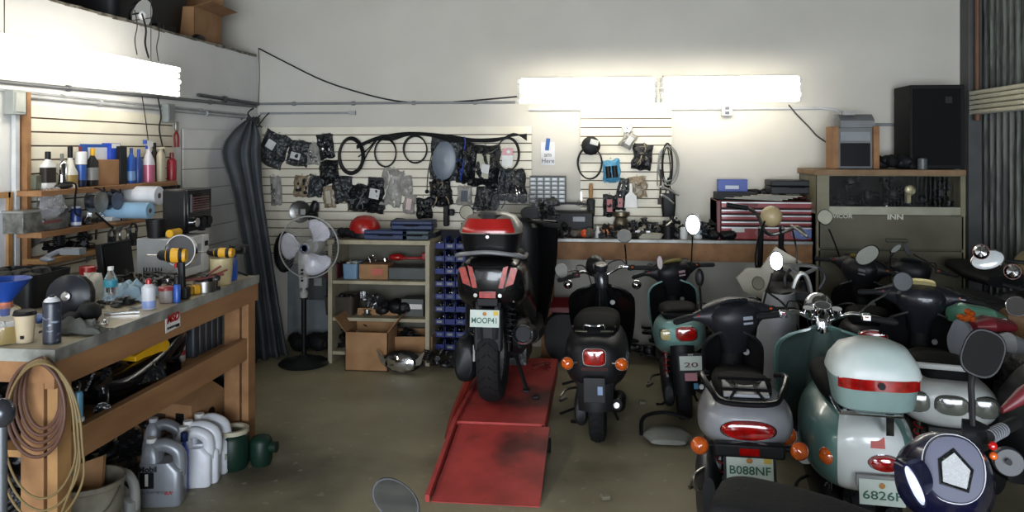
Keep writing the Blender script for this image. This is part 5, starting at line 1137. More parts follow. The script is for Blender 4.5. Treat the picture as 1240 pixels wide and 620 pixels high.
# drills
DY = pm('c8941d', .45)
def drill(label, p, rz, stand=True, sc=1., tool='cordless_drill', tilt=None, hs=1.25):
    r = thing(tool, label, 'drill', p, rz, sc=sc, rot=tilt); r.scale = (sc, sc, sc*hs)
    # body axis +y ; origin at battery bottom
    m = MB(); m.loft([((0, -.07, .21), (.026, 0, 0), (0, 0, .028), 2.5), ((0, -.05, .21), (.032, 0, 0), (0, 0, .034), 2.5), ((0, .02, .21), (.032, 0, 0), (0, 0, .036), 2.5), ((0, .05, .21), (.026, 0, 0), (0, 0, .03), 2.3)]); m.out('motor_housing', DY, r)
    m = MB(); m.loft([((0, -.052, .21), (.0335, 0, 0), (0, 0, .0355), 2.5), ((0, -.03, .21), (.034, 0, 0), (0, 0, .037), 2.5)]); m.out('rubber_band', BLK, r); m = MB(); m.loft([((0, .018, .21), (.0335, 0, 0), (0, 0, .0375), 2.5), ((0, .045, .21), (.0285, 0, 0), (0, 0, .033), 2.5)]); m.out('rubber_band', BLK, r)
    m = MB(); m.loft([((0, .05, .21), (.025, 0, 0), (0, 0, .028), 2), ((0, .09, .21), (.022, 0, 0), (0, 0, .024), 2), ((0, .105, .21), (.012, 0, 0), (0, 0, .013), 2)]); ch = m.out('chuck', BLK, r)
    m = MB(); m.cyl((0, .10, .21), (0, .17, .21), .004, n=8); m.out('bit', STL, ch)
    m = MB(); m.loft([((0, -.035, .185), (.018, 0, 0), (0, .024, 0), 3), ((0, -.04, .12), (.017, 0, 0), (0, .02, 0), 3), ((0, -.035, .06), (.022, 0, 0), (0, .03, 0), 3)]); m.out('handle', BLK, r)
    m = MB(); m.box((0, -.005, .165), (.014, .014, .03)); m.out('trigger', RED, r)
    m = MB(); m.b2(-.03, .03, -.085, .035, 0, .06); m.out('battery', BLK, r, bev=.008)
    return r
p = bt(212, 362); drill('yellow black cordless drill standing upright on the workbench', (p.x, p.y, BT+.002), math.radians(95), sc=.80)
r = thing('work_lamp', 'round chrome rimmed hoop standing behind the upright drill', 'lamp', (bt(207, 352).x, bt(207, 352).y+.1, BT+.002)); rr = .085; zc_ = PX(206, 304, Y=bt(207, 352).y+.1).z-BT
m = MB(); m.lathe([(rr*.93, -.012), (rr, -.012), (rr, .012), (rr*.93, .012), (rr*.93, -.012)], (0, 0, zc_), (0, -1, .1), 32); m.out('rim', CHR, r)
m = MB(); m.lathe([(0, 0), (rr*.6, -.01), (rr*.93, 0)], (0, 0, zc_), (0, -1, .1), 32); m.out('dish', pm('5d5e60', .3, .6), r)
m = MB(); m.cyl((0, .02, 0), (0, .02, zc_-rr), .01); m.lathe([(0, 0), (.05, 0), (.05, .01), (0, .015)]); m.out('stand', BLK, r)
# plastic measuring jug with second drill
p = bt(268, 344); r = thing('measuring_jug', 'translucent yellowish plastic beaker under the second drill', 'jug', (p.x, p.y, BT+.002)); h = hb(268, 344, 32)
m = MB(); m.lathe([(0, 0), (.05, 0), (.062, h), (.057, h), (.046, .006), (0, .006)], n=28); m.out('beaker', mat('yellowed_plastic', H('b5a883'), .3, c2=H('a89a72')), r)
dr = drill('yellow black impact drill lying across the plastic beaker', (p.x+.03, p.y+.13, BT+h+.035), 0, sc=.82, tilt=Matrix(((0, -1, 0), (0, 0, -1), (1, 0, 0))).to_euler(), hs=1.)
bpz = V((p.x, p.y, BT))
bottle('blue spray bottle behind the beaker at the bench end', 282, 13, 36, pm('1d4fae', .35), pm('163d86', .4), p=(bt(284, 340).x-.02, bt(284, 340).y+.02, BT+.002), X=-2.1, capr=.02)
r = thing('dark_socket_set', 'dark cable and clips at the far right end of the bench', 'cable', (bt(296, 334).x-.05, 4.27, BT+.002)); m = MB(); m.tube([(-.08, -.02, .006), (-.02, .02, .03), (.03, 0, .03), (.08, .03, .006)], .006); m.out('cord', BLK, r)
# yellow bit case
p = bt(229, 357); r = thing('bit_case', 'small yellow bit case lying before the microwave', 'case', (p.x, p.y, BT+.002), rz=.9)
for i in range(3): MB().b2(-.055+i*.037, -.055+i*.037+.034, -.02, .02, 0, .045).out('block', DY, r, bev=.006)
p = bt(248, 353); r = thing('steel_tin', 'round steel tin right of the yellow bit case', 'tin', (p.x, p.y, BT+.002)); m = MB(); m.lathe([(0, 0), (.055, 0), (.055, .055), (.05, .055), (.05, .01), (0, .01)], n=28); m.out('tin', STL, r); m = MB(); m.cyl((.0, .0, .01), (0, 0, .045), .035); m.out('contents', JUNK, r)
blobs('dark pipe fitting behind the steel tin on the bench', 'fitting', 'pipe_fitting', (bt(266, 352).x-.06, bt(266, 352).y, BT+.002), (.05, .04, .07), 6, 95, JUNK, (.025, .035))
mb = MB(); p = bt(245, 352); mb.tube([(-.09, -.05, .06), (0, 0, .07), (.08, .07, .10)], .005); mb.tube([(-.02, -.02, .065), (.05, .06, .12)], .006); mb.tube([(-.02, -.04, .065), (.07, .05, .08)], .006); tag(mb.out('red_pliers', pm('6d3330', .5), loc=(p.x+.02, p.y, BT)), 'red handled pliers resting on the steel tin', 'pliers')
# water bottle
p = bt(134, 368); h = hb(134, 368, 44); r = thing('water_bottle', 'clear water bottle with a turquoise label on the bench', 'bottle', (p.x, p.y, BT+.002)); k = h/.2
m = MB(); m.lathe([(0, .0), (.03, 0), (.034, .01), (.030, .05), (.034, .07), (.034, .12), (.03, .145), (.014, .18), (.013, .195)], n=24); m.v = [q*k for q in m.v]; m.out('body', GLS, r)
m = MB(); m.lathe([(.0345, .095), (.035, .097), (.035, .13), (.0345, .132)], n=24); m.v = [q*k for q in m.v]; m.out('label_band', pm('3f9fb8', .4), r)
m = MB(); m.lathe([(.016, .185), (.016, .205), (0, .205)], n=16); m.v = [q*k for q in m.v]; m.out('cap', WHT, r)
# white can, clear tub, towels, etc
p = bt(180, 374); r = can('additive_can', 'white metal can with a blue lower half beside the blue rags', 'can', (p.x, p.y, BT+.002), hb(180, 374, 8), hb(180, 374, 30), pm('c9cbd0', .35), band=(.05, .35), bandm=pm('8f9fd0', .4), cap=RED, capr=.012, caph=.02)
p = bt(201, 366); r = can('clear_tub', 'clear plastic tub with a red rim right of the white can', 'tub', (p.x, p.y, BT+.002), hb(201, 366, 8), hb(201, 366, 16), mat('frosted_tub', H('a29f9c'), .25, c2=H('7a6c68')), cap=pm('8c3034', .4), capr=.036, caph=.008, shoulder=.02)
p = bt(212, 366); r = can('blue_can', 'slim blue battery shaped can standing between tub and yellow case', 'can', (p.x+.01, p.y, BT+.002), .016, .09, pm('2450a3', .35), cap=BLK, capr=.014)
def rag(label, p, rx, ry, h, m_, seed, name='shop_rag'):
    mb = MB()
    def fn(a, b):
        x, y = (a-.5)*2, (b-.5)*2; e = max(abs(x), abs(y))
        n_ = noise.noise(V((x*2+seed, y*2, seed))); n2 = noise.noise(V((x*5+seed, y*5, seed)))
        return (x*rx*(1+.25*n2), y*ry*(1+.25*n_), max(.004, h*(1-e*e)*(.6+.9*n_)+h*.25*abs(n2)+.006))
    mb.sheet(fn, 16, 16, .004); o = mb.out(name, m_, loc=(p[0], p[1], BT+.002)); tag(o, label, 'rag'); return o
p = bt(160, 362); rag('crumpled pale blue paper towels behind the white can', p, .10, .09, .10, pm('8fa8b8', .9), 3)
p = bt(97, 357); r = can('red_capped_jar', 'glass jar with a bulky red cap near the black panel', 'jar', (p.x, p.y+.06, BT+.002), .035, .1, GLS, cap=RED, capr=.04, caph=.03)
p = bt(113, 364); r = thing('crumpled_bag', 'white plastic parts bag with red print beside the red capped jar', 'bag', (p.x, p.y, BT+.07)); mb = MB(); pillow(mb, .09, .13, .04, 2.2); mb.out('bag', pm('c4bdae', .4), r); MB().box((0, -.05, .0), (.04, .004, .03)).out('red_print', RED, r)
bottle('slim navy bottle behind the parts bag on the bench', 119, 8, 26, pm('1e2c5c', .4), BLK, p=(bt(118, 352).x, bt(118, 352).y, BT+.002), X=-2.5, style='round')
blobs('black wrenches and levers in the middle of the bench', 'wrenches', 'black_wrenches', (bt(122, 371).x, bt(122, 371).y, BT+.002), (.11, .08, .035), 9, 96, JUNK, (.02, .04), flat=.5)
blobs('mixed sockets and pliers at the back of the bench before the black panel', 'tools', 'mixed_tools', (bt(168, 345).x, bt(168, 345).y, BT+.002), (.2, .12, .06), 26, 97, JUNK, (.02, .045))
blobs('shiny screwdrivers and sockets left of the upright drill', 'tools', 'shiny_tools', (bt(190, 350).x, bt(190, 350).y, BT+.002), (.09, .08, .05), 14, 98, SLVP, (.012, .03))
for k, (u, v, a, lab) in enumerate(((148, 380, .5, 'chrome combination wrench lying near the bench front edge'), (172, 373, .9, 'small wrench lying just right of the chrome combination wrench'))):
    p = bt(u, v); r = thing('wrench', lab, 'wrench', (p.x, p.y, BT+.003), a); L = .10-.03*k
    m = MB(); m.b2(-L/2, L/2, -.006, .006, 0, .006); m.lathe([(.007, 0), (.014, 0), (.014, .007), (.007, .007), (.007, 0)], (-L/2-.008, 0, 0)); m.prism([(0, -.014), (.02, -.016), (.012, -.004), (.012, .004), (.02, .016), (0, .014)], (L/2, 0, 0), (1, 0, 0), (0, 1, 0), (0, 0, .007)); m.out('shaft', CHR, r)
p = bt(113, 396); blobs('small chrome fittings at the bench front edge near the spray can', 'fittings', 'chrome_fittings', (p.x, p.y, BT+.002), (.05, .04, .02), 9, 99, CHR, (.008, .018))
p = bt(116, 388); mb = MB(); mb.cyl((0, 0, 0), (0, 0, .015), .009); tag(mb.out('copper_fitting', pm('8a5138', .4, .6), loc=(p.x, p.y, BT+.002)), 'tiny copper fitting standing alone on the bench', 'fitting')
p = bt(92, 403); rag('dark grey work glove lying behind the spray can', p, .12, .05, .06, pm('4f504c', .9), 7, 'work_glove')
p = bt(48, 396); blobs('blue and white tube lying behind the coffee cup', 'tube', 'blue_tube', (p.x, p.y+.05, BT+.002), (.05, .03, .05), 4, 100, pm('31508f', .4), (.02, .03))
# spray can
p = bt(63, 415); h = hb(63, 415, 57); r = thing('spray_can', 'tall dark spray can with a white shoulder at the bench corner', 'can', (p.x, p.y, BT+.002)); w = hb(63, 415, 10)
m = MB(); m.lathe([(0, 0), (w, 0), (w, h*.86), (w*.95, h*.88)], n=24); m.out('body', pm('24272e', .3), r)
m = MB(); m.lathe([(w*1.01, .008), (w*1.012, .009), (w*1.012, h*.83), (w*1.01, h*.832)], n=24); m.out('label_band', mat('printed_can_label', H('2a2e38'), .35, c2=H('7d8797'), scale=28, mixp=.62, sharp=.04, stretch=(1, 1, 2.5)), r)
m = MB(); m.lathe([(w*.97, h*.87), (w*.75, h*.93), (w*.5, h*.955), (w*.5, h*.97), (0, h*.97)], n=24); m.out('shoulder', pm('c9cacb', .3), r); m = MB(); m.cyl((0, 0, h*.96), (0, 0, h*1.01), .008); m.out('nozzle', BLK, r)
# coffee cup
p = bt(30, 414); h = hb(30, 414, 38); w = hb(30, 414, 12); r = thing('coffee_cup', 'paper coffee cup with a black lid at the left edge', 'cup', (p.x, p.y, BT+.002))
m = MB(); m.lathe([(0, 0), (w*.78, 0), (w*1.02, h*.88)], n=28); m.out('paper_cup', pm('b8a88a', .6), r); m = MB(); m.lathe([(w*1.1, h*.87), (w*1.12, h*.9), (w*1.05, h*.92), (w*1.0, h*.99), (w*.9, h), (0, h*.99)], n=28); m.out('lid', BLK, r)
m = MB(); m.box((w*.35, -w*.86, h*.2), (.012, .004, .012)); m.out('dark_mark', BLK, r)
# jug with yellow oil + blue funnel
p = bt(6, 414); r = thing('oil_jug', 'clear jug of yellow oil at the left edge of the photo', 'jug', (p.x, p.y, BT+.002)); h = hb(6, 414, 50)
m = MB(); m.lathe([(0, .002), (.057, .002), (.06, .01), (.06, h*.42), (0, h*.42)], n=24); m.out('yellow_oil', pm('a88a2c', .1, coat=.6), r)
m = MB(); m.lathe([(0, 0), (.06, 0), (.064, .01), (.064, h*.55), (.05, h*.8), (.025, h*.92), (.024, h)], n=28); m.out('jug', GLS, r)
fz = PX(8, 338, Y=p.y).z
r = thing('funnel', 'blue funnel standing in the jug of yellow oil', 'funnel', (p.x, p.y, BT+.002+h-.03)); H2 = fz-(BT+.002+h-.03)
m = MB(); m.lathe([(.010, -.03), (.016, .02), (.085, H2), (.09, H2), (.018, .02), (.012, -.03)], n=28); m.out('cone', pm('1a3f8f', .35), r); m = MB(); m.lathe([(.026, 0), (.026, .025), (0, .025)], n=20); m.out('collar', pm('b9623a', .5), r)
# black bin, black disc/grinder
p = PX(34, 378, Z=BT+.002)
zb_ = PX(30, 331, Y=p.y+.12).z-BT
r = binn('black_bin', 'large open black bin at the back left of the workbench', (PX(25, 380, Y=p.y+.12).x-.05, p.y+.18, BT+.002), .34, .3, zb_, pm('141517', .4), content=JUNK)
p = bt(80, 388); zc_ = PX(82, 360, Y=p.y).z-BT
r = thing('grinder_shield', 'round dark grinder disc beside the black bin on the bench', 'grinder', (PX(80, 388, Y=p.y).x, p.y+.02, BT+.002))
m = MB(); m.lathe([(0, .03), (.05, .028), (.088, .012), (.09, 0), (.085, -.012), (0, -.02)], (0, 0, max(.095, zc_)), (.25, -1, .12), 32); m.out('disc', pm('26292f', .3), r)
m = MB(); m.ball((0, .06, .09), (.07, .06, .09)); m.out('motor_body', BLK, r); m = MB(); m.lathe([(.0, .045), (.018, .04), (.022, .03)], (0, 0, max(.095, zc_)), (.25, -1, .12), 20); m.out('hub', STL, r)
m = MB(); m.ball((.09, -.01, .04), (.05, .05, .042)); m.ball((.05, -.06, .025), (.05, .04, .026)); m.jit(.01, 20); tag(m.out('black_glove', pm('1a1b1d', .7), loc=(PX(80, 388, Y=p.y).x+.02, p.y, BT+.002)), 'black lumpy glove at the foot of the grinder disc', 'glove')
p = bt(70, 350); m = MB(); m.tube([(-.09, 0, 0), (0, 0, .04), (.10, .02, .03)], .012); m.box((.06, 0, .04), (.10, .05, .03)); m.ball((-.07, 0, 0), (.04, .02, .015)); tag(m.out('grey_caliper', pm('707478', .4, .4), loc=(PX(74, 340, Y=p.y-.3).x, p.y-.3, BT+.20)), 'grey metal tool resting on the rim of the black bin', 'tool')
# ---------------- lower shelf contents
def lsx(u, v, Z=SZ): return PX(u, v, Z=Z)
blk_bot = pm('34373b', .4)
for i in range(5):
    y = 4.24-.066*i; r = thing('oil_bottle', ['dark grey quart bottle at the far end of the lower bench shelf', 'second dark grey quart bottle from the far end of the lower shelf', 'third dark grey quart bottle from the far end, middle of the row', 'fourth dark grey quart bottle from the far end of the lower shelf', 'last dark grey quart bottle in the row, beside the white one'][i], 'bottle', (-2.16, y, SZ+.001), group='quart bottles on the lower shelf')
    m = MB(); m.loft([((0, 0, 0), (.05, 0, 0), (0, .028, 0), 5), ((0, 0, .16), (.05, 0, 0), (0, .028, 0), 5), ((0, 0, .19), (.035, 0, 0), (0, .02, 0), 4), ((0, 0, .2), (.015, 0, 0), (0, .015, 0), 2)]); m.out('body', blk_bot, r)
    m = MB(); m.cyl((0, 0, .2), (0, 0, .22), .015); m.out('cap', BLK, r)
bottle('tall white and red bottle on the lower bench shelf beside the dark ones', 250, 8, 46, pm('b4b1ac', .4), pm('8d8c88', .4), p=(-2.14, 3.88, SZ+.001), X=-2.14, band=(pm('9a2c2c', .5), .2, .35))
r = bottle('shadowed dark bottle left of the tall white one on the lower shelf', 240, 12, 40, pm('1f1a1a', .5), BLK, p=(-2.25, 3.78, SZ+.001), X=-2.2)
mb = MB(); mb.tube([(0, -.45, .10), (.05, -.3, .07), (.03, 0, .10), (0, .25, .16), (-.05, .32, .05)], lambda t: .055-.02*abs(t-.5), 10); mb.box((-.02, -.1, .02), (.18, .55, .04)); tag(mb.out('black_fender', BLKG, loc=(-2.13, 3.55, SZ)), 'long glossy black fender across the lower bench shelf', 'fender')
p = lsx(212, 452); r = thing('yellow_starter', 'yellow power tool case lying in the black fender on the lower shelf', 'tool', (-2.12, 3.50, SZ+.13), rz=1.4)
m = MB(); m.prism([(-.11, 0), (.10, .0), (.12, .03), (.10, .06), (.0, .05), (-.11, .025)], (0, -.05, 0), (1, 0, 0), (0, 0, 1), (0, .10, 0)); m.out('body', YEL, r, bev=.006); m = MB(); m.tube([(-.1, 0, .03), (-.16, 0, .04), (-.22, .02, .02)], .012); m.out('grip', YEL, r)
mb = MB(); mb.tube([(.12*math.cos(i*PI/6), .10*math.sin(i*PI/6), .012+.004*i) for i in range(20)], .008); tag(mb.out('black_hose_coil', BLK, loc=(-2.2, 3.72, SZ+.01)), 'coil of black hose behind the yellow case on the lower shelf', 'hose')
blobs('black motor covers and film along the near half of the lower shelf', 'pile', 'motor_covers', (-2.2, 3.1, SZ), (.18, .35, .15), 40, 101, mat('shiny_black_film', H('121315'), .22, c2=H('3b3d3f'), scale=20, bump=.6, mixp=.68, sharp=.05), (.04, .09))
blobs('dark boxes in the shadow at the back of the lower bench shelf', 'pile', 'dark_boxes', (-2.75, 3.5, SZ), (.22, .6, .28), 30, 102, JUNK, (.06, .12))
can('red_can', 'red paint can behind the hanging hoses on the lower shelf', 'can', (-2.12, 2.83, SZ+.001), .035, .13, pm('8d1f20', .4), cap=STL, capr=.02, caph=.01)
# blue spray can lying head down beside the post
p = PX(95, 495, X=-1.965); r = thing('blue_spray_can', 'light blue spray can hanging upside down beside the hoses', 'can', p, sc=.62)
m = MB(); m.lathe([(0, .11), (.02, .105), (.026, .09), (.026, -.05), (0, -.05)], n=20); m.out('body', pm('5c93ad', .35), r); m = MB(); m.lathe([(.026, -.05), (.034, -.055), (.034, -.075), (0, -.075)], n=20); m.out('cap', pm('c9cccc', .3), r)
m = MB(); m.tube([(0, 0, .10), (.0, .02, .14), (-.02, .03, .16)], .004); m.out('hook', STL, r)
# hoses hanging on the near post
hose_m = pm('553729', .6); cable_m = pm('75623c', .6)
def hang(label, pts_list, r_, m_, name='air_hose'):
    mb = MB()
    for pts, cl in pts_list: mb.tube(pts, r_, 8, closed=cl, k=4)
    tag(mb.out(name, m_), label, 'hose'); 
peg = V((BX+.045, BY0+.05, .90))
L1 = []
rnd = random.Random(5)
for k in range(5):
    w = .085+.012*k+rnd.uniform(-.01, .01); h = .36+.02*k
    c = V((BX+.035+.012*k, BY0-.02-.0*k, .555+.012*k))
    L1.append(([V((c.x-.13+.13*1.0*math.sin(a)*1.0+.11, c.y-.012*k, c.z+.06+(h-.18)*math.cos(a))) if False else V((-1.965+w*.80*math.sin(a), BY0-.035-.009*k, .855-.012*k+(.125+.010*k)*math.cos(a))) for a in [2*PI*i/16 for i in range(16)]], True))
hang('thick brown air hose coiled over the near post of the workbench', L1, .0065, hose_m)
L2 = []
for k in range(3):
    w = .125+.012*k; h = .28+.02*k
    L2.append(([V((-1.935+w*(1.0 if math.cos(a) > 0 else 1.12)*math.sin(a)+.01*k, BY0-.085-.010*k, .745-.02*k+(h*.86)*math.cos(a))) for a in [2*PI*i/16 for i in range(16)]], True))
hang('thin yellowish cord looped long over the near post of the workbench', L2+[([V((-1.94, BY0-.06, .99)), V((-1.84, BY0-.06, .86)), V((-1.80, BY0-.08, .65)), V((-1.84, BY0-.1, .48)), V((-1.95, BY0-.06, .3)), V((-2.1, BY0-.05, .1)), V((-2.15, BY0-.05, .02))], False)], .0042, cable_m, 'power_cord')
# ---------------- under the bench
FZ = .001
def jug(label, p, rz, w, d, h, m_, cap, name='oil_jug', lab=None, group=None):
    r = thing(name, label, 'jug', (p[0], p[1], FZ), rz, group)
    # side profile in local y(depth)-z, extruded in x (thickness w): wide side faces +-x
    m = MB(); m.loft([((0, 0, 0), (w*.46, 0, 0), (0, d*.47, 0), 6), ((0, 0, .01), (w*.5, 0, 0), (0, d*.5, 0), 6), ((0, 0, h*.52), (w*.5, 0, 0), (0, d*.5, 0), 6), ((0, d*.10, h*.66), (w*.46, 0, 0), (0, d*.38, 0), 5)]); m.out('body', m_, r, bev=0)
    m = MB(); m.loft([((0, d*.24, h*.50), (w*.46, 0, 0), (0, d*.25, 0), 4), ((0, d*.24, h*.74), (w*.42, 0, 0), (0, d*.23, 0), 3.5), ((0, d*.24, h*.88), (w*.34, 0, 0), (0, d*.17, 0), 3), ((0, d*.25, h*.94), (w*.22, 0, 0), (0, d*.1, 0), 2)]); m.out('neck', m_, r)
    m = MB(); m.tube([(0, d*.22, h*.84), (0, -d*.05, h*.89), (0, -d*.33, h*.80), (0, -d*.40, h*.64), (0, -d*.38, h*.44)], w*.27, 12); m.out('handle', m_, r)
    m = MB(); m.cyl((0, d*.26, h*.91), (0, d*.26, h), w*.2, n=18); m.out('cap', cap, r)
    if lab: MB().b2(w*.5-.001, w*.5+.002, -d*.34, d*.34, h*.1, h*.46).out('paper_label', lab, r)
    return r
silver = mat('silver_jug_plastic', H('8f9399'), .35, .3, c2=H('84888e'))

def on_side(rp, txt, size, y, z, m_, nm, w=.14, bold=0, sx=1.):
    return text(txt, size, nm, m_, rp, (-w*.5-.004, y, z), rot=(PI/2, 0, -PI/2), bold=bold, sx=sx)
p = PX(193, 612, Z=0); r = jug('silver grey oil jug with a big black number one, nearest on the floor', (p.x, p.y+.03), math.radians(100), .12, .205, .315, silver, WHT)
m = MB(); m.b2(-.0645, -.061, .02, .085, .17-.075, .17); m.out('number_patch', BLK, r)
on_side(r, '1', .075, .052, .133, WHT, 'number', .125, .003, 1.1); on_side(r, 'Mobil', .038, .048, .185, pm('24262c', .5), 'lettering', .120, .001)
on_side(r, 'FULL SYNTHETIC', .016, .03, .075, pm('55585e', .5), 'small_lettering', .120); on_side(r, 'SUV', .022, -.05, .07, pm('a33a36', .5), 'small_lettering', .120, .0005)
p = PX(176, 600, Z=0); jug('second silver grey jug half hidden behind the numbered one', (p.x-.03, p.y+.22), math.radians(100), .11, .2, .31, silver, pm('b9bcc0', .5))
p = PX(214, 605, Z=0); r = bottle('slim bright blue bottle between silver and white jugs', 214, 12, 74, pm('1f4fc0', .35), pm('16294f', .4), p=(p.x-.01, p.y+.09, FZ), X=-2.05, capr=.018, style='flat')
WJ = pm('dadde3', .35)
p = PX(222, 597, Z=0); jug('white oil jug directly behind the slim blue bottle', (p.x, p.y+.1), math.radians(104), .11, .19, .30, WJ, WHT)
p = PX(234, 588, Z=0); r = jug('middle white oil jug with small grey print near its foot', (p.x, p.y+.06), math.radians(106), .12, .21, .315, WJ, WHT)
on_side(r, 'MOTOR', .02, .03, .06, pm('4b4d52', .5), 'small_lettering', .12); on_side(r, 'OIL', .02, .03, .035, pm('4b4d52', .5), 'small_lettering', .12)
p = PX(247, 577, Z=0); jug('farthest white oil jug at the right end of the row', (p.x, p.y+.06), math.radians(108), .12, .2, .315, WJ, WHT)
# cardboard box behind
p = PX(240, 530, Z=0); r = thing('cardboard_box', 'brown cardboard carton standing on the floor behind the white jugs', 'box', (-2.30, 4.17, 0), rz=-.15)
bh = .36; MB().b2(-.17, .17, -.15, .15, 0, bh).out('carton', CARD, r, bev=.003)
m = MB(); m.prism([(-.15, bh), (.15, bh), (.02, bh+.09)], (-.17, 0, 0), (0, 1, 0), (0, 0, 1), (.34, 0, 0)); m.out('folded_top', CARD, r)
MB().box((.1, -.152, bh*.8), (.05, .003, .05)).out('printed_mark', BLK, r); MB().box((-.05, -.152, bh*.8), (.12, .003, .03)).out('printed_lines', pm('4b3a2a', .7), r); m = MB(); m.cyl((.171, .02, bh*.75), (.173, .02, bh*.75), .03); m.out('round_mark', BLK, r)
# green gas cylinders
GRN = pm('142c22', .45)
for i, (u, v, rr, hh, lab) in enumerate(((279, 535, .088, .205, 'dark green canister with a pale collar at the end of the workbench'), (302, 520, .06, .16, 'smaller dark green canister beside the collared one'))):
    r = thing('gas_canister', lab, 'canister', ((-1.975, 4.10, 0), (-1.84, 4.16, 0))[i]); m = MB(); m.lathe([(0, .0), (rr*.85, 0), (rr, .03), (rr, hh*.8), (rr*.8, hh*.93), (rr*.3, hh), (0, hh)], n=28); m.out('tank', GRN, r)
    if i == 0: m = MB(); m.lathe([(rr*.75, hh*.92), (rr*.98, hh*.93), (rr*.98, hh*1.04), (rr*.75, hh*1.04), (rr*.75, hh*.92)], n=28); m.out('collar', pm('b9b29a', .6), r); m = MB(); m.cyl((0, -rr, hh*.45), (0, -rr-.012, hh*.45), .018); m.out('bolt', pm('8f9488', .4), r)
    else: m = MB(); m.cyl((rr*.8, 0, hh*.6), (rr*1.5, 0, hh*.6), .03); m.out('valve', GRN, r)
r = thing('blue_helmet', 'dark blue helmet under the far end of the workbench', 'helmet', (-2.25, 4.45, .26)); m = MB(); m.ball((0, 0, .12), (.13, .15, .13)); m.out('shell', pm('27365f', .25, coat=.5), r); m = MB(); m.ball((.03, -.06, .11), (.105, .10, .07)); m.out('visor', BLKG, r)
MB().b2(-.15, .15, -.15, .15, 0, .24).out('support_crate', pm('242424', .7), None, loc=(-2.27, 4.5, 0), bev=.006); o = bpy.data.objects['support_crate']; o.name = 'black_crate'; tag(o, 'black crate under the dark blue helmet', 'crate')
# bucket + white block + red jerrycan
r = thing('bucket', 'dirty grey white bucket at the foot of the near bench post', 'bucket', (-2.11, 3.08, 0))
bk = mat('grimy_bucket', H('8a8576'), .5, c2=H('55503f'), scale=6)
m = MB(); m.lathe([(0, 0), (.112, 0), (.115, .01), (.135, .33), (.142, .335), (.142, .355), (.132, .355), (.128, .33), (.108, .012), (0, .012)], n=36); m.out('tub', bk, r)
m = MB(); m.tube([(-.14, 0, .33), (-.13, -.10, .26), (0, -.150, .20), (.13, -.10, .26), (.14, 0, .33)], .003); m.out('bail_handle', STL, r)
m = MB(); m.lathe([(0, .28), (.12, .27), (.12, .24)], n=20); m.jit(.02, 20); m.out('contents', JUNK, r)
m = MB(); m.prism([(-.10, -.09), (.09, -.11), (.02, .16), (-.11, .12)], (-2.13, 3.10, .28), (1, 0, .1), (0, .5, .8), (.0, .02, .0)); tag(m.out('card_scrap', CARD), 'torn cardboard scrap sticking out of the dirty bucket', 'cardboard')
p = PX(150, 610, Z=0); r = thing('handled_jug', 'dull white jug with a big handle hole beside the bucket', 'jug', (-2.17, 3.36, 0), rz=math.radians(95))
m = MB(); m.loft([((0, 0, 0), (.05, 0, 0), (0, .10, 0), 5), ((0, 0, .14), (.05, 0, 0), (0, .10, 0), 5), ((0, .04, .2), (.045, 0, 0), (0, .05, 0), 4)]); m.out('body', pm('a3a49f', .45), r); m = MB(); m.tube([(0, .05, .24), (0, -.04, .26), (0, -.085, .2), (0, -.085, .1)], .022, 10); m.out('handle', pm('a3a49f', .45), r); m = MB(); m.cyl((0, .05, .2), (0, .05, .27), .025); m.out('neck', pm('a3a49f', .45), r)
r = thing('red_fuel_can', 'dark red fuel can on the floor left of the near post', 'fuel can', (-2.24, 2.72, 0)); MB().b2(-.12, .12, -.08, .08, 0, .26).out('body', pm('6d1a1c', .4), r, bev=.02); m = MB(); m.cyl((-.06, 0, .26), (-.06, 0, .31), .025); m.out('cap', pm('b8862c', .5), r)
blobs('black clutter on the floor under the near half of the workbench', 'clutter', 'floor_clutter', (-2.62, 3.2, 0), (.25, .4, .35), 30, 111, JUNK, (.06, .12))
blobs('dark clutter on the floor under the far half of the workbench', 'clutter', 'floor_clutter', (-2.65, 4.0, 0), (.25, .3, .3), 24, 112, JUNK, (.06, .12))
# ============================================================ LIFT
ramp_red = mat('worn_red_lift_paint', H('b8403b'), .55, c2=H('98322e'), scale=5, detail=9, bump=.15)
add_layers(ramp_red, .75, 2.2, H('2b2220'), .53, .12); add_layers(ramp_red, .35, 25, H('b0625a'), .66, .05)
BLx, BRx, yr0, yr1, yr2 = -.835, -.285, 3.80, 4.56, 6.0
r = thing('motorcycle_lift', 'red scuffed lift platform with a ramp on the floor', 'lift', (-.56, 4.6, 0))
ox, oy = -.56, 4.6
def L_(x, y, z): return (x-ox, y-oy, z)
zt_ = .125
m = MB(); m.prism([(yr0-oy, .004), (yr1-oy-.01, zt_-.0), (yr1-oy-.01, zt_-.02), (yr0-oy, .0)], (BLx+.02-ox, 0, 0), (0, 1, 0), (0, 0, 1), (BRx-BLx-.02, 0, 0)); m.out('ramp', ramp_red, r)
m = MB(); m.b2(BLx-.0-ox, BRx-.03-ox, yr1-oy, yr2-oy, zt_-.012, zt_+.012); m.out('platform', ramp_red, r, bev=.003)
for (xa, w_, nm) in ((BLx-.012, .022, 'side_flange'),):
    m = MB(); m.prism([(yr0-oy, 0), (yr0-oy, .035), (yr1-oy, zt_+.035), (yr1-oy, zt_-.06)], (xa-ox, 0, 0), (0, 1, 0), (0, 0, 1), (w_, 0, 0)); m.out(nm, ramp_red, r)
    m = MB(); m.b2(xa-ox, xa+w_-ox, yr1-oy, yr2-oy, .03, zt_+.03); m.out(nm, ramp_red, r)
m = MB(); m.b2(BRx-.045-ox, BRx-.028-ox, yr1-oy, yr2-oy, .03, zt_+.008); m.out('side_flange', ramp_red, r)
for x in (BLx+.08, BRx-.13): m = MB(); m.b2(x-ox, x+.05-ox, yr1+.1-oy, yr2-oy, 0, zt_-.012); m.out('base_rail', pm('3a1716', .5), r)
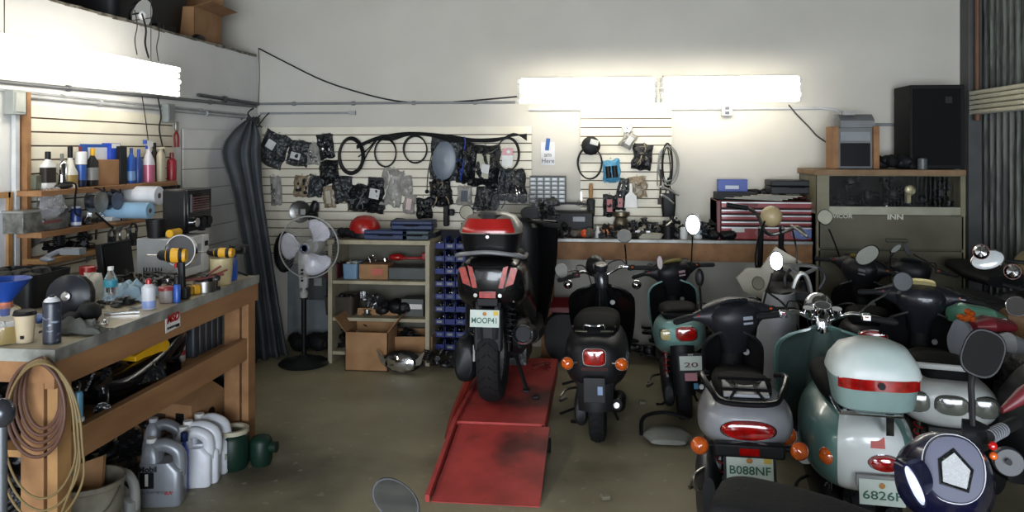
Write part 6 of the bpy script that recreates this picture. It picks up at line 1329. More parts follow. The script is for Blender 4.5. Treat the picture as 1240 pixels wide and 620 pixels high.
m = MB(); m.cyl(L_(BRx-.02, 4.5, .04), L_(BRx+.01, 4.5, .04), .04); m.out('ramp_wheel', RUB, r)
m = MB(); m.tube([L_(-.88, 4.60, .02), L_(-.885, 4.8, .09), L_(-.87, 5.15, .17), L_(-.84, 5.35, .24)], lambda t: .028, 8); m.box(L_(-.84, 5.3, .25), (.09, .10, .04)); m.out('lift_arm', pm('8a2a20', .5), r)
m = MB(); rnd = random.Random(4)
for k in range(4): m.tube([L_(-.50+rnd.uniform(0, .15), 5.75+rnd.uniform(-.1, .1), zt_+.02+.02*rnd.random()) for _ in range(5)], .005)
tag(m.out('red_wire_heap', pm('7a2422', .5), loc=(ox, oy, 0)), 'tangle of red cord lying on the far right of the lift platform', 'cord')
m = MB(); m.b2(-.02, .02, -.015, .015, 0, .02); tag(m.out('dark_block', BLK, loc=(-.40, 5.02, zt_+.012), bev=.004), 'small black block lying on the lift platform', 'block')
m = MB(); m.b2(-.02, .02, -.02, .02, 0, .02); tag(m.out('floor_scrap', pm('8b8775', .7), loc=PX(733, 604, Z=.001), rz=.3, bev=.003), 'small pale scrap on the floor near the lower photo edge', 'scrap')
m = MB(); m.b2(-.02, .02, -.02, .02, 0, .02); tag(m.out('floor_scrap', pm('8b8775', .7), loc=PX(778, 489, Z=.001), rz=.1, bev=.003), 'small pale scrap on the floor behind the round black scooter', 'scrap')

# ============================================================ SCOOTERS
def lerp(a, b, t): return a+(b-a)*t
PLATE_BG = mat('pale_number_plate', H('c3cdc4'), .45, c2=H('b4c2b6'), scale=12)
PLG = pm('1c5a44', .5)
def wheel(name, r, y, rad, w, parent_thing, rimm):
    m = MB(); k = w/2
    m.lathe([(rad*.62, -k*.75), (rad*.8, -k), (rad*.93, -k*.85), (rad*.985, -k*.5), (rad, 0), (rad*.985, k*.5), (rad*.93, k*.85), (rad*.8, k), (rad*.62, k*.75), (rad*.62, -k*.75)], (0, y, rad), (1, 0, 0), 36)
    t = m.out(name, RUB, r)
    m = MB(); m.lathe([(0, -k*.4), (rad*.2, -k*.45), (rad*.22, -k*.2), (rad*.55, -k*.15), (rad*.64, -k*.7), (rad*.64, k*.7), (rad*.55, k*.15), (rad*.22, k*.2), (rad*.2, k*.45), (0, k*.4)], (0, y, rad), (1, 0, 0), 28); m.out('rim', rimm, t)
    m = MB()
    for i in range(26):
        a = 2*PI*i/26
        for s_ in (-1, 1):
            p0 = V((s_*k*.10, y+rad*1.002*math.cos(a), rad+rad*1.002*math.sin(a))); p1 = V((s_*k*.75, y+rad*.955*math.cos(a+.16), rad+rad*.955*math.sin(a+.16)))
            m.tube([p0, p1], rad*.014, 4)
    m.out('tread_grooves', pm('0b0b0b', .9), t); return t
def plate(r, x, y, z, w, h, txt, tilt=-.15, frame=None, top=None, emblem=True, sticker=True, frm=BLK, g_num=None):
    R = Matrix.Rotation(tilt, 3, 'X')
    e = bpy.data.objects
    m = MB(); m.box((0, 0, 0), (w, .003, h), R); pl = m.out('license_plate', PLATE_BG, r, loc=(x, y, z), bev=.0)
    t = text(txt, h*.46, 'plate_number', g_num or PLG, pl, R @ V((0, -.0028, -h*.13)), rot=(PI/2+tilt, 0, 0), bold=.0006, fit=w*(.86 if len(txt) > 3 else .6))
    if emblem: m = MB(); m.ball(R @ V((0, -.003, h*.27)), (w*.07, .002, h*.12)); m.out('plate_emblem', pm('b8813f', .5), pl)
    if sticker: m = MB(); m.box(R @ V((w*.38, -.003, h*.32)), (w*.16, .002, h*.26), R); m.out('plate_sticker', pm('cfb02e', .5), pl)
    if frame:
        m = MB()
        for sx in (-1, 1): m.box(R @ V((sx*(w/2+.004), -.001, 0)), (.012, .006, h+.02), R)
        m.box(R @ V((0, -.001, h/2+.008)), (w+.02, .006, .018), R); m.box(R @ V((0, -.001, -h/2-.005)), (w+.02, .006, .012), R); m.out('plate_frame', frm, pl)
        if top: text(top, .016, 'frame_lettering', pm('c9c9c6', .5), pl, R @ V((0, -.005, h/2+.008)), rot=(PI/2+tilt, 0, 0), sx=1.1)
    return pl
def turn_signal(r, p, d, s_=1., stalk=True, lens=ORL, body=CHR, name='turn_signal'):
    p = V(p); d = V(d).normalized(); m = MB(); m.lathe([(0, -.028*s_), (.02*s_, -.022*s_), (.032*s_, -.004*s_), (.034*s_, 0)], p, d, 18); t = m.out(name, body, r)
    m = MB(); m.lathe([(.033*s_, 0), (.030*s_, .012*s_), (.018*s_, .022*s_), (0, .026*s_)], p, d, 18); m.out('lens', lens, t); return t
def mirror(r, base, tip, centre, rx, rz_, facing=(0, -1, .05), shell=BLK, stem=BLK, glass=MIR, roll=0., e=2., th=.02, sr=.006, rim=None):
    base, tip, c, f = V(base), V(tip), V(centre), V(facing).normalized()
    m = MB(); mid = base.lerp(tip, .5)+V((0, 0, .008)); m.tube([base, mid, tip, tip.lerp(c, .4)-f*.012], sr, 8); st = m.out('mirror_stem', stem, r)
    u = V((0, 0, 1)).cross(f).normalized(); w = f.cross(u).normalized()
    u2 = u*math.cos(roll)+w*math.sin(roll); w2 = w*math.cos(roll)-u*math.sin(roll)
    m = MB(); m.loft([(c-f*th*1.1, u2*rx*.45, w2*rz_*.45, e), (c-f*th*.7, u2*rx*.85, w2*rz_*.85, e), (c, u2*rx, w2*rz_, e), (c+f*.003, u2*rx*.96, w2*rz_*.96, e)], 28); sh = m.out('mirror', rim or shell, r)
    m = MB(); m.loft([(c+f*.003, u2*rx*.9, w2*rz_*.9, e), (c+f*.0045, u2*rx*.89, w2*rz_*.89, e)], 28); m.out('mirror_glass', glass, sh)
    return sh

def scooter(name, label, loc, rz, sc=1., **k):
    """local axes: +y is the riding direction, origin on the ground midway between the wheels"""
    g = lambda a, d=None: k.get(a, d)
    body, inner, seatm, trim = g('body', BLK), g('inner', BLK), g('seat', pm('0b0b0c', .75, spec=.12)), g('trim', BLK)
    r = thing(name, label, g('cat', 'scooter'), loc, rz, sc=sc, rot=(0, g('lean', 0.), rz))
    retro = g('retro', False); WB = .60; rad = g('rad', .205); bw = g('bw', 1.)
    wheel('rear_wheel', r, -WB, rad, .105, r, g('rim', ALU)); wheel('front_wheel', r, WB, rad, .10, r, g('rim', ALU))
    # ---- engine / swing unit, exhaust, shock, stand
    m = MB(); m.loftY([(-.68, .03, .14, .26), (-.62, .045, .10, .30), (-.35, .05, .12, .32), (-.1, .05, .16, .34)]); m.v = [q+V((-.105, 0, 0)) for q in m.v]; m.out('engine_case', pm('2d2e30', .45, .3), r)
    m = MB(); m.ball((0, -.30, .30), (.12, .16, .10)); m.cyl((-.06, -.2, .24), (.10, -.2, .24), .07); m.out('engine', JUNK, r)
    m = MB(); m.loft([((.125, -.72, .27), (.035, 0, 0), (0, 0, .035), 2), ((.13, -.66, .26), (.05, 0, 0), (0, 0, .058), 2.2), ((.13, -.36, .20), (.048, 0, 0), (0, 0, .055), 2.2), ((.10, -.22, .17), (.02, 0, 0), (0, 0, .02), 2)]); ex = m.out('exhaust', g('exm', pm('232325', .4, .4)), r)
    m = MB(); m.cyl((.125, -.72, .27), (.125, -.75, .275), .018); m.out('tailpipe', STL, ex)
    m = MB(); m.tube([(-.105, -.50, .66), (-.11, -.60, .25)], .012)
    m.out('shock_absorber', CHR, r)
    m = MB()
    for i in range(40): 
        pass
    m.tube([(-.108+.022*math.cos(i*.8), -.51-.08*i/60+.022*math.sin(i*.8), .62-.3*i/60) for i in range(60)], .0045, 5, k=2); m.out('spring', g('spring', RED if not retro else CHR), r)
    m = MB(); m.tube([(-.04, -.22, .2), (-.13, -.30, .03), (-.20, -.32, .02)], .01); m.tube([(.04, -.22, .2), (.12, -.30, .03)], .01); m.out('kickstand', BLK, r)
    m = MB(); m.tube([(-.16, -.28, .24), (-.22, -.40, .26), (-.25, -.5, .24)], .008); m.tube([(-.22, -.38, .2), (-.26, -.42, .19)], .012); m.out('kick_lever', STL, r)
    # ---- rear body
    if retro: secs = g('secs', [(-.875, .06, .50, .62), (-.86, .12, .44, .67), (-.81, .165, .40, .70), (-.68, .205, .36, .725), (-.5, .215, .35, .735), (-.3, .195, .36, .73), (-.12, .15, .34, .70), (-.02, .11, .30, .60)])
    else: secs = g('secs', [(-.93, .05, .66, .73, 3), (-.90, .10, .62, .76, 3), (-.82, .15, .57, .785, 3), (-.65, .185, .50, .78, 3), (-.45, .19, .44, .76, 3), (-.2, .165, .36, .72, 3), (-.02, .12, .30, .6, 3)])
    m = MB(); m.loftY([(q[0], q[1]*bw)+tuple(q[2:]) for q in secs], 72 if g('panel') else 32, 2.5); rb = m.out('rear_body', g('panel') or body, r)
    if g('panel'):   # white centre stripe of the tail: faces of the same shell
        pass
    # ---- seat
    sz_ = g('seat_z', 0.)
    if retro: ss = [(-.74, .07, .72, .765), (-.70, .12, .70, .80), (-.55, .15, .70, .825), (-.35, .15, .70, .81), (-.18, .14, .69, .80), (-.05, .11, .68, .78), (.0, .06, .69, .75)]
    else: ss = [(-.82, .06, .78, .83), (-.78, .11, .76, .855), (-.6, .135, .75, .865), (-.42, .14, .73, .84), (-.36, .14, .72, .81), (-.15, .13, .70, .79), (-.03, .10, .68, .77), (.02, .05, .69, .74)]
    m = MB(); m.loftY([(q[0], q[1], q[2]+sz_, q[3]+sz_) for q in ss], 24, 2.8); m.out('seat', seatm, r)
    # ---- floorboard
    m = MB(); m.loftY([(-.12, .15, .27, .34), (0, .17, .26, .31), (.22, .175, .26, .31), (.34, .16, .27, .34)], 20, 4); fb = m.out('floorboard', trim, r)
    # ---- leg shield (front apron)
    lw = g('lw', .215); lt = g('lt', .88); sl = g('slope', .18)
    def ls_(side):
        def fn(a, b):
            z = lerp(.27, lt, b); x0 = (a-.5)*2
            wdt = lw*(.78+.26*math.sin(min(1, b*1.15)*PI*.62))*(1 if b < .8 else math.sqrt(max(.12, 1-((b-.8)/.2)**2*.88)))
            x = x0*wdt; y = .50-sl*b-.12*(1-abs(x0)**2.2)*(-1)*1.0-.06*b
            return (x, y-.10 + (.0 if side == 0 else .0), z)
        return fn
    m = MB(); m.sheet(ls_(0), 20, 18, .012); m.v = [q+V((0, .014, 0)) for q in m.v]; m.out('leg_shield', g('shield', body), r, ang=70)
    def inn(a, b):
        q = V(ls_(0)(.5+(a-.5)*.93, .03+b*.93)); return q+V((0, -.002, 0))
    m = MB(); m.sheet(inn, 20, 18, .012); ins = m.out('inner_shield', inner, r, ang=70)
    # steering column hump / glove box on the rider side
    m = MB(); m.loft([((0, .36, .30), (.06, 0, 0), (0, .10, 0), 2.5), ((0, .37, .6), (.075, 0, 0), (0, .09, 0), 2.5), ((0, .33, lt-.03), (.06, 0, 0), (0, .07, 0), 2.5)]); m.out('column_cover', g('column', inner), r)
    if g('key', True): m = MB(); m.cyl((.08, .30, .72), (.08, .275, .72), .018); m.out('ignition_lock', STL, r); m = MB(); m.tube([(-.0, .27, .66), (0, .24, .655), (0, .235, .63)], .006); m.out('bag_hook', CHR, r)
    # front fender, fork
    m = MB()
    def ff(a, b):
        th = lerp(.35, 2.5, b); R_ = rad+.035; x = (a-.5)*2*.075; drop = .03*abs((a-.5)*2)**2.5
        return (x, WB+(R_-drop)*math.cos(th), rad+(R_-drop)*math.sin(th))
    m.sheet(ff, 8, 16, .006); m.out('front_fender', g('shield', body), r, ang=70)
    m = MB()
    for s_ in (-1, 1): m.tube([(s_*.07, WB, rad), (s_*.07, WB-.05, rad+.22), (s_*.04, .44, .56)], .014, 8)
    m.out('fork', g('forkm', pm('3a3b3d', .4, .5)), r)
    # ---- rear fender + plate holder
    if g('rear_fender', True):
        fy = secs[0][0]+.05; ft = secs[0][2]+.02
        m = MB(); fw = g('fw', .085)
        def rf(a, b):
            th = 0; x = (a-.5)*2*fw*(1-.15*b); z = lerp(ft, .27, b); y = fy-.055*math.sin(b*PI*.5)+.02*abs((a-.5)*2)**2*1.6
            return (x, y, z)
        m.sheet(rf, 10, 10, .006); m.out('rear_fender', trim, r, ang=70)
        m = MB(); m.box((0, fy+.03, (ft+.35)/2), (fw*1.2, .05, ft-.36)); m.out('fender_bracket', BLK, r)
    if g('plate'):
        p = g('plate'); plate(r, p.get('x', 0), p['y'], p['z'], p.get('w', .19), p.get('h', .105), p['txt'], p.get('tilt', -.2), p.get('frame'), p.get('top'), frm=p.get('frm', BLK), sticker=p.get('sticker', True), emblem=p.get('emblem', True))
    # ---- handlebar assembly with steering angle
    st = g('steer', 0.); hc = V((0, .30, .92)); T = Matrix.Translation(hc) @ Matrix.Rotation(st, 4, V((0, -.25, 1)).normalized()) @ Matrix.Translation(-hc)
    hz = g('hz', .98); hb_ = g('bars', 'cover'); gm = g('grip', pm('1a1a1b', .75))
    def tp(q): return T @ V(q)
    if hb_ == 'cover':
        m = MB(T); hw = g('hw', .25)
        m.loft([((-hw, .25, hz-.005), (0, .018, 0), (0, 0, .018), 2), ((-hw*.82, .26, hz-.004), (0, .034, 0), (0, 0, .032), 2.2), ((-hw*.62, .28, hz-.01), (0, .070, 0), (0, 0, .062), 2.3), ((-hw*.35, .30, hz-.018), (0, .105, 0), (0, 0, .088), 2.4), ((0, .305, hz-.02), (0, .12, 0), (0, 0, .10), 2.4),
                ((hw*.35, .30, hz-.018), (0, .105, 0), (0, 0, .088), 2.4), ((hw*.62, .28, hz-.01), (0, .070, 0), (0, 0, .062), 2.3), ((hw*.82, .26, hz-.004), (0, .034, 0), (0, 0, .032), 2.2), ((hw, .25, hz-.005), (0, .018, 0), (0, 0, .018), 2)], 28); hcov = m.out('handlebar_cover', g('hcover', inner), r)
        m = MB(T); m.loft([((0, .30, lt-.14), (.07, 0, 0), (0, .07, 0), 2.5), ((0, .295, lt-.06), (.085, 0, 0), (0, .09, 0), 2.5), ((0, .285, hz-.07), (.15, 0, 0), (0, .13, 0), 2.6), ((0, .285, hz-.0), (.165, 0, 0), (0, .135, 0), 2.6), ((0, .29, hz+.045), (.13, 0, 0), (0, .115, 0), 2.5), ((0, .30, hz+.065), (.07, 0, 0), (0, .07, 0), 2.2)]); m.out('steering_neck', g('hcover', inner), r)
        m = MB(T); q = Matrix.Rotation(-.55, 3, 'X')
        m.loft([(V((0, .235, hz+.050+g('gz', 0))), q @ V((.085, 0, 0)), q @ V((0, .055, 0)), 2.5), (V((0, .228, hz+.066+g('gz', 0))), q @ V((.082, 0, 0)), q @ V((0, .052, 0)), 2.5)]); m.out('gauge', g('gauge', pm('25272a', .15, coat=.6)), hcov)
        if g('stickers'):
            m = MB(T); m.box((.05, .155, hz-.02), (.055, .006, .020)); m.box((.05, .155, hz-.05), (.055, .006, .012)); m.out('warning_sticker', g('stickers'), hcov)
        m = MB(T); m.lathe([(.06, 0), (.055, .02), (.03, .035), (0, .04)], (0, .41, hz+.01), (0, 1, -.1), 24, sc=(1.4, .8)); m.out('headlight', GLS if False else pm('aeb6bd', .1, coat=1.), r)
        y0 = .25
    else:
        m = MB(T); m.tube([(-.24, .22, hz), (-.15, .25, hz+.01), (-.07, .30, hz-.03), (0, .31, hz-.055), (.07, .30, hz-.03), (.15, .25, hz+.01), (.24, .22, hz)], .012, 10); m.out('handlebar', CHR, r)
        m = MB(T); m.loft([((0, .31, lt-.04), (.05, 0, 0), (0, .05, 0), 2), ((0, .31, hz-.05), (.055, 0, 0), (0, .055, 0), 2), ((0, .315, hz-.0), (.035, 0, 0), (0, .035, 0), 2)]); m.out('steering_neck', g('neckm', CHR), r)
        hl = g('headlight_z', hz+.01)
        m = MB(T); m.lathe([(0, -.07), (.045, -.06), (.075, -.02), (.08, .02)], (0, .41, hl), (0, 1, 0), 28); h_ = m.out('headlight', g('hlm', CHR), r); m = MB(T); m.lathe([(.078, .02), (.06, .035), (0, .045)], (0, .41, hl), (0, 1, 0), 28); m.out('lens', GLS, h_)
        m = MB(T); m.lathe([(.05, 0), (.052, .03), (.045, .05), (0, .05)], (0, .29, hz+.0), (0, -.35, 1), 24); gg = m.out('gauge', g('gaugem', CHR), r); m = MB(T); m.lathe([(.04, .0505), (0, .0515)], (0, .29, hz+.0), (0, -.35, 1), 24); m.out('dial', g('dial', pm('2b2d31', .15, coat=.8)), gg)
        if g('twin_pods'):
            for s_ in (-1, 1): m = MB(T); m.lathe([(.025, 0), (.032, .03), (.028, .05), (0, .052)], (s_*.075, .30, hz-.02), (0, -.3, 1), 20); m.out('side_gauge', CHR, r)
        y0 = .22
    for s_ in (-1, 1):
        if s_ in g('grips', (-1, 1)):
            m = MB(T); m.cyl((s_*.24, y0, hz-.005), (s_*.355, y0-.035, hz-.015), .017, .018, 14); m.cyl((s_*.355, y0-.035, hz-.015), (s_*.366, y0-.038, hz-.016), .014, .012, 12); m.out('grip', gm, r)
            m = MB(T); m.box((s_*.215, y0+.005, hz), (.05, .045, .04)); sw = m.out('switch_pod', g('pod', BLK), r, bev=.006); m = MB(T); m.box((s_*.215, y0-.02, hz+.006), (.015, .008, .01)); m.out('switch', ORL if s_ > 0 else RED, sw)
        m = MB(T); m.tube([(s_*.21, y0+.03, hz-.005), (s_*.25, y0+.075, hz-.005), (s_*.35, y0+.055, hz-.02)], .006, 6); m.out('brake_lever', g('lever', ALU), r)
    if g('cables', True):
        m = MB(T)
        for s_ in (-1, 1): m.tube([(s_*.2, y0+.03, hz), (s_*.17, y0+.12, hz+.05), (s_*.08, .42, hz+.0), (s_*.04, .42, lt-.1)], .0045, 5)
        m.out('control_cable', BLK, r)
    if g('front_signals'):
        for s_ in (-1, 1): turn_signal(r, (s_*g('fsx', .20), g('fsy', .30), g('fsz', .86)), g('fsd', (s_*.2, .3 if False else -1, 0)), g('fss', 1.1), body=CHR, lens=g('fslens', CHR), name='front_turn_signal')
    # ---- mirrors: given in WORLD coordinates
    W = Matrix.Translation(V(loc)) @ Matrix.Rotation(rz, 4, 'Z') @ Matrix.Rotation(g('lean', 0.), 4, 'Y') @ Matrix.Scale(sc, 4); Wi = W.inverted()
    for mm in g('mirrors', []):
        s_ = mm['side']; base = tp((s_*.185, y0+.02, hz+.02)); c = Wi @ PX(mm['u'], mm['v'], Y=mm['Y']); rx = mm['rx']*(mm['Y']/ray(mm['u'], mm['v']).y)/F_PX/sc; rzz = mm['rz']*(mm['Y']/ray(mm['u'], mm['v']).y)/F_PX/sc
        f = Wi.to_3x3() @ V(mm.get('f', (.0, -1, .10)))
        tip = base.lerp(c, .55)+V((s_*.0, .0, .0)); 
        mirror(r, base, tip, c, rx, rzz, f, shell=mm.get('shell', BLK), stem=mm.get('stem', BLK), roll=mm.get('roll', 0.), e=mm.get('e', 2.), rim=mm.get('rim'), sr=mm.get('sr', .006), glass=mm.get('glass', MIR))
    r['_'] = 0; del r['_']
    return r
def place(rear_uv_Y, head_uv_Y, ry=-.85, hy=.30, sc=1.):
    """root location/heading from the tail point and the handlebar centre (both as photo point + distance Y)"""
    a = PX(*rear_uv_Y[:2], Y=rear_uv_Y[2]); b = PX(*head_uv_Y[:2], Y=head_uv_Y[2]); d = V((b.x-a.x, b.y-a.y)); rz = math.atan2(-d.x, d.y)
    dist = d.length; s = dist/(hy-ry) if sc is None else sc; n = d.normalized()
    return V((a.x-n.x*ry*s, a.y-n.y*ry*s, 0)), rz

# ---- 2: round black scooter (centre)
blk_gloss = pm('121213', .25, coat=.5); blk_satin = pm('1b1b1d', .45)
lc, rz = V((.018, 5.27, 0)), -.045
r = scooter('scooter', 'black round-bodied scooter with chrome rack parked right of the lift', lc, rz, .92, retro=True, seat_z=-.03, body=blk_satin, inner=blk_gloss, shield=blk_gloss, bars='tube', hz=.96, lt=.86, lw=.235, lean=-.02,
    steer=.35, hlm=pm('1a1a1b', .3), headlight_z=.98, neckm=pm('2a2b2d', .25, coat=.6), fw=.12, bw=.96,
    mirrors=[dict(side=-1, u=680, v=328, Y=5.2, rx=7.5, rz=9, rim=CHR, stem=CHR, roll=.3, e=2.4, f=(.0, -1, .4)), dict(side=1, u=756, v=286, Y=5.3, rx=9, rz=8.5, rim=CHR, stem=CHR, f=(0, -1, .4))],
    front_signals=True, fsx=.26, fsy=.36, fsz=.84, fss=1.1, gaugem=pm('202124', .3))
def tail_light(r, c, rx, rz_, m_=REDL, e=2.6, d=.02, name='tail_light', face=None):
    m = MB(); x, y, z = c; m.loft([((x, y+.03, z), (rx*1.08, 0, 0), (0, 0, rz_*1.08), e), ((x, y+.004, z), (rx*1.05, 0, 0), (0, 0, rz_*1.05), e)], 28); t = m.out(name, CHR if m_ is REDL and name == 'tail_light' else BLK, r)
    m = MB(); m.loft([((x, y+.004, z), (rx, 0, 0), (0, 0, rz_), e), ((x, y-d*.7, z), (rx*.9, 0, 0), (0, 0, rz_*.88), e), ((x, y-d, z), (rx*.6, 0, 0), (0, 0, rz_*.55), e)], 28); m.out('lens', m_, t); return t
tail_light(r, (0, -.885, .605), .068, .052, e=4)
m = MB(); m.box((0, -.875, .535), (.16, .03, .022)); m.out('reflector_bar', pm('3a1213', .3), r)
for s_ in (-1, 1): m = MB(); m.cyl((s_*.06, -.84, .565), (s_*.15, -.87, .565), .009); m.out('signal_stalk', CHR, r); turn_signal(r, (s_*.165, -.88, .565), (s_*.15, -1, 0), 1.15)
m = MB()
m.tube([(-.11, -.80, .745), (-.11, -.86, .76), (-.04, -.87, .76)], .006); m.tube([(.11, -.80, .745), (.11, -.86, .76), (.04, -.87, .76)], .006)
m.tube([(-.06, -.79, .73), (-.06, -.85, .79), (0, -.86, .79), (.06, -.85, .79), (.06, -.79, .73)], .006); m.tube([(-.13, -.79, .74), (-.13, -.84, .785)], .007); m.tube([(.13, -.79, .74), (.13, -.84, .785)], .007); m.out('rear_rack', CHR, r)
m = MB(); m.box((0, -.935, .42), (.13, .01, .15)); pb = m.out('plate_holder', pm('2f3032', .5), r, bev=.004); m = MB(); m.box((.035, -.943, .42), (.03, .003, .05)); m.out('registration_sticker', pm('8fa7cc', .5), pb)
m = MB(); m.tube([(-.13, -.4, .33), (-.24, -.45, .31)], .010); m.out('foot_peg', BLK, r); m = MB(); m.tube([(-.1, -.5, .19), (-.24, -.62, .17)], .010); m.out('foot_peg', BLK, r)

# ---- E: teal scooter
teal = pm('7fa8a2', .35, coat=.4)
lc, rz = place((832, 430, 4.95), (822, 333, 5.8), sc=.86)
r = scooter('scooter', 'pale turquoise scooter with a black front behind the black one with silver tail', lc, rz, .86, body=teal, inner=blk_satin, shield=teal, hcover=blk_satin, stickers=pm('a9888e', .5), gauge=pm('9a8a55', .3), steer=.3, lean=-.06, hz=.985, lt=.90, lw=.2,
    mirrors=[dict(side=1, u=839, v=272, Y=5.6, rx=9, rz=13, e=2.), dict(side=-1, u=799, v=318, Y=5.6, rx=3.5, rz=9, glass=pm('6b4a40', .3))], lever=pm('b9c6c4', .3), trim=BLK)
tail_light(r, (.03, -.93, .70), .075, .05, e=3); tail_light(r, (-.10, -.895, .69), .05, .04, m_=pm('b4a676', .15, coat=.8), name='signal_light', e=3)
plate(r, .05, -.945, .50, .16, .10, '20', frame=True, tilt=-.12, emblem=False, sticker=False, top='RIDE', g_num=pm('6b2a3a', .5))
m = MB(); m.box((.045, -.95, .405), (.085, .004, .055)); m.out('pink_sticker', pm('c98a92', .5), r); m = MB(); m.box((.075, -.95, .34), (.03, .004, .04)); m.out('blue_sticker', pm('4c8fb3', .5), r)
m = MB(); m.tube([(-.10, -.62, .80), (-.12, -.86, .83), (0, -.92, .84), (.12, -.86, .83), (.10, -.62, .80)], .010); m.out('grab_rail', BLK, r)
p = PX(808, 535, Z=0); rr_ = thing('scuffed_panel', 'loose white and black plastic panel on the floor behind the turquoise scooter', 'panel', (p.x, p.y, 0))
m = MB(); m.loftY([(-.08, .10, .01, .04), (0, .14, .01, .06), (.12, .10, .01, .05)]); m.out('white_panel', pm('9a9c94', .5), rr_); m = MB(); m.tube([(-.15, .02, .03), (-.13, .12, .10), (0, .16, .12), (.14, .12, .10)], .012); m.out('black_edge', BLK, rr_)

# ---- B: silver scooter with black front
silv = pm('8a8b90', .35, coat=.3)
lc, rz = place((908, 515, 3.30), (892, 388, 4.15), sc=.9)
r = scooter('scooter', 'silver tailed scooter with black front and orange turn signals, plate B088NF', lc, rz, .90, lean=-.02, body=silv, inner=blk_satin, shield=blk_satin, hcover=pm('232328', .4), stickers=pm('8f959f', .5), steer=.28, hz=.955, lt=.86, lw=.165, seat_z=-.045,
    secs=[(-.94, .05, .64, .72, 3), (-.92, .13, .60, .75, 2.6), (-.86, .19, .57, .775, 2.6), (-.7, .215, .52, .78, 2.6), (-.5, .20, .46, .765, 3), (-.2, .165, .36, .72, 3), (-.02, .12, .30, .6, 3)],
    plate=dict(y=-.985, z=.53, txt='B088NF', w=.20, h=.105, frame=True, top='ORANGE PARK'), fw=.11,
    mirrors=[dict(side=1, u=940, v=316, Y=4.25, rx=8.5, rz=12), dict(side=-1, u=847, v=336, Y=4.2, rx=5.5, rz=11, f=(.3, 1, .0), glass=BLK)])
tail_light(r, (0, -.945, .675), .115, .042, e=2.2)
m = MB(); m.box((0, -.965, .60), (.30, .05, .06)); m.out('tail_bracket', BLK, r, bev=.01); m = MB(); m.box((0, -.995, .60), (.085, .008, .03)); m.out('reflector', REDL, r)
for s_ in (-1, 1): m = MB(); m.cyl((s_*.1, -.93, .605), (s_*.19, -.95, .605), .012); m.out('signal_stalk', BLK, r); turn_signal(r, (s_*.21, -.96, .605), (s_*.1, -1, 0), 1.2, body=BLK)
m = MB(); m.tube([(-.16, -.55, .815), (-.19, -.70, .85), (-.15, -.88, .825), (-.10, -.955, .80), (.10, -.955, .80), (.15, -.88, .825), (.19, -.70, .85), (.16, -.55, .815)], .013, 8)
m.tube([(-.08, -.94, .80), (-.04, -.8, .83), (-.08, -.66, .81)], .007); m.tube([(.08, -.94, .80), (.04, -.8, .83), (.08, -.66, .81)], .007); m.tube([(-.11, -.86, .83), (.11, -.86, .83)], .008); m.tube([(-.12, -.72, .84), (.12, -.72, .84)], .008); m.out('rear_rack', pm('1d1d1f', .25, .6), r)
m = MB(); m.b2(-.10, .10, -.88, -.62, .80, .815); m.out('rack_plate', pm('8d8f94', .4), r, bev=.004)
m = MB(); m.tube([(-.15, -.75, .36), (-.22, -.80, .34), (-.23, -.78, .40), (-.16, -.70, .42)], .010); m.tube([(-.16, -.78, .2), (-.27, -.86, .24), (-.34, -.86, .25)], .008); m.out('bent_bracket', STL, r)
m = MB(); m.loftY([(-.80, .03, .20, .40), (-.7, .06, .12, .44), (-.45, .06, .12, .42)]); m.v = [q+V((-.17, 0, 0)) for q in m.v]; m.out('gearbox_cover', pm('3c3e42', .4, .3), r)

def two_tone(name, m1, m2):
    m = m1.copy(); m.name = name; nt = m.node_tree; N = nt.nodes; b = N['Principled BSDF']; src = b.inputs['Base Color'].links[0].from_socket
    tc = N.new('ShaderNodeTexCoord'); sp = N.new('ShaderNodeSeparateXYZ'); nt.links.new(tc.outputs['Object'], sp.inputs[0])
    def mt(op, a, b_, clamp=False):
        n = N.new('ShaderNodeMath'); n.operation = op; n.use_clamp = clamp
        for i, x in enumerate((a, b_)):
            if x is None: continue
            if isinstance(x, (int, float)): n.inputs[i].default_value = x
            else: nt.links.new(x, n.inputs[i])
        return n.outputs[0]
    t = mt('MULTIPLY', mt('ADD', sp.outputs['Y'], .86), 1/.42, True)
    w = mt('SUBTRACT', .135, mt('MULTIPLY', t, .105)); ax = mt('ABSOLUTE', mt('SUBTRACT', sp.outputs['X'], .01), None)
    f = mt('MULTIPLY', mt('GREATER_THAN', w, ax), mt('LESS_THAN', sp.outputs['Y'], -.40)); f = mt('MULTIPLY', f, mt('GREATER_THAN', sp.outputs['Z'], .40))
    mx = N.new('ShaderNodeMix'); mx.data_type = 'RGBA'; nt.links.new(f, mx.inputs['Factor']); nt.links.new(src, mx.inputs['A']); mx.inputs['B'].default_value = m2; nt.links.new(mx.outputs['Result'], b.inputs['Base Color']); return m
# ---- C: green and white scooter with top box
gteal = pm('5f827c', .3, coat=.5); wht = pm('c9cecc', .3, coat=.4); TWO = two_tone('green_white_paint', gteal, (*H('d0d5d3'), 1)); dgreen = pm('4c5f5b', .4, coat=.3)
lc, rz = place((1052, 560, 3.22), (1003, 392, 4.1), sc=.93)
r = scooter('scooter', 'green and white retro scooter with a pale top box and chrome handlebars', lc, rz, .93, retro=True, body=gteal, panel=TWO, inner=dgreen, shield=gteal, bars='tube', hz=.935, lt=.865, lw=.25, twin_pods=True, bw=1.07, column=dgreen,
    plate=dict(y=-.925, z=.447, x=.035, txt='6826F', w=.175, h=.10, tilt=-.15, sticker=False), rear_fender=False,
    mirrors=[dict(side=-1, u=905, v=345, Y=4.55, rx=0.1, rz=.1)] if False else [dict(side=1, u=1093, v=341, Y=4.3, rx=12, rz=12, stem=CHR, glass=pm('55585a', .2), sr=.006), dict(side=-1, u=918, v=343, Y=4.35, rx=7.5, rz=8.5, f=(0, -1, .3))], pod=CHR)
tail_light(r, (.055, -.885, .552), .062, .034, e=2)
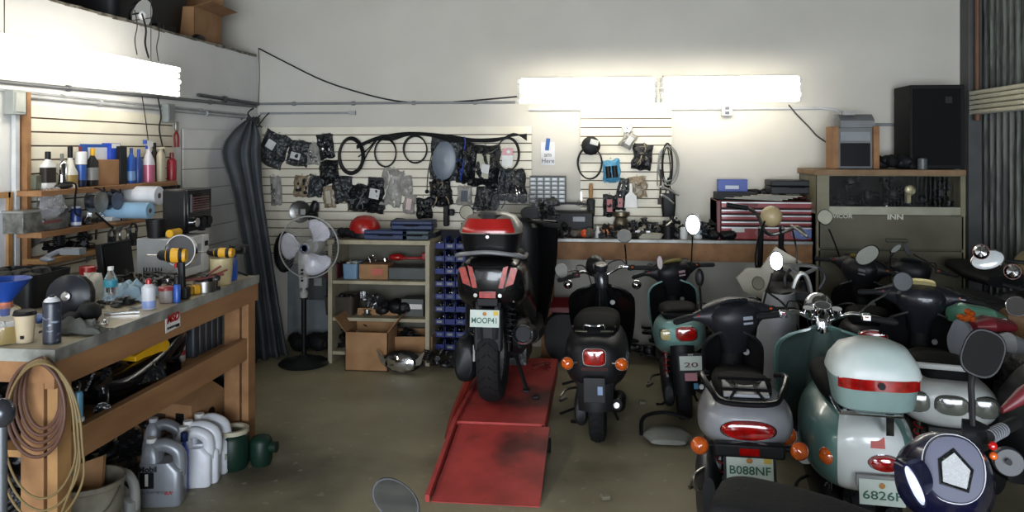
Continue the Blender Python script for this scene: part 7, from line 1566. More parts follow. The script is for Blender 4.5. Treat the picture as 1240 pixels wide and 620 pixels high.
turn_signal(r, (-.155, -.82, .545), (-.5, -1, .1), 1.2, body=wht); turn_signal(r, (.19, -.775, .545), (.6, -1, .1), 1.1, body=wht)
m = MB(); m.loftY([(-.15, .03, .30, .36), (-.05, .06, .28, .42), (.1, .05, .28, .36)]); m.v = [q+V((-.2, -.35, .08)) for q in m.v]; m.out('side_step', wht, r)
turn_signal(r, (-.30, -.62, .55), (-.3, -1, 0), 1.35, body=wht, name='side_turn_signal')
m = MB(); m.box((0.035, -.905, .485), (.19, .02, .05)); m.out('plate_bracket', pm('8b8d8c', .5), r)
m = MB(); m.box((.03, -.868, .63), (.055, .012, .045), Matrix.Rotation(-.35, 3, 'X')); m.out('red_stamp', pm('c2615a', .6), r)
m = MB()
for s_ in (-1, 1): m.tube([(s_*.10, -.45, .74), (s_*.12, -.6, .755), (s_*.12, -.90, .755)], .008); m.tube([(s_*.07, -.75, .70), (s_*.09, -.82, .755)], .008)
m.tube([(-.12, -.90, .755), (.12, -.90, .755)], .008); m.tube([(-.12, -.65, .755), (.12, -.65, .755)], .008); m.box((.07, -.90, .72), (.03, .012, .09)); m.out('rear_rack', CHR, r)
# top box
def topbox(r, c, w, d, h, low, up, band, e=3.2):
    x, y, z = c
    m = MB(); m.loft([((x, y, z), (w*.40, 0, 0), (0, d*.42, 0), e), ((x, y, z+.01), (w*.44, 0, 0), (0, d*.46, 0), e), ((x, y, z+h*.45), (w*.49, 0, 0), (0, d*.5, 0), e), ((x, y, z+h*.5), (w*.5, 0, 0), (0, d*.51, 0), e)], 36); b = m.out('top_box', low, r)
    m = MB(); m.loft([((x, y, z+h*.5), (w*.51, 0, 0), (0, d*.52, 0), e), ((x, y, z+h*.54), (w*.515, 0, 0), (0, d*.525, 0), e), ((x, y, z+h*.70), (w*.48, 0, 0), (0, d*.49, 0), e), ((x, y, z+h*.90), (w*.38, 0, 0), (0, d*.40, 0), 2.6), ((x, y, z+h), (w*.2, 0, 0), (0, d*.22, 0), 2.4)], 36); m.out('lid', up, b)
    if band:
        def bf(a, q):
            x_ = (a-.5)*2; xx = x_*w*.44; k = d*.505*max(0, 1-abs(xx/(w*.5))**e)**(1/e)
            return (x+xx, y-k-.004, z+h*(.36+.17*q) - .0)
        m = MB(); m.sheet(bf, 16, 3, .006); bd = m.out('reflector_band', band, b, ang=70)
        m = MB(); m.cyl((x, y-d*.51, z+h*.45), (x, y-d*.51-.016, z+h*.45), .014); m.out('lock', BLK, bd)
    return b
tbm = mat('faded_pale_green_lid', H('b9c9c4'), .35, c2=H('d5dad8'), scale=4); tbl = pm('89a19d', .35)
topbox(r, (.03, -.76, .765), .355, .34, .27, tbl, tbm, REDL)

# ---- D: black front, white tail scooter (right)
wtail = pm('a5a7a3', .35, coat=.3)
lc, rz = place((1150, 480, 3.75), (1118, 365, 4.62), sc=.9)
r = scooter('scooter', 'scooter with black handlebar cover, cream dial and white tail behind the top box', lc, rz, .88, body=wtail, inner=blk_satin, shield=blk_satin, hcover=pm('1f1f26', .35, coat=.4), gauge=pm('d6c68c', .3), gz=.022, steer=-.12, hz=1.02, lt=.92, lw=.235, hw=.27, rear_fender=False,
    secs=[(-.93, .06, .60, .70, 3), (-.91, .15, .56, .74, 2.6), (-.85, .22, .53, .765, 2.4), (-.7, .23, .50, .77, 2.6), (-.5, .20, .46, .76, 3), (-.2, .165, .36, .72, 3), (-.02, .12, .30, .6, 3)], seat_z=-.02, 
    mirrors=[dict(side=1, u=1231, v=371, Y=4.4, rx=13, rz=12, e=2.5, rim=CHR, glass=pm('4a4644', .2))], stickers=None)
smoke = pm('55574f', .12, coat=.8)
for x, w_ in ((-.15, .06), (0, .075), (.15, .06)): tail_light(r, (x, -.932+.6*x*x, .665), w_, .05, m_=smoke, name='smoked_lens', e=2.8)
m = MB(); m.tube([(-.17, -.55, .80), (-.19, -.80, .83), (0, -.86, .84), (.19, -.80, .83), (.17, -.55, .80)], .016, 8); m.out('grab_rail', pm('a9aba8', .35), r)
m = MB(); m.box((0, -.92, .50), (.18, .006, .045), Matrix.Rotation(-.2, 3, 'X')); m.out('blank_plate', pm('aeb2b2', .5), r); m = MB(); m.box((0, -.86, .50), (.2, .1, .08)); m.out('tail_bracket', BLK, r)
m = MB(); m.loft([((-.1, .29, .86), (.03, 0, 0), (0, .01, 0), 2)]+[((-.1, .28, .86), (.035, 0, 0), (0, .012, 0), 2)]) if False else None
p = PX(1093, 411, Y=3.95); 

# ---- F: black scooter farther back between red chest and cabinet
lc, rz = place((1052, 405, 4.85), (1045, 322, 5.7), sc=.88)
r = scooter('scooter', 'black scooter with big oval mirrors standing before the beige cabinet', lc, rz, .88, body=blk_satin, inner=blk_satin, shield=blk_gloss, hcover=pm('1c1c1f', .4), gauge=pm('8f7d3c', .3), stickers=pm('6d7076', .5), steer=-.45, hz=1.03, lt=.92, lw=.22,
    mirrors=[dict(side=-1, u=999, v=263, Y=5.65, rx=9, rz=9.5, roll=-.7, e=2.5, f=(0, -1, .3), glass=pm('a8a795', .15)), dict(side=1, u=1050, v=309, Y=5.2, rx=16, rz=10, roll=.6, e=2.2, glass=pm('8f9187', .12))])
tail_light(r, (.02, -.94, .72), .09, .05, e=2.4)
m = MB(); m.box((.02, -.95, .64), (.22, .04, .05)); m.out('tail_bracket', BLK, r, bev=.01)
# ---- H: small black scooter nose near the cabinet
lc, rz = place((1120, 340, 4.95), (1108, 306, 5.5), sc=.78)
scooter('scooter', 'small black scooter with two narrow mirrors directly against the cabinet doors', lc, rz, .80, body=blk_satin, inner=blk_satin, shield=blk_satin, steer=-.2, hz=1.12, lt=1.0, hw=.16, lw=.17,
    mirrors=[dict(side=-1, u=1085, v=301, Y=5.9, rx=3.2, rz=8, roll=-.9, glass=pm('8a8c88', .2)), dict(side=1, u=1098, v=302, Y=5.95, rx=3, rz=9, roll=.4, glass=pm('3b3c3c', .3))])

# ---- A: big black scooter on the lift
lc = V((-.655, 5.62, zt_+.012)); rz = -.02
r = thing('maxi_scooter', 'large black scooter with red lights and a top box standing on the red lift', 'scooter', lc, rz)
wheel('rear_wheel', r, -.64, .285, .15, r, ALU); wheel('front_wheel', r, .66, .24, .11, r, ALU)
m = MB(); m.loftY([(-.86, .10, .70, .86, 3), (-.82, .185, .64, .90, 3), (-.70, .215, .58, .92, 3), (-.4, .21, .50, .90, 3), (-.1, .20, .34, .78, 3), (.1, .20, .25, .6, 3)], 28); m.out('rear_body', blk_gloss, r)
m = MB(); m.loftY([(-.66, .08, .88, .94), (-.6, .15, .86, .97), (-.3, .17, .82, .93), (-.05, .15, .74, .84), (.02, .08, .74, .80)]); m.out('seat', pm('1b1b1c', .6), r)
for s_ in (-1, 1):
    m = MB(); m.prism([(0.045*s_+.0, .745), (.075*s_, .87), (.105*s_, .88), (.075*s_, .745)] if s_ > 0 else [(.075*s_, .745), (.105*s_, .88), (.075*s_, .87), (.045*s_, .745)], (s_*.02, -.872, 0), (1, 0, 0), (0, 0, 1), (0, .05, 0)); m.out('tail_light', REDL, r)
    m = MB(); m.prism([(.10*s_, .75), (.135*s_, .87), (.175*s_, .86), (.15*s_, .77)], (s_*.005, -.862, 0), (1, 0, 0), (0, 0, 1), (0, .06, 0)); m.out('tail_light', REDL, r)
    m = MB(); m.cyl((s_*.075, -.865, .70), (s_*.075, -.875, .70), .012); m.out('bolt', CHR, r)
    m = MB(); m.tube([(s_*.06, -.85, .655), (s_*.05, -.88, .53), (s_*.045, -.87, .44)], .02, 6); m.out('hanger_strut', pm('2c2d30', .4), r)
m = MB(); m.box((0, -.872, .705), (.10, .02, .038)); m.out('reflector', REDL, r)
m = MB(); m.box((0, -.865, .66), (.13, .04, .05)); m.out('plate_lamp', BLK, r, bev=.006)
m = MB(); m.b2(-.085, .085, -.875, -.80, .36, .62); m.out('rear_fender', pm('202124', .45), r, bev=.01)
plate(r, -.015, -.895, .565, .178, .102, 'MOOP41', tilt=-.12)
m = MB(); m.tube([(-.19, -.45, .90), (-.21, -.75, .92), (-.17, -.86, .945), (0, -.90, .965), (.17, -.86, .945), (.21, -.75, .92), (.19, -.45, .90)], .013, 8); m.out('grab_rail', pm('a9abae', .3, .6), r)
tb = topbox(r, (-.0, -.70, .945), .385, .33, .25, pm('0e0e10', .35, coat=.3), pm('7a766c', .4, coat=.3), None)
m = MB(); m.loft([((0, -.765, 1.13), (.085, 0, 0), (0, .085, 0), 3), ((0, -.76, 1.185), (.075, 0, 0), (0, .075, 0), 3), ((0, -.74, 1.197), (.06, 0, 0), (0, .06, 0), 2.6)]); m.out('lid_inset', pm('242022', .4), tb)
def rf_(a, b):
    x_ = (a-.5)*2; z = lerp(.53, .86, b); w_ = lerp(.385*.515, .385*.40, max(0, (z-.6)/.3)) ; d_ = lerp(.33*.525, .33*.42, max(0, (z-.6)/.3)); xx = x_*w_*.80; k_ = d_*max(0, 1-abs(xx/w_)**3.0)**(1/3.0)
    return (xx, -.70-k_-.006, .945+.25*z)
m = MB(); m.sheet(rf_, 18, 8, .006); m.out('red_stripe', pm('a51a16', .3, coat=.6), tb, ang=70)
m = MB(); m.lathe([(.375*.5+.008, 0), (.375*.5+.011, .012), (.375*.5+.008, .024)], (0, -.70, .945+.25*.5), (0, 0, 1), 40, sc=(1.0, .88)); m.out('lid_seam', BLK, tb)
m = MB(); m.cyl((0, -.87, 1.055), (0, -.885, 1.055), .010); m.out('lock', STL, tb)
m = MB(); m.lathe([(.03, -.09), (.055, -.085), (.06, 0), (.052, .004), (.045, -.01), (.04, -.08)], (.205, -.78, .45), (0, -1, .12), 28); ex = m.out('exhaust_tip', CHR, r); m = MB(); m.loft([((.205, -.77, .445), (.062, 0, 0), (0, 0, .062), 2.2), ((.20, -.45, .38), (.065, 0, 0), (0, 0, .065), 2.2), ((.16, -.2, .28), (.03, 0, 0), (0, 0, .03), 2)]); m.out('muffler', pm('26272a', .35, .5), r)
for s_ in (-1, 1):
    m = MB(); m.tube([(s_*.11, -.62, .72), (s_*.115, -.68, .32)], .014); sh = m.out('shock_absorber', CHR, r); m = MB(); m.tube([(s_*.112+.03*math.cos(i*.8), -.64-.04*i/70+.03*math.sin(i*.8), .68-.30*i/70) for i in range(70)], .006, 5, k=2); m.out('spring', pm('2a2b2d', .4, .4), sh)
m = MB(); m.loftY([(-.82, .05, .18, .36), (-.76, .075, .14, .42), (-.5, .08, .14, .40), (-.1, .08, .2, .42)]); m.v = [q+V((-.155, 0, 0)) for q in m.v]; m.out('engine_case', pm('1e1f21', .4, .3), r)
m = MB(); m.box((-.09, -.83, .34), (.012, .02, .10)); m.out('chrome_strut', CHR, r)
m = MB(); m.ball((.05, -.2, .32), (.16, .25, .16)); m.box((.1, -.1, .2), (.14, .4, .14)); m.out('engine', JUNK, r)
m = MB(); m.tube([(.1, -.35, .22), (.17, -.42, .06), (.19, -.44, .0)], .013); m.box((.19, -.45, .008), (.04, .06, .014)); m.out('kickstand', BLK, r)
def mf(a, b):
    z = lerp(.22, 1.05, b); x0 = (a-.5)*2; w_ = .31*(.72+.35*math.sin(b*PI*.55)); return (x0*w_, .62-.25*b+.14*(1-abs(x0)**2)-.08, z)
m = MB(); m.sheet(mf, 20, 16, .02); m.out('front_fairing', blk_gloss, r, ang=70)
m = MB(); m.loft([((0, .48, .3), (.16, 0, 0), (0, .12, 0), 3), ((0, .45, .7), (.2, 0, 0), (0, .13, 0), 3), ((0, .36, 1.0), (.19, 0, 0), (0, .12, 0), 3), ((0, .34, 1.07), (.12, 0, 0), (0, .08, 0), 2.5)]); m.out('dashboard', blk_satin, r)
def wf(a, b): x0 = (a-.5)*2; return (x0*.20*(1-.25*b*b), .50-.14*b+.10*(1-x0*x0), 1.02+.22*b)
m = MB(); m.sheet(wf, 12, 8, .004); m.out('windscreen', GLS, r, ang=80)
m = MB(); m.tube([(-.34, .20, 1.02), (-.2, .26, 1.04), (0, .32, 1.05), (.2, .26, 1.04), (.34, .20, 1.02)], .013, 8); m.out('handlebar', BLK, r)
for s_ in (-1, 1): m = MB(); m.cyl((s_*.24, .245, 1.03), (s_*.37, .19, 1.02), .018); m.out('grip', pm('1a1a1b', .75), r); m = MB(); m.tube([(s_*.22, .3, 1.03), (s_*.36, .27, 1.0)], .007); m.out('brake_lever', ALU, r)
m = MB(); m.loftY([(-.1, .24, .22, .34), (.2, .25, .2, .32), (.4, .22, .22, .36)], 20, 4); m.out('floorboard', BLK, r)
m = MB(); m.sheet(lambda a, b: ((a-.5)*2*.07, .66+.28*math.cos(lerp(.3, 2.6, b)), .24+.28*math.sin(lerp(.3, 2.6, b))), 6, 14, .006); m.out('front_fender', blk_gloss, r)
Wi = (Matrix.Translation(lc) @ Matrix.Rotation(rz, 4, 'Z')).inverted()
for s_, u, v, rx, rz_, gl in ((-1, 565, 257, 9, 9, MIR), (1, 641, 258, 11, 8, BLK)):
    c = Wi @ PX(u, v, Y=5.95); mirror(r, (s_*.2, .42, 1.05), (s_*.24, .38, 1.12), c, rx*.0062, rz_*.0062, (0, -1, .0), glass=gl)

# ---- G: stripped dirt bike near the counter
r0 = PX(968, 372, Y=5.15); lc = V((1.22, 5.55, 0)); r = thing('dirt_bike', 'stripped motorcycle with a tan headlamp bucket and bare alloy frame', 'motorcycle', lc, -.05)
wheel('rear_wheel', r, -.55, .27, .10, r, STL); wheel('front_wheel', r, .55, .29, .08, r, STL)
Wi = (Matrix.Translation(lc) @ Matrix.Rotation(-.05, 4, 'Z')).inverted()
def q_(u, v, Y): return Wi @ PX(u, v, Y=Y)
hc = q_(934, 262, 5.75)
m = MB(); m.ball(hc, (.075, .07, .075), 20); m.out('headlamp_bucket', pm('b9a67c', .4), r)
m = MB(); g1 = q_(880, 248, 5.6); g2 = q_(905, 252, 5.62); m.tube([g2, q_(917, 260, 5.66), q_(925, 278, 5.7), q_(934, 284, 5.74), q_(952, 280, 5.72), q_(966, 275, 5.65), q_(975, 285, 5.58)], .012, 8); m.out('handlebar', STL, r)
m = MB(); m.cyl(g1+V((0, 0, 0)), g2, .018); m.out('grip', BLK, r); m = MB(); m.cyl(q_(958, 273, 5.65), q_(978, 287, 5.5), .009); m.out('brake_lever', ALU, r)
for s_ in (-1, 1): m = MB(); m.cyl((hc.x+s_*.07, hc.y+.0, hc.z-.08), (s_*.07+.0, .55, .29), .02); m.out('fork_leg', pm('2c2d2f', .4, .5), r)
m = MB(); m.tube([q_(926, 268, 5.7), q_(918, 290, 5.6), q_(915, 320, 5.5), q_(925, 345, 5.4)], .007); m.tube([q_(945, 275, 5.7), q_(948, 300, 5.6), q_(962, 315, 5.5)], .007); m.tube([q_(960, 280, 5.6), q_(964, 300, 5.5), q_(965, 318, 5.3)], .006); m.out('control_cable', BLK, r)
cp = pm('a8a190', .45)
m = MB(); P = [q_(u, v, 5.35) for u, v in ((892, 337), (905, 325), (922, 325), (940, 299), (972, 318), (958, 326), (940, 321), (930, 345), (922, 362), (900, 352))]; o_ = P[0]; m.add([V(a) for a in P]+[V(a)+V((0, .03, 0)) for a in P], [tuple(range(9, -1, -1)), tuple(range(10, 20))]+[(i, (i+1) % 10, 10+(i+1) % 10, 10+i) for i in range(10)], False); m.out('number_plate_panel', cp, r)
m = MB()
for pts in ([(957, 323), (970, 332), (988, 324), (972, 321), (957, 323)],): m.tube([q_(u, v, 5.2) for u, v in pts], .012)
m.tube([q_(u, v, 5.18) for u, v in ((959, 362), (962, 345), (968, 333), (975, 333), (980, 345), (982, 362), (978, 366))], .016); m.tube([q_(u, v, 5.2) for u, v in ((950, 320), (975, 322), (990, 324))], .008); m.out('alloy_subframe', ALU, r)
m = MB(); m.ball(q_(972, 356, 5.25), (.05, .06, .09)); m.out('airbox', BLK, r)
m = MB()
for s_ in (-1, 1): m.tube([q_(972+s_*20, 350, 5.25), q_(975+s_*24, 335, 5.25), q_(975+s_*14, 322, 5.3)], .010)
m.tube([(0, .42, .9), (0, .1, .75), (0, -.25, .72)], .03); m.tube([(0, .42, .85), (0, .3, .4), (0, 0, .3), (0, -.3, .4)], .025); m.out('frame', pm('3b3c3d', .5, .3), r)
m = MB(); m.ball((0, .08, .42), (.15, .18, .17)); m.cyl((-.14, 0, .35), (.14, 0, .35), .12); m.jit(.01, 12); m.out('engine', SLVP, r)
m = MB(); m.ball((0, .12, .78), (.12, .2, .11)); m.out('fuel_tank', BLK, r); m = MB(); m.loftY([(-.55, .09, .80, .85), (-.3, .11, .76, .84), (0, .1, .76, .83)]); m.out('seat', BLK, r)
# grey fairing leaning between silver and green scooters
p = PX(936, 430, Y=4.75); r = thing('loose_fairing', 'pale grey scooter body panel with an amber signal behind the silver scooter', 'fairing', (p.x, 4.80, 0))
def lf(a, b): x0 = (a-.5)*2; w_ = .13*(1-.6*abs(b-.35)**1.4); return (x0*w_+.05*b, -.08+.10*x0*x0, .02+.86*b)
m = MB(); m.sheet(lf, 12, 16, .008); m.out('panel', mat('dusty_grey_plastic', H('9b9c9c'), .5, c2=H('84868a'), scale=5), r, ang=80)
turn_signal(r, (.03, -.10, .56), (.1, -1, 0), 1.0, body=BLK); MB().b2(-.06, .06, 0, .12, 0, .3).out('foot_block', BLK, r)

# ---- I: motorcycle at the right wall
lc = V((2.70, 5.45, 0)); r = thing('motorcycle', 'motorcycle with a chrome headlight and two red round signals by the right wall', 'motorcycle', lc, .12)
wheel('rear_wheel', r, .65, .28, .12, r, STL); wheel('front_wheel', r, -.62, .29, .09, r, STL)
Wi = (Matrix.Translation(lc) @ Matrix.Rotation(.12, 4, 'Z')).inverted()
c = q_(1196, 315, 5.05); f = V((-.55, -1, .35)).normalized(); u = V((0, 0, 1)).cross(f).normalized(); w = f.cross(u)
rolla = .35; u2 = u*math.cos(rolla)+w*math.sin(rolla); w2 = w*math.cos(rolla)-u*math.sin(rolla)
m = MB(); m.loft([(c-f*.10, u2*.04, w2*.03, 2), (c-f*.06, u2*.08, w2*.055, 2), (c, u2*.095, w2*.06, 2), (c+f*.006, u2*.09, w2*.056, 2)], 32); hl = m.out('headlight', CHR, r); m = MB(); m.loft([(c+f*.006, u2*.086, w2*.053, 2), (c+f*.015, u2*.06, w2*.036, 2)], 32); m.out('lens', pm('cfd3d3', .15, coat=.8), hl)
for (a, b) in ((1188, 305), (1226, 329)):
    c = q_(a, b, 5.0); m = MB(); m.lathe([(0, -.05), (.03, -.04), (.045, -.005), (.045, 0)], c, (-.6, -1, .2), 22); t = m.out('turn_signal', pm('7d2a1a', .3, coat=.5), r); m = MB(); m.lathe([(.043, 0), (.03, .02), (0, .028)], c, (-.6, -1, .2), 22); m.out('lens', CHR, t)
m = MB(); 
for s_ in (-1, 1): m.cyl((s_*.08, -.42, .95), (s_*.08, -.62, .29), .022)
m.out('fork', STL, r)
m = MB(); m.ball((.16, -.0, .97), (.13, .24, .11)); m.out('fuel_tank', mat('khaki_tank', H('8a7c5a'), .4, c2=H('7a6c4c')), r)
m = MB(); m.tube([(-.30, -.2, 1.04), (-.15, -.32, 1.03), (0, -.36, 1.0), (.15, -.32, 1.03), (.30, -.2, 1.04)], .012); m.tube([(-.2, -.4, .8), (0, -.35, .85), (.2, -.3, .9)], .015); m.tube([(-.3, -.3, .9), (-.1, -.45, .85), (.15, -.4, .8)], .012); m.out('handlebar', pm('2b2c2c', .4, .4), r)
m = MB(); m.ball((0, .05, .55), (.2, .25, .25)); m.box((0, .1, .35), (.3, .5, .2)); m.jit(.02, 9); m.out('engine', JUNK, r); m = MB(); m.loftY([(.15, .12, .80, .88), (.4, .14, .80, .90), (.7, .1, .84, .92)]); m.out('seat', BLK, r)
# ---- J: red/green sport bike part cluster at right edge
lc = V((2.36, 4.55, 0)); r = thing('motorcycle', 'dark motorcycle with red, green and brown panels at the right edge', 'motorcycle', lc, .15)
wheel('rear_wheel', r, .6, .27, .12, r, STL); wheel('front_wheel', r, -.55, .27, .10, r, STL)
Wi = (Matrix.Translation(lc) @ Matrix.Rotation(.15, 4, 'Z')).inverted()
m = MB(); m.loft([(q_(1150, 380, 4.60), (0, .04, 0), (0, 0, .04), 2), (q_(1165, 380, 4.55), (0, .08, 0), (0, 0, .06), 2.4), (q_(1195, 383, 4.50), (0, .09, 0), (0, 0, .05), 2.4), (q_(1215, 386, 4.50), (0, .03, 0), (0, 0, .02), 2)]); m.out('green_panel', pm('4f7f68', .35, coat=.4), r)
m = MB(); m.loft([(q_(1178, 394, 4.30), (0, .04, 0), (0, 0, .02), 2), (q_(1195, 392, 4.30), (0, .08, 0), (0, 0, .04), 2.4), (q_(1222, 394, 4.35), (0, .07, 0), (0, 0, .03), 2)]); m.out('red_panel', pm('6d1f27', .3, coat=.4), r)
m = MB(); m.loft([(q_(1215, 385, 4.50), (0, .04, 0), (0, 0, .05), 2), (q_(1235, 392, 4.50), (0, .12, 0), (0, 0, .09), 2.4), (q_(1275, 396, 4.55), (0, .10, 0), (0, 0, .06), 2)]); m.out('brown_tank', pm('6b4f34', .45), r)
rnd = random.Random(6); m = MB()
for i in range(8): m.ball(q_(1172+rnd.uniform(-9, 9), 380+rnd.uniform(-7, 9), 4.0), (.018, .02, .016), 8)
m.out('copper_fittings', pm('b8561f', .25, .5), r)
m = MB(); m.loft([(q_(1155, 415, 4.30), (0, .06, 0), (0, 0, .07), 2), (q_(1163, 412, 4.25), (0, .08, 0), (0, 0, .10), 3), (q_(1172, 410, 4.28), (0, .06, 0), (0, 0, .08), 2)]); m.out('grey_cover', pm('82868f', .4), r)
m = MB(); m.ball((0, .05, .5), (.15, .24, .20)); m.box((0, 0, .32), (.26, .4, .2)); m.jit(.02, 8); m.out('engine', JUNK, r)
m = MB()
for s_ in (-1, 1): m.tube([(s_*.07, -.45, .95), (s_*.1, -.1, .78), (s_*.1, .3, .72), (s_*.08, .6, .6)], .02); m.tube([(s_*.07, -.42, .9), (s_*.1, -.3, .45), (s_*.1, .1, .25), (s_*.08, .6, .27)], .02); m.cyl((s_*.08, -.4, .9), (s_*.08, -.55, .27), .02)
m.out('frame', pm('1d1d1f', .5, .3), r); m = MB(); m.loftY([(.0, .10, .74, .80), (.25, .13, .74, .82), (.65, .10, .78, .86)]); m.out('seat', BLK, r)
m = MB(); m.loft([(q_(1205, 413, 4.20), (0, .04, 0), (0, 0, .03), 2), (q_(1222, 415, 4.15), (0, .06, 0), (0, 0, .05), 2.4), (q_(1240, 420, 4.20), (0, .04, 0), (0, 0, .04), 2)]); m.out('silver_cowl', pm('8a8c90', .35, coat=.3), r)
p = PX(1236, 486, Y=3.0)
r = thing('red_handle_cover', 'dark scooter body with a pinkish red fin at the right photo edge', 'scooter part', (p.x+.12, 3.05, 0))
m = MB(); m.loft([((-.16, 0, p.z-.05), (0, .015, 0), (0, 0, .012), 2), ((-.10, 0, p.z+.0), (0, .03, 0), (0, 0, .030), 2.4), ((.03, 0, p.z+.09), (0, .03, 0), (0, 0, .04), 2)]); m.out('red_fin', pm('6d2229', .45), r)
m = MB(); m.loftY([(-.16, .06, .52, .66), (-.10, .13, .42, p.z-.02), (.10, .17, .36, p.z+.04), (.4, .15, .34, p.z+.02), (.7, .10, .3, .62)], 24); m.v = [q+V((.27, .12, 0)) for q in m.v]; m.out('dark_body', blk_satin, r)
m = MB(); m.lathe([(.13, -.04), (.2, -.05), (.21, 0), (.2, .05), (.13, .04), (.13, -.04)], (.27, .2, .21), (1, 0, 0), 32); m.out('rear_wheel', RUB, r)
m = MB(); m.lathe([(0, -.02), (.13, -.035), (.13, .035), (0, .02)], (.27, .2, .21), (1, 0, 0), 24); m.out('rim', ALU, r)
m = MB(); m.lathe([(.13, -.04), (.2, -.05), (.21, 0), (.2, .05), (.13, .04), (.13, -.04)], (.27, 1.15, .21), (1, 0, 0), 32); m.out('front_wheel', RUB, r)
m = MB(); m.loftY([(.6, .12, .27, .33), (.85, .15, .26, .32), (1.1, .13, .27, .36)], 20, 4); m.v = [q+V((.27, 0, 0)) for q in m.v]; m.out('floorboard', BLK, r)

# ---- L: blue scooter in the foreground, facing the camera's right
bluem = mat('deep_blue_paint', H('12132e'), .25, c2=H('0e0f26'), coat=.6)
seatp = PX(950, 590, Z=.76); headp = PX(1152, 572, Z=.80)
d = V((.93, -.36, 0)).normalized(); rz = math.atan2(-d.x, d.y)
lc = V((.965, 2.215, 0))-d*.345
r = thing('scooter', 'deep blue scooter with a black seat parked across the lower right corner', 'scooter', lc, rz)
wheel('rear_wheel', r, -.30, .22, .11, r, ALU); wheel('front_wheel', r, .62, .22, .10, r, ALU)
m = MB(); m.loftY([(-.28, .10, .38, .54), (-.22, .14, .34, .58), (-.10, .14, .32, .58), (0, .14, .30, .56), (.16, .1, .28, .50)], 28); m.out('rear_body', bluem, r)
m = MB(); m.loftY([(-.315, .09, .60, .685), (-.30, .125, .58, .70), (-.23, .145, .58, .71), (-.05, .15, .56, .70), (.12, .14, .55, .675), (.24, .11, .53, .645), (.29, .07, .53, .61)], 28, 4); m.out('seat', pm('19191a', .75, bump=.15, scale=80), r)
m = MB(); m.loftY([(-.1, .15, .25, .32), (.3, .16, .25, .32)], 20, 4); m.out('floorboard', BLK, r)
m = MB(); m.sheet(lambda a, b: ((a-.5)*2*.2*(.8+.2*math.sin(b*PI)), .42-.14*b+.10*(1-((a-.5)*2)**2), .27+.45*b), 16, 12, .014); m.out('leg_shield', bluem, r, ang=70)
m = MB()
for s_ in (-1, 1): m.tube([(s_*.07, .62, .22), (s_*.06, .5, .5), (s_*.03, .40, .7)], .014, 8)
m.out('fork', BLK, r)
m = MB(); m.sheet(lambda a, b: ((a-.5)*2*.075, .62+.26*math.cos(lerp(.3, 2.6, b)), .22+.26*math.sin(lerp(.3, 2.6, b))), 6, 14, .006); m.out('front_fender', bluem, r)
m = MB(); m.ball((0, -.1, .3), (.12, .16, .12)); m.out('engine', JUNK, r)
m = MB(); m.loft([((.13, -.40, .24), (.04, 0, 0), (0, 0, .045), 2), ((.13, -.1, .2), (.045, 0, 0), (0, 0, .05), 2)]); m.out('exhaust', BLK, r)
Wm = Matrix.Translation(lc) @ Matrix.Rotation(rz, 4, 'Z'); Wi = Wm.inverted()
R3 = Wi.to_3x3()
c = PX(1155, 568, Y=2.16); f = (V((-.30, -1, .30))).normalized()     # lamp looks at the viewer
u = V((0, 0, 1)).cross(f).normalized(); w = f.cross(u).normalized()
def hd(off, a, b, e, du=0., dw=0.): return (Wi @ (c+f*off+u*du+w*dw), R3 @ (u*a), R3 @ (w*b), e)
m = MB(); m.loft([hd(-.26, .05, .05, 2, -.01, -.07), hd(-.20, .10, .08, 2.2, -.0, -.06), hd(-.12, .122, .11, 2.3, -.012, -.04), hd(-.06, .105, .105, 2.3, -.010, -.018), hd(-.025, .085, .095, 2.3, -.004, -.006), hd(-.01, .074, .086, 2.2)], 36); m.out('handlebar_cover', bluem, r)
def pent(du, dw, s_, off, rot=.1):
    pts = [(-.9, -.75), (.75, -1.0), (1.05, .15), (-.05, 1.1), (-.95, .45)]; return [Wi @ (c+f*off+u*(x*s_*.8+du)+w*(y*s_+dw)) for x, y in pts]
m = MB(); m.loft([hd(-.012, .072, .084, 2.3), hd(.004, .067, .079, 2.3), hd(.006, .05, .06, 2.3)], 36); br = m.out('headlight_bezel', pm('4c4e60', .5, spec=.3), r)
A = pent(.002, -.003, .046, .010); B = pent(.002, -.003, .040, .017)
facet = mat('faceted_headlight', H('474c46'), .15, .7, c2=H('171a19'), scale=90, mixp=.48, sharp=.03, bump=1., coat=1.)
m = MB(); m.add(A+B, [(0, 1, 6, 5), (1, 2, 7, 6), (2, 3, 8, 7), (3, 4, 9, 8), (4, 0, 5, 9), (5, 6, 7, 8, 9)], False); m.out('headlight', facet, r)
A = pent(.002, -.003, .048, .009); m = MB(); m.tube(A, .0025, 6, closed=True, k=1); m.out('headlight_trim', BLK, r)
# side signal pod
sp_ = PX(1108, 588, Y=2.05); f2 = V((.25, -1, .1)).normalized(); u3 = V((0, 0, 1)).cross(f2).normalized(); w3 = f2.cross(u3)
ang = .42; ua, wa = u3*math.cos(ang)+w3*math.sin(ang), w3*math.cos(ang)-u3*math.sin(ang)
m = MB(); m.loft([(Wi @ (sp_-f2*.08+V((.06, 0, -.0))), R3 @ (ua*.032), R3 @ (wa*.048), 2.2), (Wi @ (sp_-f2*.03), R3 @ (ua*.025), R3 @ (wa*.062), 2.2), (Wi @ sp_, R3 @ (ua*.018), R3 @ (wa*.058), 2.2)], 28); pod = m.out('signal_pod', bluem, r)
m = MB(); m.loft([(Wi @ sp_, R3 @ (ua*.013), R3 @ (wa*.052), 2.1), (Wi @ (sp_+f2*.008), R3 @ (ua*.008), R3 @ (wa*.042), 2.1)], 28); m.out('lens', pm('dfe3ff', .08, coat=1.), pod)
a, b = PX(1195, 530, Y=2.25), PX(1230, 512, Y=2.42)
m = MB(); m.cyl(Wi @ a, Wi @ b, .017); gp = m.out('grip', pm('1c1c1d', .5), r)
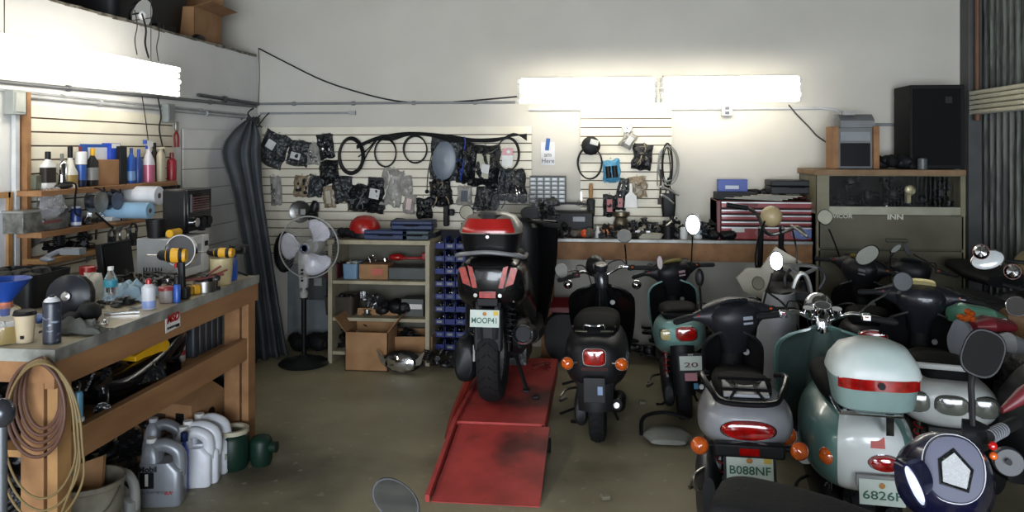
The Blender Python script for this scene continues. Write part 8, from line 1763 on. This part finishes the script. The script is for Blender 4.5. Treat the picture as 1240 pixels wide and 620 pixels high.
m = MB(); dd_ = (b-a).normalized()
for i in range(7): q = a+dd_*(.012+i*.017); m.cyl(Wi @ q, Wi @ (q+dd_*.006), .0195)
m.out('grip_ridges', pm('8e9096', .3, .3), gp)
m = MB(); m.loft([(Wi @ PX(1165, 530, Y=2.26), (.05, 0, 0), (0, 0, .05), 2), (Wi @ PX(1182, 530, Y=2.26), (.05, 0, 0), (0, 0, .045), 2.3), (Wi @ PX(1198, 530, Y=2.28), (.03, 0, 0), (0, 0, .03), 2)]); m.out('switch_housing', BLK, r)
m = MB(); m.ball(Wi @ PX(1202, 540, Y=2.2), .012, 10); sw = m.out('switch', REDL, r); m = MB(); m.ball(Wi @ PX(1203, 552, Y=2.2), .011, 10); m.out('switch', ORL, r)
m = MB(); m.lathe([(0, .004), (.035, .004), (.038, 0), (.038, -.02)], Wi @ PX(1222, 560, Y=2.3), R3 @ V((-.2, -1, .1)), 24); hn = m.out('horn', pm('3c3d40', .5), r); m = MB(); m.cyl(Wi @ PX(1222, 560, Y=2.3), Wi @ PX(1222, 560, Y=2.28), .008); m.out('horn_screw', BLK, hn)
base = Wi @ PX(1178, 524, Y=2.24); c2 = Wi @ PX(1190, 428, Y=2.25)
mirror(r, base, Wi @ PX(1176, 462, Y=2.25), c2, .052, .066, R3 @ V((-.15, -1, .1)), roll=-.35, e=2.6, sr=.008, glass=pm('0d0d0c', .65, spec=.1))
m = MB(); m.loft([(Wi @ (c+V((0.02, .10, -.12))), (.07, 0, 0), (0, .07, 0), 2.3), (Wi @ (c+V((.0, .14, -.40))), (.09, 0, 0), (0, .08, 0), 2.4)]); m.out('steering_neck', bluem, r)

# ---- N: scooter at the photographer's feet, only its mirror is seen
lc = V((-.30, 1.12, 0))
r = scooter('scooter', 'scooter below the frame whose grey oval mirror rises at the bottom edge', lc, .02, .88, body=blk_satin, inner=blk_satin, shield=blk_satin, hz=.98,
    mirrors=[dict(side=-1, u=479, v=606, Y=1.5, rx=33, rz=21, roll=-.6, e=2.1, f=(.1, -1, .42), rim=pm('303133', .4)), ])

# grey pole at the left photo edge
p = PX(2, 500, Y=2.0); r = thing('floor_stand', 'grey pole with a round dark knob cut by the left photo edge', 'stand', (p.x, p.y, 0))
m = MB(); m.cyl((0, 0, .02), (0, 0, p.z-.02), .014); m.out('pole', pm('6d7074', .35, .6), r)
m = MB(); m.lathe([(0, 0), (.14, 0), (.14, .015), (.03, .03), (0, .03)], n=28); m.out('base', BLK, r)
m = MB(); m.ball((0, 0, p.z), (.035, .035, .04)); m.out('knob', pm('4b4d52', .25, .6), r)
# ============================================================ LIGHT + CAMERA
wd = bpy.data.worlds.new('world'); bpy.context.scene.world = wd; wd.use_nodes = True
bg = wd.node_tree.nodes['Background']; bg.inputs[0].default_value = (.72, .82, 1, 1); bg.inputs[1].default_value = .8
def area(name, loc, rot, sx, sy, power, col):
    l = bpy.data.lights.new(name, 'AREA'); l.shape = 'RECTANGLE'; l.size = sx; l.size_y = sy; l.energy = power; l.color = col
    o = bpy.data.objects.new(name, l); COL.objects.link(o); o.location = loc; o.rotation_euler = rot; return o
area('daylight_door', (.2, YF-.12, 1.35), (math.radians(90), 0, 0), 4.8, 2.4, 620, (.84, .91, 1))
cam = bpy.data.cameras.new('camera'); co = bpy.data.objects.new('camera', cam); COL.objects.link(co)
co.location = (0, 0, CAM_H); co.rotation_euler = (PI/2, 0, YAW)
cam.sensor_width = 36; cam.lens = F_PX/1240*36; cam.shift_y = (HOR-310)/1240; cam.clip_start = .05
sc = bpy.context.scene; sc.camera = co
sc.view_settings.view_transform = 'Standard'; sc.view_settings.look = 'None'; sc.view_settings.gamma = 1; sc.view_settings.use_curve_mapping = False
sc.view_settings.exposure = 0.0
